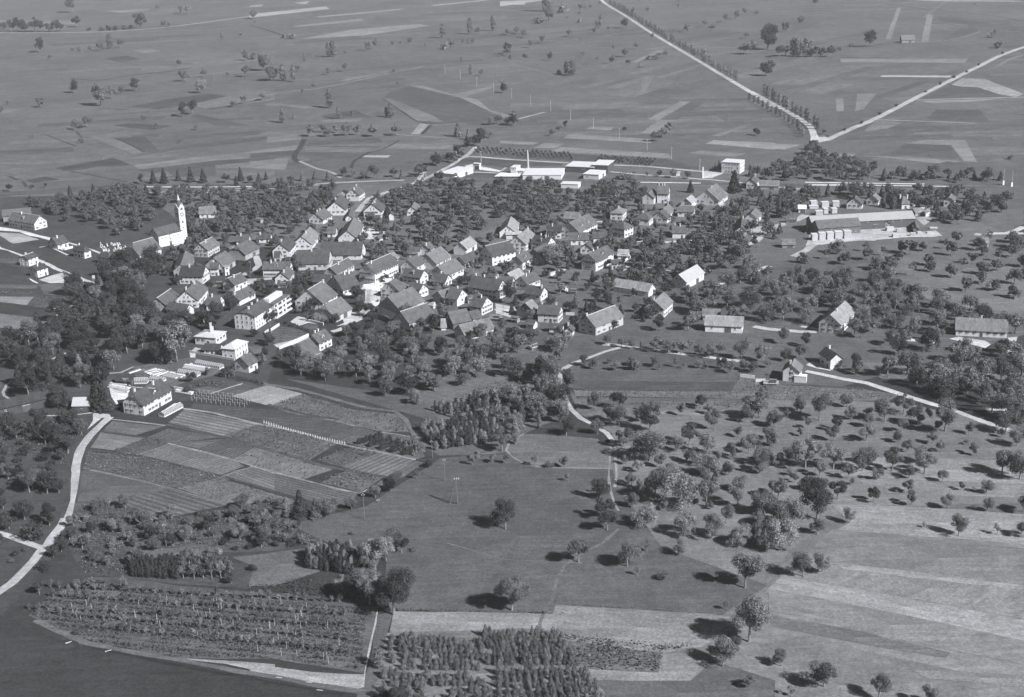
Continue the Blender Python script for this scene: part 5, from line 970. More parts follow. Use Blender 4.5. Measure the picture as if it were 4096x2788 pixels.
T('E2', '375,90,70,c 385,165,80,b 300,185,75,u 500,100,80,u 530,155,22 60,275,35 130,262,35 185,295,42 630,80,35 665,75,30 715,70,25 625,115,22 790,170,35 622,180,45,u 790,40,25 248,380,45 330,345,40 350,335,40 745,265,35 775,235,50 855,235,18 550,290,45 642,325,25 895,395,32 1080,390,38 990,450,50 655,450,38 885,510,50 1015,515,35 770,478,25 392,482,48 202,475,38 60,430,70,d 470,585,48,u 525,590,35,c 550,598,40,c 572,598,40,c 990,225,60,b 1048,105,32 1165,100,30 1412,55,20,c 1095,15,30 1475,255,48 1620,215,45 1675,245,45 1780,175,52 1862,152,50 1940,118,45 2030,105,38,u 1948,308,38 1600,435,70,u 1930,430,60 1985,430,80 2115,395,110,b,d 2105,600,80,d 2150,540,60 2085,545,40 1200,310,35 515,1010,42,d 460,1045,35 985,1050,32,d 400,1075,35 35,735,50,d 105,910,40,u 1180,470,50,u 1230,470,50,u 1260,450,50,u 1305,430,45,u 1105,535,50,u 2030,1070,45,d 1220,1120,60 1255,1115,60 1290,1090,65 1340,1060,70 120,995,65,d 55,990,50', asp=1.05, label=lf, group=gf, cat='field tree')
T('E3', '145,390,125,b,d 960,370,95,d 275,255,58,d 400,190,48 515,45,45 55,105,32,u 798,380,32 708,408,35 230,450,70,d 280,445,60 340,445,50,c 375,448,50,c 440,450,55,c 475,450,45,c 515,452,60,d 560,450,60,d 635,450,75,d 125,600,85,d 178,550,50 1775,35,20,u 1940,270,30 1900,300,60,u 1960,380,70,u 60,1075,40,d 585,1065,35,d 612,1095,30 2060,1260,50,u', asp=1.0, label=lf, group=gf, cat='field tree')
T('E0', '20,252,70 90,250,80 150,250,90 205,250,70 280,252,90 320,250,70 400,252,60 450,250,70 490,245,50 800,245,50,u 860,240,60,u 920,238,60,u 980,232,60,u 1040,228,50,u 700,240,40,u', asp=.9, tint='d', label='tree in the long dark hedge-wood above the pale far road', group='hedge-wood along the far western road', cat='hedge tree')
# avenue: two rows of poplar-like trees
av = [(840,35),(1000,128),(1200,262),(1500,445),(1850,655)]
def along(t, pts, step, off, jit=.5):
    P = [U(t, *p) for p in pts]; out = []; rest = 0
    for a, b in zip(P, P[1:]):
        d = b-a; L = d.length; d = d/L; n = Vector((-d.y, d.x, 0)); s = rest
        while s < L: out.append(a+d*s+n*(off+rnd.uniform(-jit, jit))); s += step
        rest = s-L
    return out
ga = 'avenue trees along the straight far road'; la = 'slim avenue tree on the right-hand side of the straight far road'
for off, lb in ((7, la),):
    for P in along('E2', av, 16, off, 1.2): tree('column', P, rnd.uniform(7, 12), 3.6, lb, 'avenue tree', ga, lod='far')
for P in along('E3', [(60,765),(200,850),(380,955),(500,1040)], 15, 7, 1.2): tree('column', P, rnd.uniform(9, 13), 4.2, la, 'avenue tree', ga, lod='far')
for P in along('E3', [(30,790),(200,880),(400,1000),(455,1085)], 15, -4): tree('column', P, rnd.uniform(5, 8), 3, 'smaller tree on the left-hand side of the straight far road', 'avenue tree', ga, lod='far')
T('E3', '745,1040,28 880,985,25 1025,915,25 1155,850,25 1385,740,25 1500,680,25 1608,628,25 1710,580,22 1808,528,22 1995,435,22', asp=.9, label='small roadside tree on the diagonal white road', group='trees along the diagonal white road', cat='roadside tree', lod='far', tint='d')
# trees along the lane to the works
T('C7', '425,320,120,d 260,435,110,d 520,285,70 590,285,90,d 620,260,80 690,235,110,d 720,240,90 800,110,90 860,100,110,d 905,95,110,d 940,60,120,d 990,40,100 1040,10,90 460,530,110,d 640,300,60', label='bushy tree beside the white lane running past the works', group='trees along the lane past the works', cat='lane tree')
T('E1', '1910,990,50 1960,985,60 2035,985,50 2080,990,60 1645,1082,60,f 1725,1105,40,f 470,1080,70 570,1050,50 615,1080,70 675,1050,50,p 770,1075,80 855,1070,60 975,1080,80 1160,1072,75 735,1395,60,d 1140,1400,60,d 905,1415,60 990,1412,80 320,1450,50,d 235,1455,50 415,1430,40,f 515,1430,45,f 615,1430,38,f 825,1400,45 1340,1400,70 70,1450,40 125,1425,25 1475,1310,70,d 1200,1415,40,f', label='tree in the belt between far fields and the village orchards', group='trees of the belt north of the village', cat='belt tree')
T('E0', '1215,1450,50,f 1300,1450,60,f 1410,1430,40,f 1510,1440,55,f 1610,1445,60,f 1790,1445,60 1905,1430,50,f 1970,1450,50 2050,1450,40,f 2105,1420,30,f 1870,1470,40,f 990,1550,50,f 1065,1540,40 1158,1550,50,f 745,1560,50,f 820,1560,50 560,1575,50,f 650,1575,60', tint='d', label='tree in the dark row along the white path north-west of the village', group='row of firs and trees at the north-west path', cat='belt tree')
# factory orchard dots and rows
for i in range(22):
    for j in range(4):
        if rnd.random() < .12: continue
        a = U('C7', 860+i*52+j*14, 140+i*3.2+j*20); tree('young', a, rnd.uniform(2.4, 3.6), None, 'little fruit tree in the planted rows behind the works', 'plantation tree', 'planted rows behind the works', 'd', 'far')
for i in range(15):
    for j in range(4):
        a = U('E4', 20+i*44-j*22, 235+i*3+j*20); tree('young', a, rnd.uniform(2.4, 3.6), None, 'little fruit tree in the planted rows behind the works', 'plantation tree', 'planted rows behind the works', 'd', 'far') if rnd.random() > .12 else None
T('E4', '250,490,110,u 290,490,110,u 330,488,90,u 200,480,60,u 690,450,60,d 860,470,90 1020,475,70 400,440,40 545,455,40', label='bush tree on the railway side of the works', group='bushes on the railway side of the works', cat='bush')
T('E4', '1560,640,150,f,d 1050,640,80,f,d', asp=.85, label='big dark fir close to the railway and the modern villa', group='dark firs by the railway', cat='fir'); 
T('E4', '1340,375,40,f 1385,370,50,f 1310,380,30,f 1740,370,30,f 1785,370,30,f', label='slim dark conifer beside the modern flat-roofed villa', group='conifers beside the modern villa', cat='conifer')
# --- dense orchards and woods: filled area by area, clear of houses and lanes
def pip(x, y, P):
    c = False; j = len(P)-1
    for i in range(len(P)):
        if (P[i][1] > y) != (P[j][1] > y) and x < (P[j][0]-P[i][0])*(y-P[i][1])/(P[j][1]-P[i][1])+P[i][0]: c = not c
        j = i
    return c
def near_road(x, y, m):
    for Q, wd in ROADBB:
        (x0, x1, y0, y1), q = Q, wd
        if x < x0-m or x > x1+m or y < y0-m or y > y1+m: continue
        for (ax, ay), (bx, by) in zip(q[0], q[0][1:]):
            dx, dy = bx-ax, by-ay; L2 = dx*dx+dy*dy+1e-9; t = max(0, min(1, ((x-ax)*dx+(y-ay)*dy)/L2))
            if math.hypot(x-ax-dx*t, y-ay-dy*t) < q[1]/2+m: return True
    return False
ROADBB = [((min(p[0] for p in Q), max(p[0] for p in Q), min(p[1] for p in Q), max(p[1] for p in Q)), (Q, wd)) for Q, wd in ROADS]
def fill(t, poly, step, hmin, hmax, kinds, label, cat, group, tint='', hide=1.0, roadm=1.2, sep=.8, holes=(), keep=None, far=0):
    P = [U(t, *p) for p in poly]; Pz = [(p.x, p.y) for p in P]; HZ = [[(U(t2, *q).x, U(t2, *q).y) for q in hh] for t2, hh in holes]
    x0 = min(p[0] for p in Pz); x1 = max(p[0] for p in Pz); y0 = min(p[1] for p in Pz); y1 = max(p[1] for p in Pz); n = 0
    ys = y0; r = 0
    while ys < y1:
        xs = x0+(r % 2)*step*.5
        while xs < x1:
            x = xs+rnd.uniform(-.38, .38)*step; y = ys+rnd.uniform(-.38, .38)*step; xs += step
            if not pip(x, y, Pz) or any(pip(x, y, h) for h in HZ): continue
            h = rnd.uniform(hmin, hmax); h *= 1.1; rad = h*.42
            if inside_house(x, y, rad*.55+.4) or near_road(x, y, roadm+rad*.25): continue
            k = math.hypot(x, y); ux, uy = x/k, y/k       # what the tree would hide behind it
            if hide and rnd.random() < hide and any(inside_house(x+ux*q, y+uy*q, rad*.35) for q in (3, 7, 11, 15, 19)): continue
            if any(abs(a-x) < 8 and abs(b-y) < 8 and math.hypot(a-x, b-y) < (c+rad)*sep for a, b, c in TREES[-900:]): continue
            kd = rnd.choice(kinds); tt = tint if rnd.random() > .25 else rnd.choice(['', 'd'])
            if keep is None and not (far and pxm(Vector((x, y, 0)))/4 < far): tree(kd, Vector((x, y, 0)), h if kd != 'bush' else h*.45, None, label, cat, group, tt)
            else: (mass if keep is None else keep).append((kd, x, y, h if kd != 'bush' else h*.45)); TREES.append((x, y, rad*.8))
            n += 1
        ys += step*.87; r += 1
    return n
N_ = {}
# woods and park in the west
N_['park'] = fill('F', [(10,830),(60,740),(140,690),(230,620),(300,590),(350,600),(345,640),(330,700),(400,740),(450,730),(540,740),(440,760),(350,790),(270,830),(240,870),(230,920),(160,870),(110,900),(60,880),(0,880)], 10, 8, 13, ['big', 'big', 'round', 'fir'], 'dark tall tree in the wooded park west of the village', 'park tree', 'trees of the western park', 'd', .9, 1, .62,
   holes=[('C6', [(520,370),(740,260),(860,330),(640,400)]), ('C6', [(100,480),(250,480),(240,560),(90,700),(0,720),(0,520)]), ('C6', [(960,250),(1080,130),(1180,130),(1210,210),(1000,300)])])
T('C6', '1020,880,150,f,d 985,850,130,f,d 1080,885,140,f,d 1130,880,110,f,d 1040,830,140,f,d 600,850,150,b,d 690,850,110,f,d 520,800,150,b,d 640,800,130,b,d 300,740,200,b,d 1660,400,180,b,d 1830,380,300,b', asp=.95, label='one of the big dark trees round the shed and lane end', group='big trees round the lane end', cat='park tree')
N_['southwest'] = fill('D0', [(-60,200),(380,130),(620,150),(700,120),(740,200),(760,260),(680,340),(590,380),(570,560),(560,760),(400,790),(300,880),(200,1010),(60,1100),(-60,1100)], 6.6, 3.5, 8, ['round', 'bush', 'bush', 'round'], 'shrubby tree in the overgrown gardens left of the curving lane', 'garden shrub', 'trees of the overgrown south-western gardens', 'd', .8, 1.2, .75, holes=[('D0', [(100,560),(330,560),(340,620),(150,620)]), ('D0', [(0,740),(350,780),(500,800),(540,900),(440,960),(280,920),(100,960),(0,1000)])])
T('D0', '400,790,140,d 250,780,170 210,1010,150,d 80,1090,130,d 300,1175,230,u,d 420,1060,140,d 500,790,100,d 30,920,90,d', label='dark round tree or bush on the grass inside the bend of the lane', group='trees inside the bend of the lane', cat='garden tree')
T('D4', '375,410,110,u,d 455,300,90,d 520,250,110,d 215,250,60,u 335,615,100,d 590,150,110,d', label='dark bushy tree at the lane fork in the south-west', group='bushes at the lane fork', cat='garden tree')
N_['sw2'] = fill('D4', [(-60,160),(100,140),(180,190),(170,330),(100,440),(-60,520)], 7, 3, 6, ['round', 'bush'], 'tree in the dense clump at the left edge below the lane fork', 'garden tree', 'clump at the left edge', 'd', 0, .8, .7)
N_['thicket'] = fill('D0', [(640,860),(1000,860),(1300,1020),(1650,980),(1850,950),(2324,850),(2500,1000),(2324,1240),(2000,1268),(1800,1200),(1500,1268),(650,1268),(620,1050)], 6, 2.8, 6.5, ['round', 'bush', 'round', 'bush'], 'shrub or small tree in the thicket south of the nursery fields', 'thicket tree', 'thicket south of the nursery fields', '', 0, 3.5, .75)
N_['thicket2'] = fill('D4', [(600,200),(1200,260),(1280,330),(1150,360),(1050,440),(800,440),(620,330)], 5.5, 2.2, 4, ['bush', 'young'], 'low bush between thicket and pale plots', 'thicket tree', 'thicket south of the nursery fields', '', 0, 1, .7)
N_['thicket3'] = fill('D4', [(1780,100),(2324,60),(2560,120),(2600,230),(2324,260),(1980,290),(1800,230)], 6, 2.5, 5.5, ['bush', 'round', 'bush'], 'shrub or small tree in the thicket south of the nursery fields', 'thicket tree', 'thicket south of the nursery fields', 'd', 0, 1, .7)
N_['thicket4'] = fill('D4', [(1850,340),(2150,380),(2100,550),(1880,530)], 5.5, 3, 6, ['bush', 'round'], 'shrub or small tree in the thicket south of the nursery fields', 'thicket tree', 'thicket south of the nursery fields', 'd', 0, 1, .7)
# columnar tree beds of the nursery
def bed(t, quad, nx, ny, kind, hmin, hmax, label, cat, group, tint='', pal=0, wd=None, skip=.06, holes=()):
    A, B, Cc, D_ = [U(t, *p) for p in quad]
    HZ = [[(U(t2, *q).x, U(t2, *q).y) for q in hh] for t2, hh in holes]
    for i in range(nx):
        for j in range(ny):
            if rnd.random() < skip: continue
            u, v = (i+.5)/nx, (j+.5)/ny; p = (A*(1-u)+B*u)*(1-v)+(D_*(1-u)+Cc*u)*v; p = p+Vector((rnd.uniform(-.35, .35), rnd.uniform(-.35, .35), 0))
            if any(pip(p.x, p.y, h) for h in HZ): continue
            h = rnd.uniform(hmin, hmax); tree(kind, p, h, (wd or h*.42)*rnd.uniform(.8, 1.2), label, cat, group, 'p' if rnd.random() < pal else tint)
lc = 'pointed young conifer in the dense bed at the southern edge'; gc = 'conifers of the southern nursery bed'
hz = [('D5', [(1150,1190),(1290,1200),(1300,1240),(1170,1260)]), ('D5', [(1540,960),(1860,1000),(1860,1030),(1740,1020)]), ('D5', [(1900,1290),(2150,1300),(2050,1370),(1920,1360)]), ('D5', [(1480,1400),(1640,1420),(1620,1520),(1500,1520)]), ('D5', [(1370,1190),(1500,1190),(1510,1240),(1400,1240)])]
bed('D5', [(1180,960),(1960,1010),(2000,1270),(1140,1270)], 19, 6, 'cone', 2.0, 4.8, 'pointed young conifer in the upper left part of the southern conifer bed', 'conifer', gc, '', 0, 2.1, .18, hz)
bed('D5', [(1960,950),(2600,960),(2800,1230),(2000,1230)], 16, 6, 'cone', 2.4, 5.4, 'pointed young conifer in the upper right part of the southern conifer bed', 'conifer', gc, '', 0, 2.1, .16, hz)
bed('D5', [(1120,1290),(2060,1290),(2060,1600),(1100,1600)], 18, 5, 'cone', 2.0, 4.8, 'pointed young conifer in the lower left part of the southern conifer bed', 'conifer', gc, '', 0, 2.3, .22, hz)
bed('D5', [(2080,1270),(2860,1270),(3060,1600),(2080,1600)], 14, 6, 'cone', 3.0, 5.8, 'pointed young conifer in the tallest lower right part of the southern conifer bed', 'conifer', gc, '', 0, 2.0, .05, hz)
T('D5', '1090,1225,95,c', asp=.62, label='oval light tree on a white stem at the grass lane between the beds', cat='tree'); T('D5', '1250,1560,170,b,d 1130,1500,110,d', asp=.8, label='dark tree cut by the bottom edge at the grass lane', group='dark trees at the bottom of the grass lane', cat='tree')
ly = 'slender young tree in the crowded nursery block above the great meadow'; gy = 'young trees of the crowded nursery block'
bed('D1', [(1430,470),(1960,350),(2200,560),(1560,650)], 17, 7, 'column', 3.6, 6.2, ly, 'nursery tree', gy, 'd', .3, 2.0)
bed('D1', [(1520,300),(2080,180),(2420,150),(1700,370)], 16, 4, 'column', 3, 5, ly, 'nursery tree', gy, 'd', .3, 1.6)
bed('D1', [(870,575),(1080,510),(1470,650),(1330,690)], 14, 5, 'cone', 2.6, 3.8, 'dark or silvery young conifer beside the sandy nursery track', 'nursery conifer', 'conifers beside the sandy nursery track', 'd', 0, 1.9)
bed('D1', [(1250,560),(1400,545),(1490,660),(1380,700)], 5, 5, 'cone', 3, 4, 'dark or silvery young conifer beside the sandy nursery track', 'nursery conifer', 'conifers beside the sandy nursery track', 'p', 0, 1.9)
N_['blockwood'] = fill('D1', [(1900,330),(2350,180),(2700,40),(2720,120),(2850,330),(2620,420),(2440,520),(2240,600),(2150,680),(1950,640)], 7.5, 6, 10, ['big', 'round', 'column'], 'full tree in the wood that closes the nursery block on the east', 'wood tree', 'wood east of the nursery block', '', 0, 1, .66)
T('D2', '380,90,150,d 420,60,140 330,60,120 450,180,130 480,280,140,d 520,350,120 410,260,150 560,240,100,d', label='tree of the dark row hiding the bend of the pale lane', group='dark row at the bend of the pale lane', cat='wood tree', asp=1.2)
bed('D4', [(1050,340),(1560,330),(1500,500),(1130,470)], 14, 6, 'column', 3, 4.2, 'dark columnar sapling in the tight block of the southern nursery', 'nursery tree', 'tight sapling block in the south', 'd', 0, 1.5)
bed('D4', [(1520,340),(1860,330),(2020,520),(1520,500)], 6, 3, 'young', 5, 7, 'leafy young tree with bare stem at the southern nursery track', 'nursery tree', 'leafy young trees at the southern track', '', .15, 3.2)
bed('D5', [(480,270),(900,260),(900,470),(480,400)], 15, 6, 'column', 4, 6.4, 'tall thin tree in the poplar block of the southern nursery', 'nursery tree', 'poplar block in the south', 'd', .35, 1.7)
T('D5', '1060,400,230,p 1150,330,150,p 1180,260,160 1280,260,130,d 1000,470,150,p 960,600,170 780,600,140 900,560,120 740,600,90 1380,250,60,u', label='loose tree in the tangle behind the massive dark tree', group='tangle behind the massive dark tree', cat='wood tree')
T('D1', '430,1205,140,f,d 560,1212,100,f 315,1205,60,c 425,1302,50,y 180,1340,130 640,1200,150 860,1135,85 1190,985,120,d 1232,905,90 1062,1040,95 1510,775,90,u,d 210,1220,40,y 1410,880,40,y 700,1150,90 110,1400,120 40,1280,90 300,1400,120,u 440,1420,130,u 560,1440,80,u', label='tree or bush on the ragged edge between nursery and great meadow', group='ragged edge of the great meadow', cat='thicket tree')
# rows of the standard tree field, bottom left
T('D4', '770,560,60,y 1060,590,75,y,p 650,540,80,u 320,790,60,u', label='odd taller tree over the tree-field rows', group='odd trees over the rows', cat='nursery tree')
rowsY = [(590,640,1080),(650,690,2350),(720,760,2800),(790,880,3050),(835,930,3060),(880,1010,3050),(960,1090,3040),(1010,1150,3030)]
n = 0
for k, (ya, yb, xe) in enumerate([(560,690,2950),(640,800,2980),(740,900,3000),(800,1010,3020),(900,1120,3030)]):
    xs = 430+k*30 if k < 2 else 250+(k-2)*260
    m = 34
    for i in range(m):
        x = xs+(xe-xs)*i/m; y = ya+(yb-ya)*((x-xs)/(xe-xs)); tree('young', U('D4', x+rnd.uniform(-8, 8), y), rnd.uniform(1.8, 4.0), rnd.uniform(1.2, 2.2), 'staked sapling in the long rows of the south-western tree field', 'sapling', 'staked saplings in long rows', rnd.choice(['', '', 'p']), parts=False); n += 1
# orchards: north, middle, east
lo = 'x'
mass = []
N_['north'] = fill('F', [(20,470),(120,455),(330,430),(520,428),(770,425),(760,470),(700,500),(640,520),(540,528),(430,560),(430,470),(385,465),(350,505),(280,548),(210,550),(110,480)], 13, 5.5, 8.5, ['round', 'round', 'weep'], lo, 'orchard tree', 'x', '', .9, 1.5, .72, keep=mass, holes=[('A0', [(1030,740),(1500,760),(1740,900),(1850,1040),(1430,1110),(1100,800)])])
N_['northeast'] = fill('F', [(880,450),(980,420),(1480,425),(1460,470),(1380,475),(1270,485),(1210,520),(1140,500),(1060,545),(1000,570),(960,550),(930,500)], 13, 5.5, 8.5, ['round', 'weep', 'round'], 'x', 'orchard tree', 'x', '', .9, 1.5, .72, keep=mass)
N_['mid'] = fill('F', [(1340,560),(1500,545),(1640,555),(1740,560),(1700,595),(1600,630),(1500,700),(1440,690),(1400,640)], 12.5, 6, 9, ['round', 'weep', 'round'], 'fruit tree in the thick orchard between the eastern quarter and the sawmill', 'orchard tree', 'thick orchard before the sawmill', '', .92, 1.8, .7, keep=mass, holes=[('B4', [(1700,650),(1960,512),(2300,555),(2750,630),(2500,800),(1640,720)])])
N_['east'] = fill('F', [(1560,640),(1700,610),(1860,640),(2000,640),(2130,680),(2324,740),(2324,830),(2150,830),(1960,800),(1900,760),(1760,745),(1690,760),(1530,760),(1430,740),(1500,700)], 12.5, 6, 9.5, ['round', 'weep', 'round'], 'fruit tree in the wide orchard around the eastern farms', 'orchard tree', 'wide orchard around the eastern farms', '', 1.0, 1.8, .7)
N_['east2'] = fill('F', [(2060,840),(2324,840),(2324,960),(2200,940),(2080,900),(1960,870),(1850,850),(1900,830)], 11, 7, 10, ['round', 'weep'], 'fruit tree on both sides of the pale road at the eastern edge', 'orchard tree', 'orchard on the pale road at the eastern edge', '', 0, 1.8, .72)
N_['east3'] = fill('F', [(1780,590),(2000,560),(2330,540),(2330,700),(2130,650)], 17, 5, 8, ['round', 'young', 'weep'], 'x', 'orchard tree', 'x', '', 0, 1.8, .7, keep=mass)
N_['north3'] = fill('F', [(1780,385),(1830,330),(1870,360),(2000,395),(2250,400),(2324,410),(2324,425),(1800,428),(1680,425),(1700,400)], 12, 6, 9, ['round', 'weep', 'fir'], 'x', 'orchard tree', 'x', '', .3, 3, .75, keep=mass)
N_['rail'] = fill('F', [(1720,440),(2180,440),(2300,470),(2200,520),(2110,500),(2000,470),(1900,450),(1830,460),(1800,500),(1740,560),(1640,600),(1600,530),(1640,480)], 11, 6, 10, ['round', 'weep', 'fir'], 'x', 'orchard tree', 'x', '', .95, 3, .72, keep=mass)
N_['south'] = fill('F', [(760,770),(880,745),(960,745),(1000,770),(1090,760),(1200,770),(1290,780),(1280,830),(1230,870),(1100,865),(1000,900),(960,930),(870,905),(740,865),(650,850),(690,800)], 11.5, 5.5, 9, ['round', 'weep', 'big', 'round', 'weep'], 'fruit tree in the orchard directly south of the village', 'orchard tree', 'orchard directly south of the village', '', .9, 1.5, .72)
N_['garden'] = fill('F', [(380,560),(470,500),(700,450),(900,440),(940,540),(1080,560),(1350,470),(1600,480),(1640,560),(1560,640),(1500,720),(1400,760),(1200,780),(1000,760),(860,740),(640,720),(540,640),(420,660),(350,620)], 10.5, 4, 7.5, ['round', 'round', 'young', 'fir'], 'garden tree among the village houses', 'garden tree', 'garden trees among the village houses', 'd', .85, 1.5, .78, far=1.72)
T('A3', '1990,1400,260,b 2180,1340,220,b,p', label='great spreading tree in the middle of the eastern quarter', group='great spreading trees of the eastern quarter', cat='tree')
lq = 'garden tree standing between the western houses and the nursery'; gq = 'trees between the western houses and the nursery'
T('C0', '1020,1080,140,d 1290,970,110 1560,1000,140,d 2230,520,170,d 1480,440,60,u 720,800,170,d 560,780,190,u,d 960,1230,150,u,d 2060,940,110,u 1850,900,70,u,d 1700,980,110', label=lq, cat='garden tree', group=gq)
T('C1', '350,650,200,d 450,590,130,d 330,1010,150,d 290,1260,150,d 230,1400,180 820,1480,290,b,d 1030,600,70,y 1130,615,70,y 650,655,80,u,d 720,700,80,u,d 1330,630,80 1550,650,140,d 1430,640,120,u 1950,420,130,d 1930,210,200,b,d 900,470,140 960,330,130 60,900,140,d 1070,260,110 560,1300,120 1240,1280,120,u,d', label=lq, cat='garden tree', group=gq)
lq = 'dark tree squeezed between the houses of the western quarter'; gq = 'trees between the houses of the western quarter'
T('B1', '110,1330,200,b,d 220,1230,130,d 640,960,150,d 1180,900,100 1400,900,120 1300,1080,140 1450,1250,130,d 1370,190,150,d 200,470,90,u,d 400,500,130,u,d 860,900,100 2130,930,110,d 1620,1420,120,d 1900,1500,140,d', label=lq, cat='garden tree', group=gq)
T('B0', '290,260,110,d 430,140,120,d 700,330,150,d 760,150,110,d 780,470,130,d 960,640,150,d 1560,720,110,d 1830,790,140,d 1950,1090,200,b,d 1620,1200,190,b,d 1380,1330,170,d 1130,1240,100,d 860,1350,130 1000,1480,190,b 500,1330,170,d 300,1150,150,d 2250,900,110,d', label=lq, cat='garden tree', group=gq)
T('B3', '800,860,150,d 640,820,110,d 1050,560,120 830,560,110,d 1480,560,90,u 1350,520,90,u,d 1950,560,150,d 1680,1350,90,d 900,1480,120,d 350,1130,80', label='tree between the houses around the massive shaded-gable house', cat='garden tree', group='trees round the massive shaded-gable house')
T('B2', '1560,1080,110,d 560,1100,140,d 620,1330,150,d 700,800,90,d 1080,800,130,d 1710,1190,120,d 950,1160,60,u 350,250,150 820,250,140 560,260,130,d 2000,950,100 1700,1500,170,d', label='tree near the hotel and the curving street', cat='garden tree', group='trees near the hotel and the curving street')
T('B3', '1530,1180,260,b,d 1760,1200,150,b,d', label='dark full tree before the sunny gable of the southern row', group='dark full trees of the southern row', cat='tree')
T('C2', '300,740,200,b 700,690,180,b 900,680,200,b,d 1600,860,230,b 1850,960,230,b', label='tall orchard tree pressed against the southern house row', group='tall trees against the southern row', cat='tree', asp=.9)
# everything of the crowded orchards past the nearest three hundred: one mass
RS = np.random.default_rng(3); VV = []; TB = MB()
for kd, x, y, h in mass:
    H0, R0 = SPEC[kd]; k = h/H0; P, N = crown_points(RS, 'round' if kd == 'young' else kd, h, R0*k*RS.uniform(.9, 1.1), int(LODN['far'][kd][0]*.9)); P = P+np.array([x, y, 0]); VV.append(leaf_quads(RS, P, N, .8)); TB.tube((x, y, 0), (x, y, h*.5), .25, .12, 5)
if VV:
    o = link('orchard', quads_mesh('orchard', np.concatenate(VV), [M['leaf'], M['bark']], extra=TB)); tag(o, 'dense mass of fruit trees filling the northern and north-eastern orchards', 'orchard', kind='stuff')
SKIP = {'conifers of the southern nursery bed', 'young trees of the crowded nursery block', 'conifers beside the sandy nursery track', 'tight sapling block in the south', 'poplar block in the south', 'staked saplings in long rows', 'planted rows behind the works', None}
def img(P):
    q = P-Vector((0, 0, CH)); w_ = q.dot(_D); return PW/2+FL*q.dot(_x)/w_, PH/2-FL*q.dot(_y)/w_
for gname, L in GROUPS.items():
    if gname in SKIP or len(L) < 2: continue
    L = [(o, k, t, h, img(P)) for o, k, t, h, P in L]; L = sorted(L, key=lambda a: a[4][1]); n = len(L); per = n if n < 9 else 12; hs = sorted(a[3] for a in L); lo_, hi_ = hs[n//4], hs[-n//4]
    ranks = [L[i:i+per] for i in range(0, n, per)]
    place = gname if gname.split()[0] not in ('trees', 'fruit') else gname.split(' ', 1)[1] if gname.startswith('trees') else gname.split(' ', 2)[2]
    for a_ in ('of ', 'on ', 'along '):
        if place.startswith(a_): place = place[len(a_):]
    for ri, R in enumerate(ranks):
        R.sort(key=lambda a: a[4][0])
        for i, (o, k, t, h, q) in enumerate(R):
            ad = ('small ' if h <= lo_ else 'large ' if h >= hi_ else '')+('dark ' if t == 'd' else 'pale ' if t == 'p' else '')
            fm = {'weep': 'drooping tree', 'fir': 'pointed fir', 'column': 'slim tree', 'bush': 'bush', 'young': 'sapling', 'big': 'broad tree', 'cone': 'conifer'}.get(k, 'round tree')
            lb = f"{ad}{fm}, {ordinal(i+1)} from left"+(f" in rank {ORD[ri+1] if ri < 20 else ri+1} from the back" if len(ranks) > 1 else '')+f", {place}"
            o['label'] = ' '.join(lb.split()[:16])
print('TREES', len(TREES), 'mass', len(mass), N_, cnt)
# ---------------------------------------------------------------- crops: plants nobody could count
def crop(t, pts, per, size, hgt, rowgap, label, mat='crop', along=(0, 1), name='crop_plants'):
    P = [U(t, *p) for p in pts]; Pz = [(p.x, p.y) for p in P]; a = P[along[1]]-P[along[0]]; an = math.atan2(a.y, a.x); c, s = math.cos(an), math.sin(an)
    R = [(x*c+y*s, -x*s+y*c) for x, y in Pz]; u0 = min(r[0] for r in R); u1 = max(r[0] for r in R); v0 = min(r[1] for r in R); v1 = max(r[1] for r in R)
    rs = np.random.default_rng(int(abs(P[0].x*7+P[0].y))); pts_ = []; v = v0
    while v < v1:
        m = int((u1-u0)*per); uu = rs.uniform(u0, u1, m); vv = v+rs.normal(0, .14*rowgap, m); pts_.append(np.stack([uu*c-vv*s, uu*s+vv*c], 1)); v += rowgap
    A = np.concatenate(pts_); x, y = A[:, 0], A[:, 1]; ins = np.zeros(len(A), bool); j = len(Pz)-1
    for i in range(len(Pz)):
        xi, yi = Pz[i]; xj, yj = Pz[j]
        if yi != yj: ins ^= ((yi > y) != (yj > y)) & (x < (xj-xi)*(y-yi)/(yj-yi)+xi)
        j = i
    A = A[ins]
    cl = np.sin(A[:, 0]*.35+2*np.sin(A[:, 1]*.21))+np.sin(A[:, 1]*.5+A[:, 0]*.13); A = A[cl+rs.uniform(-1.5, 1.5, len(A)) > -1.2]
    n = len(A)
    if not n: return
    Pp = np.concatenate([A, (rs.uniform(.15, 1, n)*hgt)[:, None]+.05], 1); N = rs.normal(0, .5, (n, 3))+np.array([0, 0, .5])
    V = leaf_quads(rs, Pp, N, size); o = link(name, quads_mesh(name, V, [M[mat]])); tag(o, label, 'plants', kind='stuff')
def nb(k, t, pts, *a, **q): crop(t, pts, *a, **q)
crop('D0', [(730,440),(1150,470),(1500,562),(2000,662),(1450,742),(840,600),(700,590)], 2.2, .5, .8, 1.1, 'rough nursery plants with pale flowers below the lane end')
crop('D0', [(960,428),(1250,315),(1420,362),(1150,465)], 2, .45, .8, 1.2, 'dark nursery plants right of the pale square bed')
crop('D0', [(1490,745),(1850,660),(2324,800),(2530,860),(2310,920),(1920,888)], 2, .45, .7, 1.6, 'patchy rows of mixed nursery plants')
crop('D1', [(175,262),(450,162),(860,290),(1240,332),(1345,480),(1110,480),(870,422),(300,312)], 2.2, .5, 1.1, 1.2, 'tall weedy plants along the sandy nursery track')
crop('D1', [(82,418),(400,485),(740,580),(500,722),(300,672),(-233,513)], 2.2, .5, 1.0, 1.2, 'bushy nursery plants between stake line and dark lane')
crop('D1', [(560,722),(870,602),(1080,652),(800,782)], 2, .5, 1.2, 1.1, 'bushy plants with a pale row on their west side')
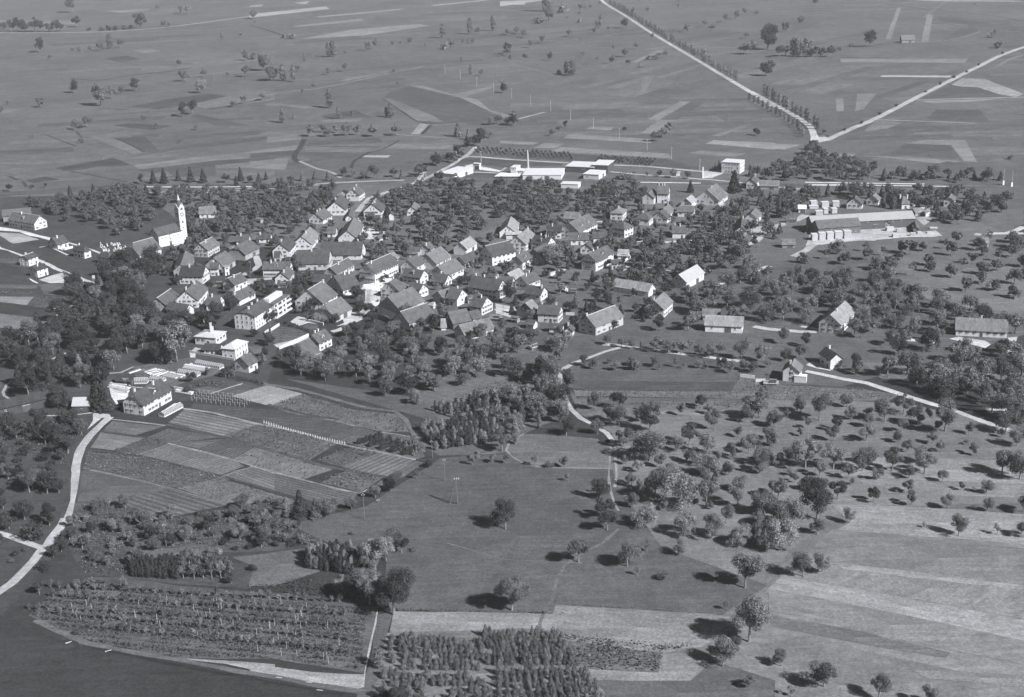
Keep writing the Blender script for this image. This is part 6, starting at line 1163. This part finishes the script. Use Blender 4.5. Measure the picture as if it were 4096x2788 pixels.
crop('D1', [(590,912),(820,802),(1130,862),(930,992)], 2.2, .5, 1.4, 1.1, 'high reed-like plants at the corner of the nursery fields')
crop('D1', [(-150,713),(40,610),(300,675),(700,800),(450,882),(37,771)], 1.6, .5, .8, 1.9, 'sparse rows of leafy plants on pale soil')
crop('D1', [(640,900),(1500,600),(1700,650),(1500,700),(1000,980)][:0] or [(1130,870),(1400,730),(1480,740),(1300,860),(1000,985)], 1.2, .4, .5, 1.6, 'low weeds beside the great meadow edge')
crop('D1', [(1700,220),(2080,60),(2324,20),(2324,160),(1950,220),(1720,300),(1520,270)], 1.8, .6, 1.4, 1.8, 'rows of bushy plants behind the crowded nursery block')
crop('B5', [(-20,710),(650,720),(600,830),(-20,830)], 1.0, .6, .9, 2.2, 'vine-like rows left of the white twin houses'); crop('B5', [(640,850),(1400,880),(1130,1090),(520,1010)], 1.2, .6, 1.1, 2.6, 'slanting rows of the allotment beside the path')
crop('C4', [(-660,1060),(960,1075),(1040,930),(1300,1000),(1760,1010),(2324,1050),(2700,1110),(2600,1170),(1700,1180),(1100,1150),(0,1130),(-640,1125)], 1.6, .5, .5, 1.3, 'broad leafy turnip crop below the arched villa')
crop('C4', [(780,1210),(1180,1190),(1180,1250),(800,1260)], 2.4, .5, 1.7, 1.4, 'maize-like strip at the top of the open orchard', name='tall_crop'); crop('C4', [(-40,1190),(250,1200),(560,1200),(560,1250),(-40,1250)], 1.4, .5, 1.2, 1.5, 'weedy strip at the top of the open orchard')
crop('D6', [(440,960),(800,990),(1380,1060),(1700,1050),(1380,1100),(1350,1265),(620,1240),(500,1080)], 3.2, .6, 1.6, 1.3, 'tangled weeds round the pale patches by the southern track', name='weeds')
crop('D6', [(370,960),(430,960),(620,1230),(580,1230)], 5, .6, 1.5, .9, 'dark hedge along the southern track', 'leafdark', (0, 3), 'hedge')
crop('D4', [(430,620),(720,480),(1100,560),(3100,740),(3060,1260),(2324,1160),(1500,1150),(700,1000),(250,780)], 6, .42, .9, 2.3, 'long shrub rows of the south-western tree field', 'crop', (2, 3), 'shrub_rows')
crop('D4', [(430,620),(720,480),(1100,560),(3100,740),(3060,1260),(2324,1160),(1500,1150),(700,1000),(250,780)], 6, .5, 1.35, 3.45, 'darker shrub rows between the saplings', 'leafdark', (2, 3), 'shrub_rows')
crop('D4', [(2000,545),(2324,530),(2560,480),(3000,600),(3150,640),(2900,700),(2324,600)], 2.4, .5, 1.2, 1.3, 'fan of dark planted rows above the grass lane', 'leafdark', (0, 1))
crop('D4', [(640,240),(1200,270),(1050,460),(700,430)], 2.6, .5, .9, 1.4, 'brambly growth between the plots', 'crop', (0, 1), 'weeds')
crop('D0', [(640,860),(1000,860),(1300,1020),(1650,980),(2324,860),(2324,1240),(1500,1268),(640,1268)], 2.2, .5, .9, 1.5, 'undergrowth of the thicket south of the nursery fields', 'crop', (0, 1), 'undergrowth')
crop('D0', [(0,220),(400,140),(680,160),(700,300),(580,380),(560,560),(300,500),(0,440)], 2.4, .5, .9, 1.5, 'undergrowth of the overgrown south-western gardens', 'crop', (0, 1), 'undergrowth')
crop('D5', [(1230,745),(2324,765),(2650,785),(2650,790),(2324,772),(1230,755)], 7, .5, 1.0, .7, 'low dark hedge along the top of the stubble strip', 'leafdark', (0, 1), 'hedge'); crop('D6', [(460,693),(1000,722),(1750,770),(1750,776),(1000,730),(460,700)], 4, .4, .5, .7, 'grassy ridge along the top of the long stubble field', 'crop', (0, 1), 'hedge')
crop('C0', [(1600,1000),(1700,1010),(2150,1100),(2150,1140),(1900,1090),(1600,1030)], 7, .5, 1.5, .7, 'clipped dark hedge of the nursery garden', 'leafdark', (0, 2), 'hedge'); crop('C1', [(780,660),(1100,790),(1090,830),(790,710)], 5, .5, 1.4, .8, 'hedge on the upper side of the vegetable garden', 'leafdark', (0, 1), 'hedge')
crop('C0', [(880,1170),(1280,1070),(1560,1080),(1500,1150),(1280,1130),(960,1200)], 2.5, .5, .9, 1, 'flower borders before the gardener house', 'crop', (0, 1), 'flower_bed'); crop('C1', [(430,840),(900,760),(1040,850),(700,980),(450,1020)], 1.4, .4, .5, 2.0, 'vegetable rows inside the white garden wall', 'crop', (1, 2))
# ---------------------------------------------------------------- small built things
def thingbox(name, t, a, b_, wd, ht, grey, label, cat, group=None, mat='plain', top=None):
    A, B = U(t, *a), U(t, *b_); d = B-A; m = MB(); m.box((0, 0, ht/2), (d.length, wd, ht))
    if top: m.box((0, 0, ht+.04), (d.length+.1, wd+.12, .08))
    o = m.build(name, M[mat], None, grey); o.location = (A+B)/2; o.rotation_euler = (0, 0, math.atan2(d.y, d.x)); tag(o, label, cat, group); return o
# garden walls
for t, a, b_, lb in [('C1',(268,845),(335,800),'short white wall piece at the western gate of the vegetable garden'),('C1',(380,790),(530,690),'white wall on the north side of the vegetable garden'),('C1',(530,1120),(1060,880),'long white wall behind the plain dark barn'),('B5',(1140,405),(1510,575),'white wall beside the lane, dark on its near side'),
   ('C1',(1060,620),(1330,685),'low white wall on the terrace east of the institution'),('A0',(870,1110),(1020,1060),'white terrace wall of the small dark-roofed house'),('A0',(1000,1165),(1130,1130),'second white terrace wall, nearer the lane'),('C6',(1960,690),(1800,665),'low frame wall beside the gardener house'),
   ('C4',(1060,925),(1210,940),'white kitchen-garden frame left of the arched villa'),('C4',(1220,975),(1320,975),'long low garden frame beside the arched villa'),('C3',(1020,425),(1150,432),'thin white wall right of the towering sunlit gable'),('B4',(1800,445),(1925,350),'short slanting white wall below the pale-roofed shed')]:
    thingbox('garden_wall', t, a, b_, .35, 1.4, .6, lb, 'wall', top=1)
thingbox('retaining_wall','C0',(1000,620),(1700,745),.4,1.2,.5,'retaining wall above the glass beds','wall')
# glass houses: white ribs over pale panes
def glasshouse(t, x1, y1, x2, y2, ex, ey, he, label):
    A, B, d, a, hr = solve(t, (x1, y1), (x2, y2), (ex, ey), he, .6); a = min(a, 2.6); hr = he+a*.6; L = (B-A).length; O = A.copy(); O.z = 0
    r = empty('greenhouse', O, math.atan2(d.y, d.x)); tag(r, label, 'greenhouse')
    m = MB(); m.add([(0,-a,.5),(L,-a,.5),(L,-a,he),(0,-a,he),(0,a,.5),(L,a,.5),(L,a,he),(0,a,he),(0,0,hr),(L,0,hr)], [(0,1,2,3),(5,4,7,6),(3,2,9,8),(6,7,8,9),(4,0,3,8,7),(1,5,6,9,2)]); m.build('glazing', M['plain'], r, .22)
    m = MB(); m.box((L/2, 0, .25), (L+.1, 2*a+.1, .5)); m.build('base', M['plain'], r, .6); m = MB(); n = max(3, int(L/1.1))
    for i in range(n+1):
        x = L*i/n
        for s in (-1, 1): m.tube((x, s*(a+.03), .5), (x, s*(a+.03), he), .07, .07, 4); m.tube((x, s*(a+.03), he), (x, 0, hr+.04), .08, .08, 4)
    m.tube((0, 0, hr+.06), (L, 0, hr+.06), .1, .1, 4); m.build('glazing_bars', M['frame'], r); footprint(O, d, L, 2*a)
glasshouse('C0', 1112,730,1492,795,1078,775,1.5,'longest greenhouse with arched white ribs below the white cube villa'); glasshouse('C0', 840,872,1140,912,815,905,1.3,'greenhouse between the cold frame strips')
glasshouse('C0', 150,1010,345,1005,105,1075,1.6,'glass lean-to at the back of the gardener house'); glasshouse('C0', 400,975,600,1000,380,1020,1.2,'short glasshouse behind the cross wing'); glasshouse('C0', 560,1540,850,1390,640,1560,1.4,'glass roof running along the white south wall of the gardener house')
for k, (t, a, b_) in enumerate([('C0',(930,812),(1300,868)),('C0',(920,832),(1270,885)),('C0',(905,852),(1240,903)),('C0',(1010,800),(1350,855)),('C0',(300,930),(480,870)),('C0',(330,945),(530,880)),('C0',(370,960),(580,890)),('C0',(420,972),(620,903)),('C0',(480,985),(660,915)),
   ('C0',(690,930),(930,985)),('C0',(640,955),(880,1005)),('C0',(590,975),(800,1020)),('C0',(800,1200),(1050,1245)),('C0',(790,1222),(1040,1268)),('C6',(1120,640),(1330,690)),('C6',(1150,620),(1340,655)),('C6',(1140,600),(1300,622)),('C6',(1330,500),(1450,460)),('C6',(1520,690-200),(1700,470)),('C6',(1560,505),(1740,480)),('C0',(700,1540),(860,1440)),('C0',(640,1520),(790,1420))]):
    A, B = U(t, *a), U(t, *b_); d = B-A; r = empty('cold_frame', (A+B)/2, math.atan2(d.y, d.x)); tag(r, 'long low cold frame of white-edged glass in the beds round the gardener house', 'cold frame', 'cold frames of the nursery')
    m = MB(); m.box((0, 0, .2), (d.length, 1.5, .4)); m.build('box', M['plain'], r, .72); m = MB(); m.box((0, 0, .42), (d.length-.3, 1.1, .05)); m.build('glass', M['plain'], r, .3 if k % 3 else .6)
# stake pergola and stake line
for i in range(12):
    for j in range(4):
        P = U('C0', 1040+i*74+j*38, 1370-j*38+i*9); m = MB(); m.box((0, 0, 1.0), (.14, .14, 2.0)); m.box((0, 0, 2.0), (1.5, .07, .07)); o = m.build('vine_post', M['plain'], None, .35); o.location = P; tag(o, 'white post of the bean and vine frame behind the pale field', 'post', 'white posts of the vine frame')
for i in range(34):
    t = i/33; P = U('D1', 120+t*680, 408+t*180+(12*math.sin(t*3))); m = MB(); m.tube((-.25, 0, 0), (0, 0, 1.5), .12, .05, 4); m.tube((.25, 0, 0), (0, 0, 1.5), .12, .05, 4); o = m.build('bean_stakes', M['plain'], None, .7); o.location = P; tag(o, 'little white stake tent in the line across the nursery fields', 'stakes', 'line of white stake tents')
# grave stones
for i in range(44):
    P = U('A0', 1540+rnd.random()*400, 1080+rnd.random()*130); m = MB(); hh = rnd.uniform(.9, 1.6); m.box((0, 0, hh/2), (rnd.uniform(.6, 1.0), .22, hh)); m.tube((0, -.11, hh), (0, .11, hh), .33, .33, 8); m.box((0, .2, .12), (1.1, .7, .24)); o = m.build('gravestone', M['plain'], None, .8); o.location = P; o.rotation_euler = (0, 0, math.radians(-30)); tag(o, 'white gravestone in the churchyard above the eastern hipped villa', 'gravestone', 'gravestones of the churchyard')
# timber stacks of the sawmill
for k, (x0, y0, x1, y1, hh) in enumerate([(1340,930,1440,1010,3.6),(1450,920,1560,1005,4.2),(1572,900,1685,1000,4.4),(1697,905,1820,990,4.4),(1838,885,1958,985,4.6),(1320,395,1432,485,3.4),(1302,490,1450,520,1.6),(1492,405,1612,500,3.4),(1665,405,1772,490,3.4),(1525,525,1600,595,3),(1650,505,1738,590,3),(1400,588,1520,620,2.5),(2250,700+0,2324,780,2)]):
    P = U('A5', (x0+x1)/2, y1); wd = (x1-x0)*.258/pxm(P)*.92; m = MB(); n = 9
    for i in range(n): m.box((rnd.uniform(-.08, .08), 1.3, hh*(i+.5)/n), (wd*rnd.uniform(.94, 1), 4.2, hh/n*.78))
    m.box((0, 1.3, hh+.2), (wd*1.04, 4.6, .12)); o = m.build('timber_stack', M['plain'], None, .55); o.location = P; o.rotation_euler = (0, 0, math.radians(rnd.uniform(-6, 6))); tag(o, ordinal(k % 5+1)+' from left of the '+('five tall board stacks lining the sawmill road' if k < 5 else 'upper board stacks behind the long sawmill hall'), 'timber stack', 'stacks of sawn boards at the sawmill'); FOOT.append((P.x, P.y+1.5, 1, 0, wd/2, 2.4))
for k, (x, y) in enumerate([(330,960),(380,880),(240,860),(600,940),(700,910),(850,900),(920,830),(820,560),(760,520),(650,480)]):
    P = U('A6', x, y); m = MB(); wd = rnd.uniform(2.5, 6); [m.box((rnd.uniform(-.2, .2), 0, .25+i*.5), (wd, 2.2, .36)) for i in range(rnd.randint(2, 5))]; o = m.build('board_pile', M['plain'], None, .5); o.location = P; o.rotation_euler = (0, 0, rnd.uniform(-.5, .5)); tag(o, 'low loose pile of pale boards at the east end of the sawmill yard', 'board pile', 'loose board piles of the sawmill')
# telegraph poles: post, crossarm, white insulators
def pole(t, x, y, ytop, label, group=None, white=False):
    P = U(t, x, y); h = (y-ytop)*TILE[t][2]/pxm(P)/.93; r = empty('telegraph_pole', P); tag(r, label, 'pole', group); m = MB(); m.tube((0, 0, 0), (0, 0, h), .14, .09, 6); m.build('post', M['plain'], r, .5 if white else .16)
    m = MB(); m.box((0, 0, h-.5), (1.3, .1, .12)); m.build('crossarm', M['plain'], r, .2)
    for s in (-.5, .5, 0):
        m = MB(); m.tube((s, 0, h-.4 if s else h), (s, 0, h-.12 if s else h+.28), .13, .09, 6); m.build('insulator', M['frame'], r)
for i, (x, y, yt) in enumerate([(93,782,705),(244,842,758),(402,883,810),(559,952,877),(739,1020,937),(944,1102,1022),(1164,1190,1112),(1357,1258,1172),(1580,1345,1262)]): pole('E2', x, y, yt, ordinal(i+1)+' from the left, pale telegraph pole in the line crossing the fields behind the works', 'telegraph poles behind the works', True)
for i, (x, y, yt) in enumerate([(1545,580,515),(1665,625,560),(1795,682,610),(1928,738,660),(2070,778,708)]): pole('E1', x, y, yt, ordinal(i+1)+' from the left, pale telegraph pole in the line crossing the far western fields', 'telegraph poles of the far west', True)
for t, x, y, yt, lb in [('D1',1648,900,712,'wooden power pole with white insulators below the nursery track'),('D1',970,1225,1000,'tall power pole at the lower left of the great meadow'),('D1',1542,700,555,'power pole at the end of the sandy nursery track'),('D0',1408,1250,1045,'power pole rising from the thicket'),('D1',1085,1085,1050,'short pole at the meadow edge under the nursery corner'),
   ('C3',1490,830,560,'dark pole before the great light-grey barn-house'),('C4',1365,780,620,'white-topped pole behind the arched villa'),('C2',95,1000,820,'pole with white insulators in the orchard south of the village'),('A5',1240,1110,900,'pole under the trees at the sawmill entrance'),('B2',1015,1090,860,'street pole on the bright village square'),
   ('B1',465,600,440,'pole beside the bright street of the western quarter'),('B3',1415,1380,1130,'pole at the bright southern forecourt'),('C2',575,790,640,'lone pole with white top below the speckled barn'),('E4',445,590,520,'thin pole beside the railway platform'),('C6',1305,700,560,'pole behind the gardener house'),('C6',1490,520,460,'white post rising from the glass beds')]: pole(t, x, y, yt, lb)
P = U('D1', 1755, 1092); r = empty('power_mast', P); tag(r, 'two-legged power mast with white insulators in the great meadow', 'mast'); q = U('D1', 1688, 1088)-P; h = 10.5
for e in (Vector((0, 0, 0)), q): m = MB(); m.tube(e, (q.x*.12, q.y*.12, h), .24, .17, 6); m.build('leg', M['plain'], r, .13)
m = MB(); m.box((0, 0, h-.3), (2, .12, .14)); m.build('crossarm', M['plain'], r, .15)
for s in (-.8, 0, .8): m = MB(); m.tube((s, 0, h-.2), (s, 0, h+.3), .2, .14, 6); m.build('insulator', M['frame'], r)
for x, y, yt, lb in [(2002,1462,1340,'left of two tall railway masts with white bases at the eastern edge'),(2069,1476,1350,'right of two tall railway masts with white bases at the eastern edge')]:
    P = U('E3', x, y); hh = (y-yt)*.5058/pxm(P)/.97; r = empty('railway_mast', P); tag(r, lb, 'mast'); m = MB(); m.tube((0, 0, 2), (0, 0, hh), .16, .1, 6); m.build('post', M['plain'], r, .45); m = MB(); m.box((0, 0, 1.5), (1.1, 1.1, 3)); m.build('base', M['plain'], r, .85)
for x in (272, 303): pole('C7', x, 470, 405, 'white signal post where the lane crosses the railway', 'signal posts of the level crossing', True)
P = U('C7', 942, 285); m = MB(); m.tube((0, 0, 0), (0, 0, 8.5), .5, .25, 6); m.box((0, 0, 8.6), (1.4, 1.4, .5)); o = m.build('transformer_mast', M['plain'], None, .3); o.location = P; tag(o, 'dark mast with white head beside the small works cube', 'mast')
P = U('E4', 1195, 470); m = MB(); m.box((0, 0, 4.2), (.8, .8, 8.4)); o = m.build('pillar', M['plain'], None, .75); o.location = P; tag(o, 'free-standing white pillar on the terrace west of the modern villa', 'pillar')
# chimneys of the pale villa
for x, y, yt, w_ in [(1338,315,168,.9),(1362,300,222,.8)]:
    P = U('C0', x, y, 5.0); hh = (y-yt)*.258/pxm(P)/.93; m = MB(); m.box((0, 0, hh/2), (w_, w_, hh)); m.box((0, 0, hh+.08), (w_+.2, w_+.2, .16)); o = m.build('roof_stack', M['brick'], None); o.location = (P.x, P.y, 5.0); tag(o, ('taller' if w_ > .85 else 'shorter')+' of the two white chimney stacks on the pale flat-roofed villa', 'chimney')
P = U('B5', 1700, 560); m = MB(); m.box((0, 0, 2.6), (1.6, .2, 1.9)); m.box((-.5, 0, .9), (.15, .15, 1.8)); m.box((.5, 0, .9), (.15, .15, 1.8)); o = m.build('notice_board', M['plain'], None, .5); o.location = P; tag(o, 'white notice board on posts at the lane corner by the park', 'sign')
# foreground scraps: culvert slabs at the ditch, tree stakes
for t, x, y, a in [('D4',580,1020,.5),('D4',915,1092,.4),('D5',245,1318,-.2),('D5',500,1358,-.2),('D5',590,1425,-.25)]:
    P = U(t, x, y); m = MB(); m.box((0, 0, .12), (1.9, .3, .24)); o = m.build('slab', M['plain'], None, .42); o.location = P; o.rotation_euler = (0, 0, a); tag(o, 'pale slab or plank lying across the ditch in the south-west', 'slab', 'slabs along the ditch')
for i in range(70):
    x = 560+rnd.random()*2400; y = 600+rnd.random()*520*(.45+.55*(x-560)/2400)+(x-560)*.05; m = MB(); m.tube((0, 0, 0), (0, 0, 2.6), .07, .05, 4); o = m.build('tree_stake', M['plain'], None, .5); o.location = U('D4', x, y); tag(o, 'thin pale stake among the sapling rows', 'stake', 'stakes of the tree field')

# haze: pale even air
hb = MB(); hb.box((0, 2450, 111), (5600, 6200, 230)); hz_ = hb.build('haze', [bpy.data.materials.new('haze')]); m = hz_.data.materials[0]; m.use_nodes = True
n = m.node_tree.nodes; n.remove(n['Principled BSDF']); v = n.new('ShaderNodeVolumePrincipled'); v.inputs['Color'].default_value = (.93, .95, 1, 1); v.inputs['Density'].default_value = HAZE; v.inputs['Anisotropy'].default_value = 0.0
m.node_tree.links.new(v.outputs[0], n['Material Output'].inputs['Volume']); tag(hz_, 'thin pale haze over the whole plain', 'haze', kind='stuff')
